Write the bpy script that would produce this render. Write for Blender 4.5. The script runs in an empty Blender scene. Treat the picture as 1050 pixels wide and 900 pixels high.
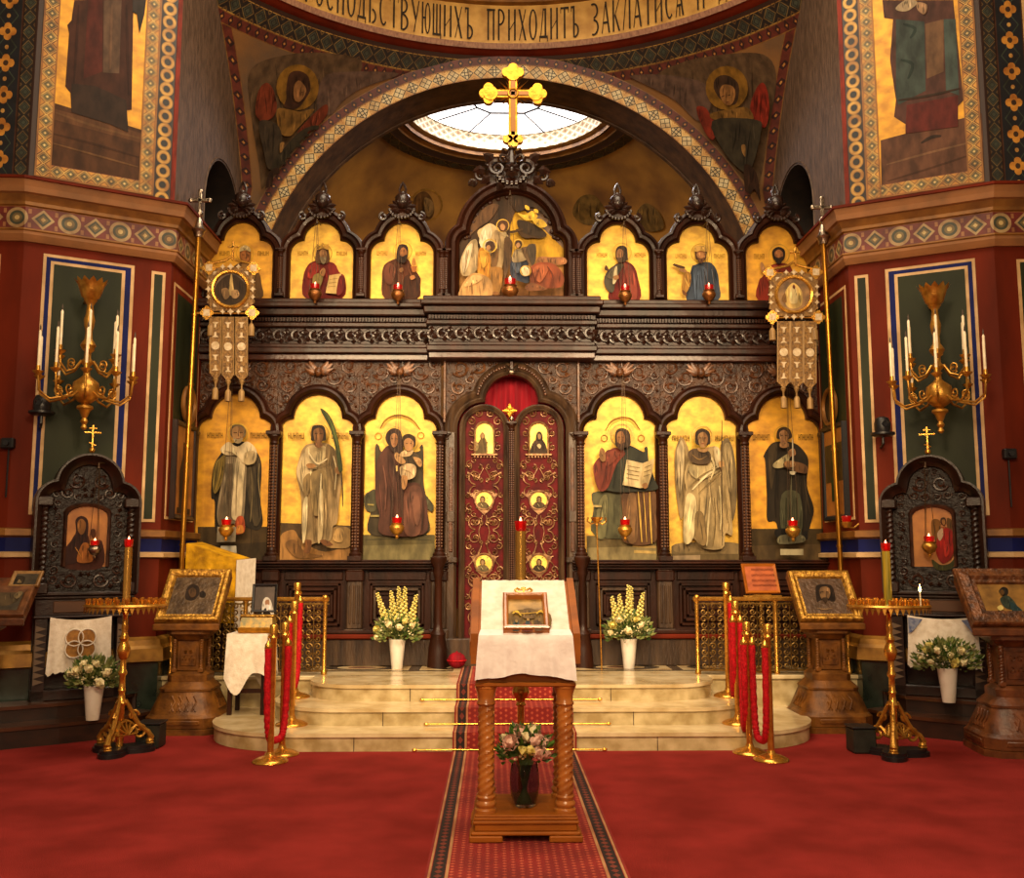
import bpy, bmesh, math, random
from mathutils import Vector as V, Matrix, geometry
from mathutils.bvhtree import BVHTree
PI = math.pi
RN = random.Random(11)
SC = bpy.context.scene
COL = SC.collection
# ------------------------------------------------------------------ camera model (used for measuring)
F = 1010.0
PITCH = math.atan(123 / F)
YAW = math.radians(.96)
CAM = V((-.165, 0, 1.6))
RM = Matrix.Rotation(-YAW, 3, 'Z') @ Matrix.Rotation(PI / 2 + PITCH, 3, 'X')
def ray(x, y): return RM @ V(((x - 525) / F, (450 - y) / F, -1))
def onP(x, y, o, n):
    d = ray(x, y); return CAM + d * ((V(o) - CAM).dot(V(n)) / d.dot(V(n)))
def atY(x, y, Y): return onP(x, y, (0, Y, 0), (0, 1, 0))
def atZ(x, y, z): return onP(x, y, (0, 0, z), (0, 0, 1))
cd = bpy.data.cameras.new('camera'); cam = bpy.data.objects.new('camera', cd); COL.objects.link(cam)
cam.matrix_world = Matrix.Translation(CAM) @ RM.to_4x4()
cd.sensor_fit = 'HORIZONTAL'; cd.sensor_width = 36; cd.lens = 36 * F / 1050; cd.clip_end = 200
SC.camera = cam
# ------------------------------------------------------------------ materials
def lin(h):
    if not isinstance(h, str): return tuple(h)[:3] + (1,)
    c = [int(h[i:i + 2], 16) / 255 for i in (0, 2, 4)]
    return tuple(x / 12.92 if x <= .04045 else ((x + .055) / 1.055) ** 2.4 for x in c) + (1,)
class E:                                  # tiny expression layer over shader math nodes
    def __init__(s, nt, k): s.nt = nt; s.k = k
    def op(s, o, b=None, c=None):
        n = s.nt.nodes.new('ShaderNodeMath'); n.operation = o
        for i, q in enumerate((s, b, c)):
            if q is None: continue
            if isinstance(q, E): s.nt.links.new(q.k, n.inputs[i])
            else: n.inputs[i].default_value = q
        return E(s.nt, n.outputs[0])
    def __add__(s, b): return s.op('ADD', b)
    def __sub__(s, b): return s.op('SUBTRACT', b)
    def __mul__(s, b): return s.op('MULTIPLY', b)
    def __truediv__(s, b): return s.op('DIVIDE', b)
    def fr(s): return s.op('FRACT')
    def ab(s): return s.op('ABSOLUTE')
    def lt(s, b): return s.op('LESS_THAN', b)
    def gt(s, b): return s.op('GREATER_THAN', b)
    def mn(s, b): return s.op('MINIMUM', b)
    def mx(s, b): return s.op('MAXIMUM', b)
    def sq(s): return s.op('POWER', 2.0)
def hyp(a, b): return (a * a + b * b).op('SQRT')
MATS = {}
def mat(name, col, rough=.5, metal=0, noise=None, bump=None, pat=None, emit=None, trans=0, coat=0, alpha=None, sheen=0, spec=None, ior=None):
    """noise=(scale, second colour, stretch xyz) bump=(scale, strength) pat=function(u,v,base)->colour layers"""
    if name in MATS: return MATS[name]
    m = bpy.data.materials.new(name); m.use_nodes = True; nt = m.node_tree
    b = nt.nodes['Principled BSDF']; L = nt.links.new
    b.inputs['Roughness'].default_value = rough; b.inputs['Metallic'].default_value = metal
    b.inputs['Transmission Weight'].default_value = trans; b.inputs['Coat Weight'].default_value = coat
    if spec is not None: b.inputs['Specular IOR Level'].default_value = spec
    if ior: b.inputs['IOR'].default_value = ior
    if sheen: b.inputs['Sheen Weight'].default_value = sheen
    tc = nt.nodes.new('ShaderNodeTexCoord')
    def mix(f, a, c):
        n = nt.nodes.new('ShaderNodeMix'); n.data_type = 'RGBA'
        for i, q in ((0, f), (6, a), (7, c)):
            if isinstance(q, E): L(q.k, n.inputs[i])
            elif hasattr(q, 'links') or isinstance(q, bpy.types.NodeSocket): L(q, n.inputs[i])
            elif i: n.inputs[i].default_value = lin(q)
            else: n.inputs[i].default_value = q
        return n.outputs[2]
    def tex(scale, st=(1, 1, 1), det=5, kind='ShaderNodeTexNoise'):
        mp = nt.nodes.new('ShaderNodeMapping'); mp.inputs['Scale'].default_value = st
        L(tc.outputs['Object'], mp.inputs['Vector'])
        n = nt.nodes.new(kind); n.inputs['Scale'].default_value = scale
        if 'Detail' in n.inputs: n.inputs['Detail'].default_value = det
        L(mp.outputs[0], n.inputs['Vector']); return n.outputs[0]
    c = None
    if pat:
        sp = nt.nodes.new('ShaderNodeSeparateXYZ'); L(tc.outputs['UV'], sp.inputs[0])
        u, v = E(nt, sp.outputs[0]), E(nt, sp.outputs[1])
        c = col
        for mask, cc in pat(u, v): c = mix(mask, c, cc)
    if noise:
        t = E(nt, tex(noise[0], noise[2] if len(noise) > 2 else (1, 1, 1)))
        k = ((t - .35) * 3.2).mx(0.0).mn(1.0)
        if c is None: c = mix(k, col, noise[1])
        else:
            n = nt.nodes.new('ShaderNodeMix'); n.data_type = 'RGBA'; n.blend_type = 'MULTIPLY'
            L((k * .8).k, n.inputs[0]); L(c, n.inputs[6]); n.inputs[7].default_value = lin(noise[1]); c = n.outputs[2]
    if c is None: b.inputs['Base Color'].default_value = lin(col)
    else: L(c, b.inputs['Base Color'])
    if bump:
        bn = nt.nodes.new('ShaderNodeBump'); bn.inputs['Strength'].default_value = bump[1]; bn.inputs['Distance'].default_value = .02
        L(tex(bump[0], bump[2] if len(bump) > 2 else (1, 1, 1), 4), bn.inputs['Height']); L(bn.outputs[0], b.inputs['Normal'])
    if emit:
        b.inputs['Emission Color'].default_value = lin(emit[0]); b.inputs['Emission Strength'].default_value = emit[1]
    if alpha is not None: b.inputs['Alpha'].default_value = alpha
    MATS[name] = m; return m
def paintmat(h):
    f = lambda q: ''.join('%02x' % int(int(h[i:i + 2], 16) * q) for i in (0, 2, 4))
    return mat('paint_' + h, f(.9), .55, 0, (11, f(.62), (1, 1, .45)), spec=.15)
# ---- painted ornament patterns (u along the band in band widths, v across 0..1)
def p_diamond(u, v):
    a = (u.fr() - .5).ab(); b = (v - .5).ab(); d = a + b; e = (d - .56).ab()
    return [((d - .63).ab().lt(.04), '33200c'), ((d - .51).ab().lt(.035), 'd8b25a'), (d.lt(.475), '332a14'), (d.lt(.41), 'b08c48'), (d.lt(.33), '4c4c30'), (d.lt(.2), '7a6c40'), (d.lt(.09), 'e4cc84'), (b.gt(.465), '6b2314')]
def p_ring(u, v):
    r = hyp(u.fr() - .5, v - .5)
    return [((r - .38).ab().lt(.13), 'a87e30'), ((r - .38).ab().lt(.04), 'c49a46'), (r.lt(.2), '0d0d10')]
def p_rosette(u, v):
    a = (u.fr() - .5).ab(); b = (v - .5).ab()
    k = hyp(a - .15, b).lt(.13).mx(hyp(a, b - .17).lt(.13)); x = (u + .5).fr()
    c = hyp((x - .5), v - .5)
    return [((a - b * 1.2 - .1).ab().lt(.02), '3b4a3a'), (k, 'c1852f'), (hyp(a, b).lt(.09), '3a240c'), (c.lt(.07), 'b98f49'), (b.gt(.45), '43240f')]
def p_frieze(u, v):
    par = ((u * .5).fr()).lt(.5); a = (u.fr() - .5).ab(); b = (v - .5).ab(); r = hyp(a, b); d = a + b
    f = d * par + r * (par * -1.0 + 1.0)
    return [(b.gt(.46), '8f5a2c'), (f.lt(.44), 'a98f63'), (f.lt(.31), '3f4434'), (f.lt(.2), '70603a'), (f.lt(.1), 'c0aa70'), ((a.gt(.44)) * ((b - .3).ab().lt(.1)), '9a6a40')]
def p_arch(u, v):
    a = (u.fr() - .5).ab(); b = (v - .5).ab(); d = a + b
    par = ((u * .5).fr()).lt(.5)
    x = ((a - b).ab().lt(.035)) * par; y = (((a - .12).ab().lt(.03)).mx((b - .12).ab().lt(.03))) * (par * -1.0 + 1.0)
    return [(b.gt(.44), '8a5a22'), ((d - .72).ab().lt(.03), 'c08f3c'), (d.lt(.5), '2e2a1c'), (d.lt(.42), 'c9b98f'), ((x.mx(y)) * d.lt(.42), '2e2a1c'), ((d - .88).ab().lt(.05), 'b07a30')]
def p_saw(u, v):
    a = (u.fr() - .5).ab(); b = (v - .5).ab()
    return [((a * 1.6 + b - .35).ab().lt(.12), '2a0f08'), (b.gt(.42), '7a5420'), ((a + b).lt(.12), 'b0803c')]
def p_ringdark(u, v):
    a = (u.fr() - .5).ab(); b = (v - .5).ab(); d = a + b
    return [((d - .44).ab().lt(.04), '6b5a34'), (d.lt(.34), '3a4034'), ((d - .2).ab().lt(.03), '0f0d0a'), (b.gt(.45), 'a07c3a'), ((d - .8).ab().lt(.05), '5c4422')]
def p_lattice(u, v):
    a = ((u + v).fr() - .5).ab(); b = ((u - v).fr() - .5).ab()
    return [((a.lt(.12)).mx(b.lt(.12)), 'f4e6c4'), ((a.gt(.36)) * (b.gt(.36)), '9a6a48'), (((a.gt(.36)) * (b.gt(.36))) * (u * .5).fr().lt(.5), '6a7a60')]
def p_runner(u, v):                        # u metres along, v metres across, -.52...52
    x = v.ab(); a = ((v * 22.0).fr() - .5).ab(); b = ((u * 22.0 + (v * 11.0).fr().lt(.5) * .5).fr() - .5).ab()
    k = ((u * 14.0).fr() - .5).ab()
    return [((a + b).lt(.3) * x.lt(.4), 'c0563a'), ((x - .455).ab().lt(.035), '25140f'), (((x - .455).ab() + k * .05).lt(.022), '7a3526'),
            ((x - .41).ab().lt(.008), 'b98a5c'), ((x - .5).ab().lt(.006), 'b98a5c'), ((x - .425).ab().lt(.004), '2a120d')]
def p_inlay(u, v):
    a = (u.fr() - .5).ab(); b = (v - .5).ab(); r = hyp(a, b)
    return [(b.gt(.4), '2c2418'), (((r - .3).ab()).lt(.07), '2c2418'), (r.lt(.13), '7a4a30'), ((a.gt(.45)), '4a3a28')]
WOOD = mat('dark_carved_wood', '34170a', .4, 0, (7, '1c0b05', (1, 1, .15)), (40, .15, (1, 1, .3)), coat=.05, spec=.25)
WOODR = mat('reddish_dark_wood', '48200f', .32, 0, (6, '2a1008', (1, 1, .15)), (30, .2), coat=.12)
WOODG = mat('worn_greyish_wood', '4c3826', .38, 0, (14, '26180f', (1, 1, .12)), (50, .3, (1, 1, .2)), coat=.15)
CARVE = mat('carved_relief_wood', '5e3820', .38, 0, (12, '3a1f0e'), (35, .3), coat=.1, spec=.4)  # relief lighter than the spandrel ground, its highlight put into the colour
KIOSKW = mat('black_brown_wood', '2a140b', .36, 0, (9, '150a05', (1, 1, .2)), (60, .12), spec=.45)
KIOSKG = mat('carved_dark_ground', '1a0c06', .5, 0, (14, '0e0603'), (26, 1.0), spec=.4)
GOLDM = mat('gilded_moulding', 'b08030', .42, .4, (6, '7a5218'))
CHAINM = mat('dark_chain', '3e2a14', .45, .5)
COPPER = mat('aged_copper', '9a6434', .34, .75, (16, '5e3816'), (60, .2))
OAK = mat('honey_oak', '9c5716', .5, 0, (9, '7a4210', (.3, 1, 1)), (60, .08), spec=.2)
OAKH = mat('honey_oak_turned', 'b26d2c', .28, 0, (9, '8d5020'), (60, .1), coat=.3)
PEDW = mat('gilded_walnut', '7e4e18', .45, .15, (8, '4e2d0e'), (45, .25), spec=.4)
PEDD = mat('old_walnut', '6e3d1c', .4, 0, (8, '40210e'), (35, .2), coat=.12)
BRASS = mat('brass', 'e2ac4e', .26, .85, (20, 'c08432'), (80, .06))
BRASSD = mat('antique_brass', 'cc9840', .34, .75, (14, '9a6a26'), (70, .15))
GILT = mat('gilt_frame', 'c8983e', .36, .7, (26, '7a521c'), (50, .6))
GOLDC = mat('bright_gilt', 'd8982c', .32, .8, (14, 'a5701c'), (40, .2))
SILVER = mat('silvered_metal', 'b9a894', .3, 1, (20, '75685a'), (60, .3))
GOLD = mat('gold_leaf', 'd8ae3a', .45, .25, (9, 'ae842a', (1, 1, 1.4)), (30, .05))
GOLDO = mat('gold_leaf_deep', 'd69d26', .45, .25, (7, 'a8741c', (1, 1, 1.4)), (30, .05))
CREAM = mat('cream_line', 'cda876', .55, 0, (5, 'a88250'))
CREAMP = mat('cream_plaster', '946238', .6, 0, (4, '7a5230'), spec=.3)
OCHRE = mat('ochre_line', '8e5f24', .5, .2, (6, '6a4216'))
BLUE = mat('ultramarine_paint', '0f1758', .6, 0, (5, '0b1146'), spec=.15)
GREEN = mat('dark_green_panel', '272c17', .55, 0, (3, '1b2010', (1, 1, .5)), spec=.2)
REDW = mat('oxblood_panelling', '6a210b', .65, 0, (3, '501807', (1, 1, .3)), spec=.12)
GMARBLE = mat('green_marble', '2f3a30', .25, 0, (6, '18211b'), coat=.2)
BROCADE = mat('grey_brown_brocade', '665040', .6, 0, (9, '47372b', (3, 3, .8)), (14, .5, (1, 1, .4)), spec=.3)
BROWNV = mat('brown_vault', '5e3f20', .6, 0, (6, '38220f'), (14, .25))
CONCH = mat('golden_brown_fresco', '9c6a22', .55, 0, (1.3, '5f3a12'), (10, .15))
PENDB = mat('fresco_ground', '7e5424', .6, 0, (1.2, '54402c'), (10, .15))
PINKM = mat('pinkish_cornice', '9d7458', .55, 0, (40, '7a5240', (1, 1, .2)))
DARKB = mat('dark_brown_band', '2c160c', .5)
MARBLE = mat('cream_marble', 'dcc9a0', .22, 0, (3.5, 'b29a6c'), coat=.25)
MARBLEE = mat('worn_marble_riser', 'c9b78c', .35, 0, (7, '9c8658'))
REDGLASS = mat('red_glass', '7a0a0e', .12, 0, emit=('ff1808', .16), trans=.4, coat=.4)
FLAME = mat('candle_flame', 'ffd890', .5, 0, emit=('ffc060', 30))
FLAMER = mat('flame_in_red_glass', 'ff9070', .5, 0, emit=('ff8a60', 9))
WAX = mat('wax', 'efe2c6', .45, 0, (10, 'dcc8a0'))
TIP = mat('candle_tip', '4a3c30', .6)
CARPET = mat('red_carpet', '8c2a26', .95, 0, (2.2, '74201b'), (180, .5), spec=.1)
ROPE = mat('crimson_velvet', 'c0121e', .7, 0, (60, '90060f'), (90, .5, (1, 1, .3)), spec=.2)
BLACK = mat('black_plastic', '17161a', .4, 0, (30, '0c0c0e'))
CHARC = mat('dark_green_box', '23251f', .5, 0, (12, '14160f'))
LINEN = mat('white_linen', 'eadfce', .75, 0, (18, 'd3c4ae'), (90, .25), sheen=.2)
DAMASK = mat('white_damask', 'efe6d8', .6, 0, (14, 'd8cbb8'), (30, .35), sheen=.3)
VASEW = mat('white_glaze', 'eee6da', .3, 0, (6, 'd8ccbb'), coat=.3)
YCLOTH = mat('yellow_brocade_cloth', 'd09c16', .55, 0, (8, '8a6210'), (25, .3), spec=.15)
CURT = mat('crimson_curtain', '8e0a1c', .75, 0, (8, '6b0614', (4, 1, .3)), spec=.2)
DOORP = mat('dark_crimson_panel', '4a0d0c', .5, 0, (10, '2c0706'))
DOORS = mat('worn_gilt_scroll', 'a07a52', .35, .45, (18, '5c3a22'))
LEAF = mat('leaf_green', '4e6c2a', .5, 0, (20, '34501a'))
LEAFL = mat('sage_leaf', '949a5c', .55, 0, (20, '687238'))
PETALW = mat('ivory_petals', 'f3e8c0', .6, 0, (30, 'd6c88c'))
PETALY = mat('pale_yellow_petals', 'e9dc8a', .6, 0, (30, 'c2b04a'))
PETALP = mat('blush_petals', 'e9c8b4', .6, 0, (30, 'd29f8c'))
STEMM = mat('stem_green', '56682a', .6, 0, (20, '34441a'))
GLASSD = mat('smoked_glass', 'b8b6c4', .03, 0, trans=1, ior=1.2)
DARK = mat('dark_void', '0c0705', .8)
IRON = mat('bronzed_iron', '8a6a32', .4, .7, (16, '5a4220'), (50, .2))
ORN_D = mat('orn_diamond', 'c08a34', .5, .1, pat=p_diamond, noise=(8, 'a07a50'))
ORN_R = mat('orn_rings', '17120c', .5, .1, pat=p_ring, noise=(8, 'a07a50'))
ORN_F = mat('orn_rosette', '10121a', .5, 0, pat=p_rosette, noise=(8, 'a07a50'))
ORN_Z = mat('orn_frieze', '6a2016', .5, 0, pat=p_frieze, noise=(8, 'a07a50'))
ORN_A = mat('orn_arch', 'd2b070', .5, 0, pat=p_arch, noise=(8, 'c0a070'))
ORN_S = mat('orn_saw', '5c2416', .55, 0, pat=p_saw, noise=(8, 'a07a50'))
ORN_K = mat('orn_dark', '1c140e', .55, 0, pat=p_ringdark, noise=(8, 'a07a50'))
ORN_L = mat('orn_lattice', 'b9a27c', .6, 0, pat=p_lattice)
RUNNER = mat('runner_weave', '8c1c14', .9, 0, pat=p_runner, noise=(3, 'c09080'), bump=(200, .5))
INLAY = mat('inlaid_marble', 'cdb88c', .25, 0, pat=p_inlay, noise=(5, 'c0a070'), coat=.2)
GTEXT = mat('gold_text_ground', 'c79a48', .45, .15, (5, 'a4762c'))
INK = mat('lettering_ink', '35291a', .6, 0, (20, '261c10'), spec=.2)
# ------------------------------------------------------------------ mesh building
class MB:
    def __init__(s): s.v = []; s.f = []; s.m = []; s.s = []; s.uv = {}; s.T = None
    def add(s, vs, fs, m=0, sm=False, uvs=None):
        b = len(s.v)
        s.v += [(s.T @ V(p) if s.T else V(p)) for p in vs]
        for f in fs:
            if uvs: s.uv[len(s.f)] = [uvs[k] for k in f]
            s.f.append([b + k for k in f]); s.m.append(m); s.s.append(sm)
        return s
    def box(s, x0, x1, y0, y1, z0, z1, m=0, ch=0):
        if x0 > x1: x0, x1 = x1, x0
        if y0 > y1: y0, y1 = y1, y0
        if z0 > z1: z0, z1 = z1, z0
        ch = min(ch, (x1 - x0) * .4, (y1 - y0) * .4, (z1 - z0) * .4)
        X, Y, Z = (x0, x1), (y0, y1), (z0, z1)
        if ch <= 0:
            vs = [(X[i], Y[j], Z[k]) for i in (0, 1) for j in (0, 1) for k in (0, 1)]
            return s.add(vs, [(0, 1, 3, 2), (4, 6, 7, 5), (0, 4, 5, 1), (2, 3, 7, 6), (0, 2, 6, 4), (1, 5, 7, 3)], m)
        vs = []; ix = {}
        for i in (0, 1):
            for j in (0, 1):
                for k in (0, 1):
                    q = [X[i], Y[j], Z[k]]; sg = (1 - 2 * i, 1 - 2 * j, 1 - 2 * k)
                    for a in range(3):
                        p = [q[t] + (sg[t] * ch if t != a else 0) for t in range(3)]
                        ix[i, j, k, a] = len(vs); vs.append(p)
        fs = []
        for a in range(3):
            b, c = (a + 1) % 3, (a + 2) % 3
            for h in (0, 1):
                loop = []
                for (p, q) in ((0, 0), (1, 0), (1, 1), (0, 1)):
                    t = [0, 0, 0]; t[a] = h; t[b] = p; t[c] = q; loop.append(ix[t[0], t[1], t[2], a])
                fs.append(loop)
            for p in (0, 1):
                for q in (0, 1):
                    t0 = [0, 0, 0]; t0[b] = p; t0[c] = q; t1 = list(t0); t1[a] = 1
                    fs.append([ix[(*t0, b)], ix[(*t1, b)], ix[(*t1, c)], ix[(*t0, c)]])
        for i in (0, 1):
            for j in (0, 1):
                for k in (0, 1): fs.append([ix[i, j, k, 0], ix[i, j, k, 1], ix[i, j, k, 2]])
        return s.add(vs, fs, m)
    def lathe(s, prof, c=(0, 0, 0), n=16, m=0, a0=0, a1=2 * PI, sm=True, cap=True):
        full = abs(a1 - a0 - 2 * PI) < 1e-6; k = n if full else n + 1
        vs = []; fs = []; L = len(prof)
        for i in range(k):
            a = a0 + (a1 - a0) * i / n
            for r, z in prof: vs.append((c[0] + r * math.cos(a), c[1] + r * math.sin(a), c[2] + z))
        for i in range(n):
            j = (i + 1) % k
            for t in range(L - 1): fs.append((i * L + t, j * L + t, j * L + t + 1, i * L + t + 1))
        s.add(vs, fs, m, sm)
        if full and cap:
            b = len(s.v) - len(vs)
            for t, r in ((0, prof[0][0]), (L - 1, prof[-1][0])):
                if r > 1e-4: s.f.append([b + i * L + t for i in range(k)]); s.m.append(m); s.s.append(False)
        return s
    def tube(s, pts, r, n=6, m=0, cap=True, closed=False, flat=1, sm=True):
        pts = [V(p) for p in pts]; N = len(pts); vs = []; fs = []; nrm = None
        for i, p in enumerate(pts):
            if closed: t = pts[(i + 1) % N] - pts[i - 1]
            else: t = pts[min(i + 1, N - 1)] - pts[max(i - 1, 0)]
            t = t.normalized() if t.length > 1e-9 else V((0, 0, 1))
            if nrm is None: nrm = t.orthogonal().normalized()
            nrm = nrm - t * nrm.dot(t); nrm = nrm.normalized() if nrm.length > 1e-6 else t.orthogonal().normalized()
            b = t.cross(nrm); rr = r[i] if isinstance(r, (list, tuple)) else r
            for k in range(n):
                a = 2 * PI * k / n; vs.append(p + nrm * (math.cos(a) * rr) + b * (math.sin(a) * rr * flat))
        for i in range(N if closed else N - 1):
            j = (i + 1) % N
            for k in range(n): fs.append((i * n + k, i * n + (k + 1) % n, j * n + (k + 1) % n, j * n + k))
        if cap and not closed: fs += [list(range(n))[::-1], [(N - 1) * n + k for k in range(n)]]
        return s.add(vs, fs, m, sm)
    def sph(s, c, r, n=10, m=0, sc=(1, 1, 1)):
        c = V(c); h = max(4, n // 2); vs = []; fs = []
        for i in range(h + 1):
            t = PI * i / h
            for k in range(n):
                a = 2 * PI * k / n
                vs.append((c[0] + r * sc[0] * math.sin(t) * math.cos(a), c[1] + r * sc[1] * math.sin(t) * math.sin(a), c[2] + r * sc[2] * math.cos(t)))
        for i in range(h):
            for k in range(n): fs.append((i * n + k, (i + 1) * n + k, (i + 1) * n + (k + 1) % n, i * n + (k + 1) % n))
        return s.add(vs, fs, m, True)
    def poly(s, pts, m=0, uvs=None):
        pts = [V(p) for p in pts]
        tr = geometry.tessellate_polygon([pts]); return s.add(pts, [tuple(t) for t in tr], m, False, uvs)
    def prism(s, p2, fn, d0, d1, m=0, sm=False):       # fn(a,b,d)->xyz
        n = len(p2); A = [V(fn(a, b, d0)) for a, b in p2]; B = [V(fn(a, b, d1)) for a, b in p2]
        tr = geometry.tessellate_polygon([[V((a, b, 0)) for a, b in p2]])
        s.add(A, [tuple(t) for t in tr], m); s.add(B, [tuple(t)[::-1] for t in tr], m)
        return s.add(A + B, [(i, (i + 1) % n, n + (i + 1) % n, n + i) for i in range(n)], m, sm)
    def loft(s, cs, m=0, sm=True, closed=False, uvs=None):
        n = len(cs[0]); vs = [p for c in cs for p in c]; fs = []
        for i in range(len(cs) - 1):
            for k in range(n if closed else n - 1):
                q = (k + 1) % n; fs.append((i * n + k, i * n + q, (i + 1) * n + q, (i + 1) * n + k))
        return s.add(vs, fs, m, sm, uvs)
    def build(s, name, mats, parent=None, local=False, **tags):
        me = bpy.data.meshes.new(name)
        me.from_pydata([tuple(v) for v in s.v], [], s.f)
        for m in (mats if isinstance(mats, (list, tuple)) else [mats]): me.materials.append(m)
        me.polygons.foreach_set('material_index', s.m); me.polygons.foreach_set('use_smooth', s.s)
        if s.uv:
            ul = me.uv_layers.new(name='UVMap')
            for i, q in s.uv.items():
                for li, w in zip(me.polygons[i].loop_indices, q): ul.data[li].uv = w
        me.update()
        bm = bmesh.new(); bm.from_mesh(me); bmesh.ops.recalc_face_normals(bm, faces=bm.faces); bm.to_mesh(me); bm.free()
        if any(s.s): me.set_sharp_from_angle(angle=math.radians(42))
        o = bpy.data.objects.new(name, me); COL.objects.link(o)
        if parent:
            o.parent = parent
            if not local:
                w = V((0, 0, 0)); p = parent
                while p: w += p.location; p = p.parent
                o.location = -w
        for k, v in tags.items(): o[k] = v
        return o
def thing(name, label, cat, loc=(0, 0, 0), rz=0, group=None, kind=None):
    o = bpy.data.objects.new(name, None); COL.objects.link(o); o.location = loc; o.rotation_euler = (0, 0, rz)
    o.empty_display_size = .1; o['label'] = label; o['category'] = cat
    if group: o['group'] = group
    if kind: o['kind'] = kind
    return o
def dup(root, loc, rz, label, group=None, sx=1):
    def cp(o, par):
        c = o.copy(); COL.objects.link(c)
        if par: c.parent = par
        for ch in o.children: cp(ch, c)
        return c
    r = cp(root, None); r.location = loc; r.rotation_euler = (0, 0, rz); r['label'] = label
    if group: r['group'] = group
    return r
def copy_part(o, parent, loc, rz=0):
    c = o.copy(); COL.objects.link(c); c.parent = parent; c.location = loc; c.rotation_euler = (0, 0, rz); return c
# ------------------------------------------------------------------ painting (flat painted figures on real panels)
def catmull(p, k=4):
    n = len(p); out = []
    for i in range(n):
        a, b, c, d = p[i - 1], p[i], p[(i + 1) % n], p[(i + 2) % n]
        for j in range(k):
            t = j / k
            out.append(tuple(.5 * (2 * b[q] + (c[q] - a[q]) * t + (2 * a[q] - 5 * b[q] + 4 * c[q] - d[q]) * t * t + (3 * b[q] - a[q] - 3 * c[q] + d[q]) * t ** 3) for q in (0, 1)))
    return out
def layers(txt, crop):
    """lines: 'hex x,y x,y..' smooth polygon | '!hex ..' straight | '/w hex ..' stroke | 'o hex cx,cy,rx,ry' ellipse | 'r hex cx,cy,r,w' ring | 't hex x0,x1,y,h,n' small lettering"""
    x0, y0, k = crop; out = []
    for ln in txt.strip().split('\n'):
        w = ln.split()
        if not w: continue
        if w[0] == 'o':
            a, b, rx, ry = map(float, w[2].split(',')); polys = [[(a + rx * math.cos(q * PI / 10), b + ry * math.sin(q * PI / 10)) for q in range(20)]]; h = w[1]
        elif w[0] == 'r':
            a, b, r, t = map(float, w[2].split(',')); h = w[1]; polys = []
            for q in range(24):
                e, f = q * PI / 12, (q + 1) * PI / 12
                polys.append([(a + (r - t) * math.cos(e), b + (r - t) * math.sin(e)), (a + r * math.cos(e), b + r * math.sin(e)), (a + r * math.cos(f), b + r * math.sin(f)), (a + (r - t) * math.cos(f), b + (r - t) * math.sin(f))])
        elif w[0] == 't':
            a, b, y, hh, n = map(float, w[2].split(',')); h = w[1]; polys = []; n = int(n); st = (b - a) / n
            for q in range(n):
                x = a + q * st; kk = (q * 7 + int(a)) % 4; e = st * .22
                polys.append([(x, y), (x + e, y), (x + e, y + hh), (x, y + hh)])
                polys.append([(x + st * .55, y), (x + st * .55 + e, y), (x + st * .55 + e, y + hh), (x + st * .55, y + hh)])
                yy = y + hh * (0, .42, .85, .42)[kk]; polys.append([(x, yy), (x + st * .7, yy), (x + st * .7, yy + hh * .15), (x, yy + hh * .15)])
        elif w[0][0] == '/':
            wd = float(w[0][1:]) / 2; h = w[1]; p = [tuple(map(float, q.split(','))) for q in w[2:]]
            L = []; Rr = []
            if len(p) > 2:
                q = []
                for i in range(len(p) - 1):
                    a, b, c, d = p[max(i - 1, 0)], p[i], p[i + 1], p[min(i + 2, len(p) - 1)]
                    for j in range(4):
                        t = j / 4; q.append(tuple(.5 * (2 * b[z] + (c[z] - a[z]) * t + (2 * a[z] - 5 * b[z] + 4 * c[z] - d[z]) * t * t + (3 * b[z] - a[z] - 3 * c[z] + d[z]) * t ** 3) for z in (0, 1)))
                p = q + [p[-1]]
            N = len(p)
            for i in range(N):
                a, b = p[max(i - 1, 0)], p[min(i + 1, N - 1)]; dx, dy = b[0] - a[0], b[1] - a[1]; q = math.hypot(dx, dy) or 1
                tw = wd * (1 if N < 3 else .35 + .65 * math.sin(PI * (i + .6) / (N + .2)))
                L.append((p[i][0] - dy / q * tw, p[i][1] + dx / q * tw)); Rr.append((p[i][0] + dy / q * tw, p[i][1] - dx / q * tw))
            polys = [[L[i], L[i + 1], Rr[i + 1], Rr[i]] for i in range(N - 1)]
        else:
            st = w[0][0] == '!'; h = w[0].lstrip('!'); p = [tuple(map(float, q.split(','))) for q in w[1:]]; polys = [p if st else catmull(p)]
        out.append((h, [[(x0 + x / k, y0 + y / k) for x, y in q] for q in polys]))
        if w[0][0] not in 'ortw/!' and len(w[0]) == 6 and len(polys) == 1: out += folds(h, polys[0], crop)
    return out
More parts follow.
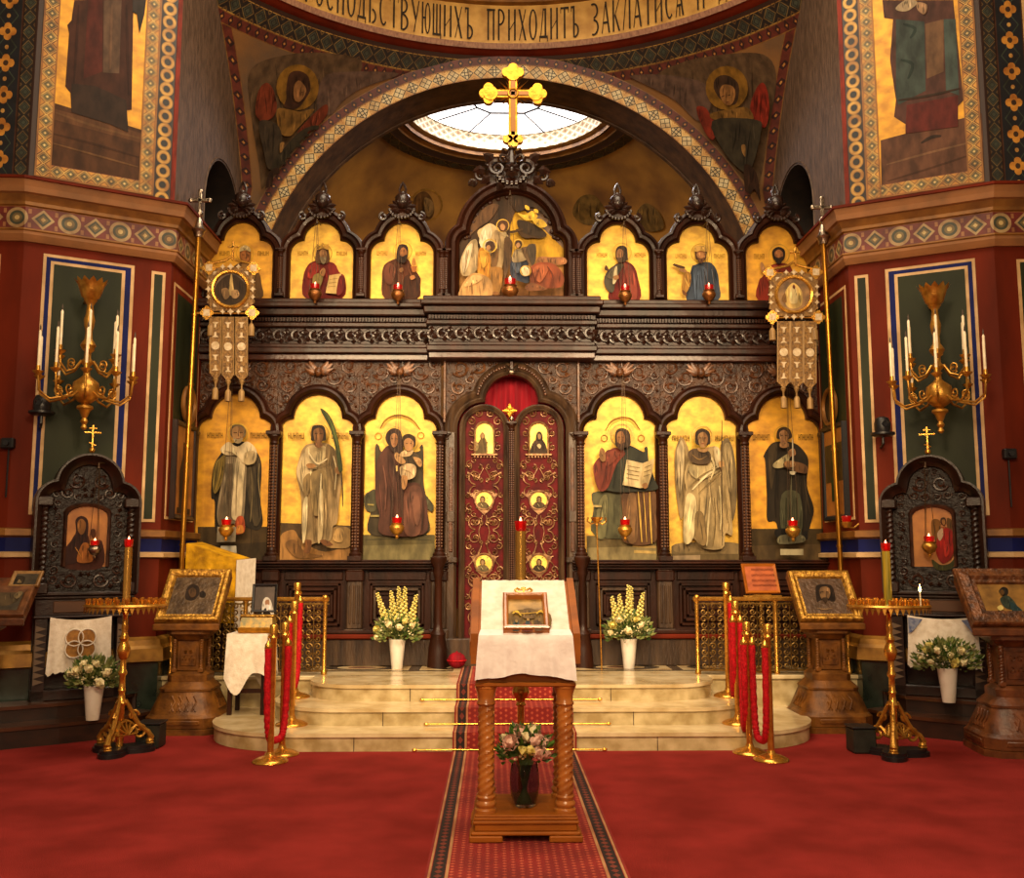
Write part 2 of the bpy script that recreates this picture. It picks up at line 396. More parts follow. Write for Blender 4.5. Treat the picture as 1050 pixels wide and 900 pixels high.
def folds(h, q, crop):
    """brushed folds: thin lighter and darker strokes kept inside a painted robe"""
    x0, y0, k = crop; xs = [p[0] for p in q]; ys = [p[1] for p in q]; W, H_ = max(xs) - min(xs), max(ys) - min(ys)
    if H_ / k < 5.5 or W / k < 3 or W * H_ / k / k < 40: return []
    R = random.Random(int(sum(xs)) % 9973); res = []
    def inside(x, y):
        c = False
        for i in range(len(q)):
            a, b = q[i - 1], q[i]
            if (a[1] > y) != (b[1] > y) and x < (b[0] - a[0]) * (y - a[1]) / (b[1] - a[1]) + a[0]: c = not c
        return c
    tint = lambda f: ''.join('%02x' % max(0, min(255, int(int(h[i:i + 2], 16) * f + (6 if f > 1 else 0)))) for i in (0, 2, 4))
    for n in range(max(3, min(11, int(W / k / 2.2)))):
        f = (.66, 1.22, .8)[n % 3]; wd = R.uniform(.35, .8) * k * min(1, W / k / 12 + .3); x = R.uniform(min(xs), max(xs)); yA = min(ys) + H_ * R.uniform(0, .45); L = H_ * R.uniform(.3, .6); lean = R.uniform(-.16, .16) * L; bow = R.uniform(-.05, .05) * L
        pts = [(x + lean * t / 8 + bow * math.sin(PI * t / 8), yA + L * t / 8) for t in range(9)]; run = []
        for p in pts:
            if inside(p[0] - wd, p[1]) and inside(p[0] + wd, p[1]): run.append(p)
            elif len(run) >= 3: break
            else: run = []
        if len(run) < 3: continue
        m = len(run) - 1; l = []; r = []
        for i, p in enumerate(run): e = wd * math.sin(PI * (i + .15) / (m + .3)); l.append((p[0] - e, p[1])); r.append((p[0] + e, p[1]))
        res.append((tint(f), [[(x0 + a / k, y0 + b / k) for a, b in l + r[::-1]]]))
    return res
def paint(name, parent, txt, crop, o, n, base=None, basem=None, eps=.0016, label=None, mb=None, mats=None):
    o = V(o); n = V(n).normalized(); own = mb is None
    if own: mb = MB(); mats = []
    if base:
        mats.append(basem); mb.poly(base, 0)
    for i, (h, polys) in enumerate(layers(txt, crop)):
        pm = paintmat(h)
        if pm not in mats: mats.append(pm)
        k = mats.index(pm); oo = o + n * (eps * (i + 1))
        for q in polys:
            if len(q) >= 3: mb.poly([onP(x, y, oo, n) for x, y in q], k)
    if not own: return
    ob = mb.build(name, mats, parent)
    if label: ob['label'] = label
    return ob
def paint_on(name, txt, crop, bvh, center, eps=.006, parent=None, step=9):
    """paint on a curved wall: every point lies on the wall itself"""
    mb = MB(); mats = []; c = V(center)
    for i, (h, polys) in enumerate(layers(txt, crop)):
        pm = paintmat(h)
        if pm not in mats: mats.append(pm)
        for q in polys:
            P = [V((x, y, 0)) for x, y in q]; tri = [tuple(P[t] for t in tt) for tt in geometry.tessellate_polygon([P])]
            out = []
            while tri:
                a, b, d = tri.pop(); e = [((a - b).length, 0), ((b - d).length, 1), ((d - a).length, 2)]; L, w = max(e)
                if L > step:
                    if w == 1: a, b, d = b, d, a
                    elif w == 2: a, b, d = d, a, b
                    mm = (a + b) / 2; tri += [(a, mm, d), (mm, b, d)]
                else: out.append((a, b, d))
            for t in out:
                pts = []
                for p in t:
                    r = ray(p.x, p.y).normalized(); hit = bvh.ray_cast(CAM, r)
                    if hit[0] is None: break
                    nn = hit[1]
                    if nn.dot(r) > 0: nn = -nn
                    pts.append(hit[0] + nn * (eps + .0015 * i))
                if len(pts) == 3: mb.add(pts, [(0, 1, 2)], mats.index(pm))
    return mb.build(name, mats, parent)
def spiral(c, r, turns=1.6, a0=0, d=1, n=22, r1=.16):
    return [(c[0] + r * (1 - (1 - r1) * i / n) * math.cos(a0 + d * turns * 2 * PI * i / n), c[1] + r * (1 - (1 - r1) * i / n) * math.sin(a0 + d * turns * 2 * PI * i / n)) for i in range(n + 1)]
def leafblob(mb, x, z, y, L, a, w=.35, m=0, th=.012):
    p = [(0, 0), (.35, w), (.75, w * .6), (1, 0), (.75, -w * .6), (.35, -w)]; ca, sa = math.cos(a), math.sin(a)
    q = [(x + L * (u * ca - v * sa), z + L * (u * sa + v * ca)) for u, v in p]
    vs = [(u, y, v) for u, v in q] + [(x + L * .45 * ca, y - th, z + L * .45 * sa)]
    return mb.add(vs, [(i, (i + 1) % 6, 6) for i in range(6)], m, True)
def text_tris(s, bold=.0):
    cu = bpy.data.curves.new('t', 'FONT'); cu.body = s; cu.size = 1; cu.offset = bold; cu.resolution_u = 3
    o = bpy.data.objects.new('t', cu); COL.objects.link(o)
    dg = bpy.context.evaluated_depsgraph_get(); me = bpy.data.meshes.new_from_object(o.evaluated_get(dg))
    me.calc_loop_triangles()
    vs = [v.co.copy() for v in me.vertices]; tr = [tuple(t.vertices) for t in me.loop_triangles]
    bpy.data.objects.remove(o); bpy.data.curves.remove(cu); bpy.data.meshes.remove(me)
    return vs, tr
# ================================================================== THE BUILDING
XW = 3.5
P0, P1 = V((-4.7, 9.25, 0)), V((-3.5, 9.9, 0))
UD = (P1 - P0).normalized(); CN = V((UD.y, -UD.x, 0)); CL = (P1 - P0).length
def cu(x, y):                                   # photo point on the left chamfered pier -> (u, z)
    p = onP(x, y, P0, CN); return (p - P0).dot(UD), p.z
def mirx(p, s): return V((p[0] * -s, p[1], p[2]))   # left-hand layout (s=-1 keeps, s=1 mirrors)
def st(o, **k):
    o['kind'] = 'structure'; return o
# ---- floor
mb = MB(); mb.poly([(-8, -4, 0), (8, -4, 0), (8, 13.2, 0), (-8, 13.2, 0)]); st(mb.build('floor', CARPET))
# ---- solea platform and its three rounded steps
ZS = .45
mb = MB(); xy = lambda a, b, d: (a, b, d)
mb.box(-XW, XW, 10.02, 13.6, 0, ZS - .04, 1); mb.box(-XW, XW, 9.99, 13.6, ZS - .04, ZS, 0, .008)
for s in (-1, 1): mb.box(s * 2.2, s * XW, 9.99, 10.02, 0, .09, 0, .01); mb.box(s * 2.92, s * 2.93, 10.013, 10.02, .09, .4, 2)
st(mb.build('solea_platform', [MARBLE, MARBLEE, DARKB]))
def plan(w, yf, r, g=0):
    w += g; yf -= g; r += g; q = [(-w, 10.02)]
    for i in range(13): a = PI + i * PI / 24; q.append((-w + r + r * math.cos(a), yf + r + r * math.sin(a)))
    return q + [(-x, y) for x, y in q[::-1]]
for i, (w, yf, r, z0) in enumerate(((2.72, 8.52, .85, 0), (2.22, 8.88, .7, .15), (1.93, 9.3, .5, .3))):
    mb = MB(); mb.prism(plan(w, yf, r), xy, z0, z0 + .118, 1, True)
    mb.prism(plan(w, yf, r, .018), xy, z0 + .118, z0 + .15, 0, True)
    for x in (-1.35 + .2 * i, 1.2 - .15 * i): mb.box(x, x + .006, yf - .003, yf + .01, z0, z0 + .118, 2)
    st(mb.build('marble_step', [MARBLE, MARBLEE, DARKB]))
mb = MB()
for s in (-1, 1):
    a, b = sorted((s * .6, s * 3.3)); y0, y1 = atZ(525, 688, ZS).y, atZ(525, 680.5, ZS).y; k = (b - a) / (y1 - y0) / 1.6
    mb.poly([(a, y0, ZS + .002), (b, y0, ZS + .002), (b, y1, ZS + .002), (a, y1, ZS + .002)], 0, [(0, 0), (k, 0), (k, 1), (0, 1)])
st(mb.build('floor_inlay', INLAY))
# ---- walls left and right: pier face, chamfered pier, bema side wall
zc = {y: atY(172, y, 9.9).z for y in (211, 214, 226, 236, 258, 269)}
def sweep(mb, path, prof, m=0, uv=None):        # path xy going so that the room is on its right-hand side
    n = len(path); cs = [[] for _ in prof]; nr = []
    for i in range(n):
        ds = []
        if i: ds.append((V(path[i]) - V(path[i - 1])).normalized())
        if i < n - 1: ds.append((V(path[i + 1]) - V(path[i])).normalized())
        ns = [V((d.y, -d.x)) for d in ds]; q = sum(ns, V((0, 0))).normalized(); nr.append(q / max(.3, q.dot(ns[0])))
    L = [0]
    for i in range(1, n): L.append(L[-1] + (V(path[i]) - V(path[i - 1])).length)
    us = []
    for j, (d, z) in enumerate(prof):
        for i in range(n):
            cs[j].append((path[i][0] + nr[i].x * d, path[i][1] + nr[i].y * d, z)); us.append((L[i] / uv if uv else 0, j / (len(prof) - 1)))
    mb.loft(cs, m, False, False, us if uv else None)
PA = (-7.4, 9.16)
path = [PA, (P0.x, P0.y), (P1.x, P1.y), (-XW, 12.68)]
# inlays on the chamfer, all measured at one height
def uu(x, y=400): return cu(x, y)[0]
def wall(side, s):
    M = Matrix.Scale(-s, 4, (1, 0, 0)) if s == 1 else None
    # face beside the transept
    mb = MB(); mb.T = M
    def fq(o, d, n, u0, u1, z0, z1, e, m, uv=None):     # a thin raised slab on a wall
        o, d, n = V((*o, 0)) if len(o) == 2 else o, d, n
        f = lambda a, b, q: o + d * a + n * q + V((0, 0, b))
        vs = [f(u0, z0, e), f(u1, z0, e), f(u1, z1, e), f(u0, z1, e)]
        mb.add(vs, [(0, 1, 2, 3)], m, False, uv)
        if not uv and e > .003:
            v2 = [f(u0, z0, 0), f(u1, z0, 0), f(u1, z1, 0), f(u0, z1, 0)]
            mb.add(vs + v2, [(0, 1, 5, 4), (1, 2, 6, 5), (2, 3, 7, 6), (3, 0, 4, 7)], m)
    AD = (V((P0.x, P0.y, 0)) - V((*PA, 0))); AL = AD.length; AD.normalize(); AN = V((AD.y, -AD.x, 0)); Ao = V((*PA, 0))
    ZT = 8.7
    fq(Ao, AD, AN, 0, AL, 0, zc[269], 0, 0); fq(Ao, AD, AN, 0, AL, zc[211], ZT, 0, 1)
    # green strip with cream border, big panel further out
    for (a, b) in ((AL - .36, AL - .24),):
        fq(Ao, AD, AN, a - .03, b + .03, 2.05, 4.5, .006, 2); fq(Ao, AD, AN, a, b, 2.08, 4.47, .009, 3)
    fq(Ao, AD, AN, AL - 2, AL - .5, 2.05, 4.55, .006, 2); fq(Ao, AD, AN, AL - 2, AL - .54, 2.09, 4.51, .009, 4); fq(Ao, AD, AN, AL - 2, AL - .62, 2.2, 4.4, .012, 3)
    fq(Ao, AD, AN, AL - .13, AL - .02, zc[211] + .05, ZT, .01, 5, [(0, .1), (0, .9), (22, .9), (22, .1)])
    fq(Ao, AD, AN, AL - .42, AL - .14, zc[211] + .05, ZT, .01, 6, [(0, 0), (0, 1), (10.4, 1), (10.4, 0)])
    fq(Ao, AD, AN, AL - .46, AL - .42, zc[211] + .05, ZT, .012, 2)
    fq(Ao, AD, AN, AL - .8, AL - .46, zc[211] + .05, ZT, .01, 7, [(0, 0), (0, 1), (9, 1), (9, 0)])
    st(mb.build('wall_' + side + '_pier', [REDW, DARKB, CREAM, GREEN, BLUE, ORN_K, ORN_F, ORN_R]))
    # chamfered pier
    mb = MB(); mb.T = M
    o = P0
    fq(o, UD, CN, 0, CL, 0, zc[269], 0, 0); fq(o, UD, CN, 0, CL, zc[211], ZT, 0, 1)
    x = [uu(q) for q in (36.5, 40, 44.5, 48, 119, 122.5, 128.5, 132)]; zt = cu(90, 266)[1]; zb = cu(60, 528)[1]; g = (x[1] - x[0])
    fq(o, UD, CN, x[0], x[7], zb, zt, .006, 2); fq(o, UD, CN, x[1], x[6], zb + g, zt - g, .009, 4)
    b2 = x[2] - x[0]; fq(o, UD, CN, x[2], x[5], zb + b2, zt - b2, .012, 2); b3 = x[3] - x[0]; fq(o, UD, CN, x[3], x[4], zb + b3, zt - b3, .015, 3)
    x = [uu(q) for q in (150, 153, 161.5, 164.5)]; z0, z1 = cu(148, 535)[1], cu(165, 279)[1]
    fq(o, UD, CN, x[0], x[3], z0, z1, .006, 2); fq(o, UD, CN, x[1], x[2], z0 + .03, z1 - .03, .009, 3)
    # painted border of the big standing figure above the cornice
    zz = lambda q: q[1]; Lo, Li, Ri, Ro = [cu(*q)[0] for q in ((36.7, 173), (52, 161), (143, 184.6), (156.5, 203))]
    zi, zo = cu(100, 173)[1], cu(100, 190)[1]; w = Li - Lo; H = ZT - zo
    z0 = zo; zi = zo + w
    fq(o, UD, CN, Lo, Li, z0, ZT, .008, 5, [(0, 0), (0, 1), (H / w, 1), (H / w, 0)])
    fq(o, UD, CN, Ri, Ri + w, z0, ZT, .008, 5, [(0, 0), (0, 1), (H / w, 1), (H / w, 0)])
    fq(o, UD, CN, Li, Ri, z0, zi, .008, 5, [(0, 0), ((Ri - Li) / w, 0), ((Ri - Li) / w, 1), (0, 1)])
    for e in (Lo - .012, Li - .006, Ri - .006, Ri + w): fq(o, UD, CN, e, e + .014, z0 - .012, ZT, .011, 9)
    fq(o, UD, CN, Lo, Ri + w, z0 - .014, z0, .011, 9)
    a = Ri + w + .03; b = CL - .06; w2 = b - a
    fq(o, UD, CN, a, b, z0 - .1, ZT, .008, 6, [(0, 0), (0, 1), ((H + .1) / w2 * .92, 1), ((H + .1) / w2 * .92, 0)])
    fq(o, UD, CN, CL - .045, CL, z0 - .1, ZT, .008, 7)
    fq(o, UD, CN, Li, Ri, zi, ZT, .004, 8)
    st(mb.build('wall_' + side + '_chamfer', [REDW, DARKB, CREAM, GREEN, BLUE, ORN_D, ORN_R, paintmat('8e3020'), GOLDO, OCHRE]))
    # bema side wall, with the dark arched opening above the cornice
    mb = MB(); mb.T = M; X = -XW
    ya, yb = onP(210, 200, (X, 0, 0), (1, 0, 0)).y, onP(247, 215, (X, 0, 0), (1, 0, 0)).y
    zt = onP(221, 155, (X, 0, 0), (1, 0, 0)).z; r = (yb - ya) / 2; yc = (ya + yb) / 2; z0 = zc[211]
    arc = [(ya, z0)] + [(yc - r * math.cos(i * PI / 16), zt - r + r * math.sin(i * PI / 16)) for i in range(17)] + [(yb, z0)]
    f = lambda a, b, d: (X - d, a, b)
    mb.poly([f(a, b, 0) for a, b in [(9.9, z0)] + arc + [(12.68, z0), (12.68, ZT), (9.9, ZT)]], 1)
    mb.loft([[f(a, b, 0) for a, b in arc], [f(a, b, 1.6) for a, b in arc]], 6, False)
    mb.poly([f(a, b, 1.6) for a, b in arc], 4)  # near-black back and dark lining, the opening's darkness put into the colour
    for dd in (.06, .5):
        mb.tube([f(yc + (a - yc) * (1.04 if dd < .1 else .82), b + (.03 if dd < .1 else -.2), -.004 if dd < .1 else dd) for a, b in arc], .012, 5, 5 if dd > .1 else 1)
    mb.add([f(9.9, 0, 0), f(12.68, 0, 0), f(12.68, zc[269], 0), f(9.9, zc[269], 0)], [(0, 1, 2, 3)], 0)
    o = V((X, 9.9, 0)); D = V((0, 1, 0)); N = V((1, 0, 0))
    zb = cu(176, 546)[1] + .25
    fq(o, D, N, .1, 1.02, 2.0, 4.45, .006, 2); fq(o, D, N, .13, .99, 2.03, 4.42, .009, 0); fq(o, D, N, .2, .94, 2.1, 4.36, .012, 3)
    st(mb.build('wall_' + side, [REDW, BROCADE, CREAM, GREEN, DARK, OCHRE, mat('dark_niche_lining', '261a12', .7, 0, (10, '150e0a'))]))
    # cornice, blue band, gilded dado moulding and marble plinth running round all three
    mb = MB(); mb.T = M
    sweep(mb, path, [(0, zc[269]), (.03, zc[269]), (.045, zc[269] + .03), (.06, zc[258] - .05), (.06, zc[258] - .02)], 0)
    sweep(mb, path, [(.06, zc[258] - .02), (.07, zc[258] - .01), (.07, zc[258] + .005), (.04, zc[258] + .005)], 2)
    sweep(mb, path, [(.04, zc[258]), (.04, zc[236])], 1, zc[236] - zc[258])
    h = zc[226] - zc[236]
    sweep(mb, path, [(.04, zc[236]), (.06, zc[236] + .01), (.065, zc[236] + .4 * h), (.1, zc[226])], 2)
    sweep(mb, path, [(.1, zc[226]), (.13, zc[226] + .01), (.14, zc[214] - .06), (.16, zc[214])], 0)
    sweep(mb, path, [(.16, zc[214]), (.175, zc[214] + .005), (.175, zc[211]), (0, zc[211] + .06)], 3)
    st(mb.build('trim_' + ('1_' if s < 0 else '2_') + 'cornice', [CREAMP, ORN_Z, OCHRE, REDW]))
    mb = MB(); mb.T = M; zd = atY(170, 546, 9.85).z
    sweep(mb, path, [(0, zd + .03), (.06, zd + .02), (.06, zd - .04), (.02, zd - .06)], 0)
    sweep(mb, path, [(.02, zd - .06), (.02, zd - .19)], 1)
    sweep(mb, path, [(.02, zd - .19), (.05, zd - .2), (.05, zd - .24), (0, zd - .25)], 2)
    zg = atY(160, 658, 9.6).z
    sweep(mb, path, [(0, zg + .03), (.05, zg), (.06, zg - .05), (.09, zg - .08), (.1, zg - .2), (.04, zg - .22)], 3)
    sweep(mb, path, [(.04, zg - .22), (.04, 0)], 4)
    st(mb.build('baseboard_' + side, [OCHRE, BLUE, CREAM, GOLDM, GMARBLE]))
wall('left', -1); wall('right', 1)
# ---- east arch, soffit, pendentives
YA = 12.68
Rn, Ro_, Rs = 3.36, 3.55, 3.68
zsp = atY(525, 66, YA).z - Ro_
def arcpts(r, y, n=64): return [(r * math.cos(PI * i / n), y, zsp + r * math.sin(PI * i / n)) for i in range(n + 1)]
mb = MB(); n = 64
for (ra, rb, m, w) in ((Rn, Ro_, 0, 1.0), (Ro_, Rs, 1, 1.0)):
    k = (ra + rb) / 2 * PI / (rb - ra); k = round(k)
    us = [(k * i / n, 0) for i in range(n + 1)] + [(k * i / n, 1) for i in range(n + 1)]
    mb.loft([arcpts(ra, YA), arcpts(rb, YA)], m, False, False, us)
mb.loft([arcpts(Rn, YA), arcpts(Rn, YA + .72)], 2)
mb.tube(arcpts(Rn + .02, YA + .68), .05, 6, 2)
for s in (-1, 1): mb.box(s * Rn, s * (Rn + .6), YA, YA + .7, 0, zsp, 2)
st(mb.build('wall_east_arch', [ORN_A, ORN_S, BROWNV, DARKB]))
YD, RD = YA - 4.2, 4.2
def pend(s):
    mb = MB(); z0 = zsp + math.sqrt(Rs ** 2 - XW ** 2) + .02; ztop = zsp + Rs
    zl = [z0 + (ztop - .36 - z0) * (i / 22) for i in range(23)] + [ztop - .24, ztop - .06, ztop]
    cols = 26; rows = []; us = []
    for z in zl:
        xa = math.sqrt(max(0, Rs ** 2 - (z - zsp) ** 2)); rho = math.hypot(xa, YA - YD)
        a0 = math.atan2(xa, YA - YD); a1 = math.asin(min(1, XW / rho)); L = (a1 - a0) * rho
        row = []
        for j in range(cols + 1):
            t = (0 if j == 0 else 1 - min(.5, .16 / max(L, .01)) * (cols - j) if j >= cols - 1 else (1 - min(.5, .16 / max(L, .01))) * j / (cols - 1))
            a = a0 + (a1 - a0) * t; row.append((s * rho * math.sin(a), YD + rho * math.cos(a), z))
        rows.append(row)
    nr = len(zl)
    for i in range(nr - 1):
        for j in range(cols):
            vs = [rows[i][j], rows[i][j + 1], rows[i + 1][j + 1], rows[i + 1][j]]
            if i == nr - 3 or i == nr - 4:
                h = zl[i + 1] - zl[i]; f = lambda p: math.atan2(p[0], p[1] - YD) * RD / h
                m = 1 if i == nr - 3 else 2; mb.add(vs, [(0, 1, 2, 3)], m, True, [(f(vs[0]), 0), (f(vs[1]), 0), (f(vs[2]), 1), (f(vs[3]), 1)])
            elif j == cols - 1:
                mb.add(vs, [(0, 1, 2, 3)], 2, True, [(zl[i] / .16, 0), (zl[i] / .16, 1), (zl[i + 1] / .16, 1), (zl[i + 1] / .16, 0)])
            elif i == nr - 2: mb.add(vs, [(0, 1, 2, 3)], 3, True)
            else: mb.add(vs, [(0, 1, 2, 3)], 0, True)
    o = st(mb.build('ceiling_pendentive', [PENDB, ORN_K, ORN_S, DARKB]))
    return BVHTree.FromPolygons([v for v in mb.v], mb.f), o
bvL, pl = pend(-1); bvR, pr = pend(1)
# ---- dome ring with the painted inscription
ztop = zsp + Rs
zt0, zt1 = atY(525, 47, YD + 4.12).z, atY(525, 6, YD + 4.12).z
mb = MB()
mb.lathe([(4.22, ztop - .02), (4.16, ztop), (4.1, ztop + .06)], (0, YD, 0), 96, 3, cap=False)
mb.lathe([(4.1, ztop + .06), (4.07, ztop + .1), (4.1, zt0 - .06), (4.12, zt0 - .04)], (0, YD, 0), 96, 0, cap=False)
mb.lathe([(4.12, zt0 - .04), (4.12, zt0)], (0, YD, 0), 96, 4, cap=False)
mb.lathe([(4.12, zt0), (4.12, zt1)], (0, YD, 0), 96, 1, cap=False)
mb.lathe([(4.12, zt1), (4.06, zt1 + .02), (4.06, zt1 + .06), (4.12, zt1 + .08)], (0, YD, 0), 96, 4, cap=False)
mb.lathe([(4.12, zt1 + .08), (4.1, zt1 + .5), (3.9, zt1 + 1.6), (3.2, zt1 + 2.9), (1.8, zt1 + 3.8), (0.01, zt1 + 4.1)], (0, YD, 0), 48, 2, cap=False)
st(mb.build('ceiling_dome', [PINKM, GTEXT, BROWNV, REDW, OCHRE]))
mb = MB()
def glyph(ch):
    """one tall letter of the painted inscription: thick uprights, hairline cross strokes; unit box"""
    P = []
    Vb = lambda x, a=0, b=1, w=.2: P.append([(x, a), (x + w, a), (x + w, b), (x, b)])
    Hb = lambda a, b, y, h=.07: P.append([(a, y), (b, y), (b, y + h), (a, y + h)])
    Db = lambda xa, ya, xb, yb, w=.2: P.append([(xa, ya), (xa + w, ya), (xb + w, yb), (xb, yb)])
    def R_(cx, cy, rx, ry, a0, a1, t=.2):
        n = 14; q = [(a0 + (a1 - a0) * k / n) * PI / 180 for k in range(n + 1)]
        for a, b in zip(q, q[1:]): P.append([(cx + rx * math.cos(a), cy + ry * math.sin(a)), (cx + rx * math.cos(b), cy + ry * math.sin(b)), (cx + (rx - t) * math.cos(b), cy + (ry - .06) * math.sin(b)), (cx + (rx - t) * math.cos(a), cy + (ry - .06) * math.sin(a))])
    if ch == 'Г': Vb(.1); Hb(.1, .95, .93); Vb(.85, .75, 1, .1)
    if ch == 'О': R_(.5, .5, .5, .5, 0, 360)
    if ch == 'С': R_(.55, .5, .5, .5, 50, 310)
    if ch == 'П': Vb(.08); Vb(.72); Hb(0, 1, .93)
    if ch == 'Д': Db(.12, .1, .42, 1, .1); Vb(.62, .1, 1); Hb(0, 1, .06); Vb(0, -.06, .1, .1); Vb(.9, -.06, .1, .1); Hb(.4, .82, .93)
    if ch in 'ЬЪ':
        Vb(.25 if ch == 'Ъ' else .1); R_(.45, .22, .5, .23, -90, 90, .18)
        if ch == 'Ъ': Hb(0, .4, .93); Vb(0, .82, 1, .08)
    if ch == 'Т': Hb(0, 1, .93); Vb(.4); Vb(0, .8, 1, .07); Vb(.93, .8, 1, .07)
    if ch == 'В': Vb(.05); R_(.25, .25, .7, .27, -90, 90); R_(.25, .76, .6, .25, -90, 90)
    if ch == 'У': Db(.45, .4, .0, 1); Db(.3, 0, .85, 1, .12)
    if ch == 'Ю': Vb(0, 0, 1, .17); Hb(.1, .5, .47); R_(.67, .5, .35, .5, 0, 360, .16)
    if ch == 'Щ': Vb(.02, 0, 1, .17); Vb(.4, 0, 1, .17); Vb(.78, 0, 1, .17); Hb(0, 1, 0); Vb(.9, -.12, .06, .1)
    if ch == 'И': Vb(.05); Vb(.75); Db(.1, .3, .8, .62, .1)
    if ch == 'Х': Db(0, 1, .75, 0, .22); Db(.08, 0, .82, 1, .1)
    if ch == 'Р': Vb(.08); R_(.25, .74, .65, .27, -90, 90)
    if ch == 'З': R_(.3, .24, .62, .26, -110, 90); R_(.3, .76, .56, .25, -90, 120)
    if ch in 'АЯ':
        Db(.0, 0, .42, 1, .09); Db(.8, 0, .38, 1, .2); Hb(.2, .8, .3)
        if ch == 'Я': Vb(.43, 0, .33, .12)
    if ch == 'К': Vb(.05); Db(.25, .48, .8, 1, .1); Db(.75, 0, .25, .52, .2)
    if ch == 'Л': Db(.0, 0, .35, 1, .1); Vb(.72); Hb(.3, .92, .93)
    return P
for w, s0, wid in (('ГОСПОДЬСТВУЮЩИХЪ', -.46 - 2.35, 2.35), ('ПРИХОДИТЪ', -.31, 1.29), ('ЗАКЛАТИСЯ', 1.11, 1.3), ('И', 2.56, .14), ('ДАТИСЯ', 2.86, .86)):
    hh = zt1 - zt0; st_ = wid / len(w)
    for k, ch in enumerate(w):
        for p in glyph(ch):
            pts = []
            for x, y in p:
                a = (s0 + st_ * (k + .08 + .8 * x)) / 4.12; pts.append((4.105 * math.sin(a), YD + 4.105 * math.cos(a), zt0 + hh * (.12 + .78 * y)))
            mb.poly(pts)
st(mb.build('trim_3_inscription', INK))
# ---- apse conch with its skylight lantern
YC = YA + .72
prof = [(3.36, 0), (3.36, zsp), (3.3, zsp + .95), (3.08, zsp + 1.75), (2.68, zsp + 2.45), (2.3, zsp + 2.85), (1.98, zsp + 3.1)]
mb = MB(); mb.lathe(prof, (0, YC, 0), 40, 0, 0, PI); st(mb.build('wall_apse', CONCH))
bvC = BVHTree.FromPolygons(list(mb.v), list(mb.f))
z1 = atY(525, 184, YC + 1.98).z; z2 = atY(525, 168, YC + 1.7).z; z3 = atY(525, 154, YC + 1.49).z; z4 = atY(525, 140, YC + 1.46).z
mb = MB(); k = 24; n = 40
us = [(k * i / n, j) for i in range(n + 1) for j in (0, 1)]
vs = []; fs = []
for i in range(n + 1):
    a = PI * i / n
    for r, z in ((1.99, zsp + 3.1), (1.8, (z2 + zsp + 3.1) / 2)): vs.append((r * math.cos(a), YC + r * math.sin(a), z))
for i in range(n): fs.append((2 * i, 2 * i + 2, 2 * i + 3, 2 * i + 1))
mb.add(vs, fs, 1, True, us)
mb.lathe([(1.8, (z2 + zsp + 3.1) / 2), (1.76, z2), (1.68, z2 + .02)], (0, YC, 0), 40, 0, 0, PI)
mb.lathe([(1.68, z2 + .02), (1.66, z2 + .05), (1.6, z2 + .06)], (0, YC, 0), 40, 2, 0, PI)
mb.lathe([(1.6, z2 + .06), (1.56, z3 - .08)], (0, YC, 0), 40, 0, 0, PI)
mb.lathe([(1.56, z3 - .08), (1.55, z3 - .03), (1.5, z3 - .02), (1.47, z3)], (0, YC, 0), 40, 2, 0, PI)
vs = []; us = []
for i in range(n + 1):
    a = PI * i / n
    for r, z, v in ((1.47, z3, 0), (1.46, z4 + .02, 2)): vs.append((r * math.cos(a), YC + r * math.sin(a), z)); us.append((26 * i / n, v))
mb.add(vs, fs, 3, True, us)
mb.prism([(-3.5, zsp + 3.0), (3.5, zsp + 3.0), (3.5, zsp + 4.6), (-3.5, zsp + 4.6)], lambda a, b, d: (a, d, b), YC + .002, YC + .05, 0) if False else None
mb.lathe([(1.46, z4 + .02), (1.46, z4 + .4)], (0, YC, 0), 40, 3, 0, PI)
st(mb.build('ceiling_lantern', [DARKB, ORN_K, OCHRE, ORN_L]))
mb = MB(); zg = z4 + .02
SKYG = mat('skylight_glass', 'ffffff', .3, 0, emit=('fff6f2', 3.0))
mb.poly([(1.44 * math.cos(PI * i / 32), YC + 1.44 * math.sin(PI * i / 32), zg) for i in range(33)])
g = st(mb.build('window_1', SKYG))
mb = MB(); hx = lambda r, a: (r * math.cos(a), YC + .15 + r * math.sin(a), zg - .02)
ang = [.12, .62, 1.1, PI - 1.1, PI - .62, PI - .12]
for a in ang: mb.tube([hx(.55, a), hx(1.3, a)], .011, 4)
mb.tube([hx(.55, a) for a in ang], .016, 4)
st(mb.build('window_frame', DARK, g, True))
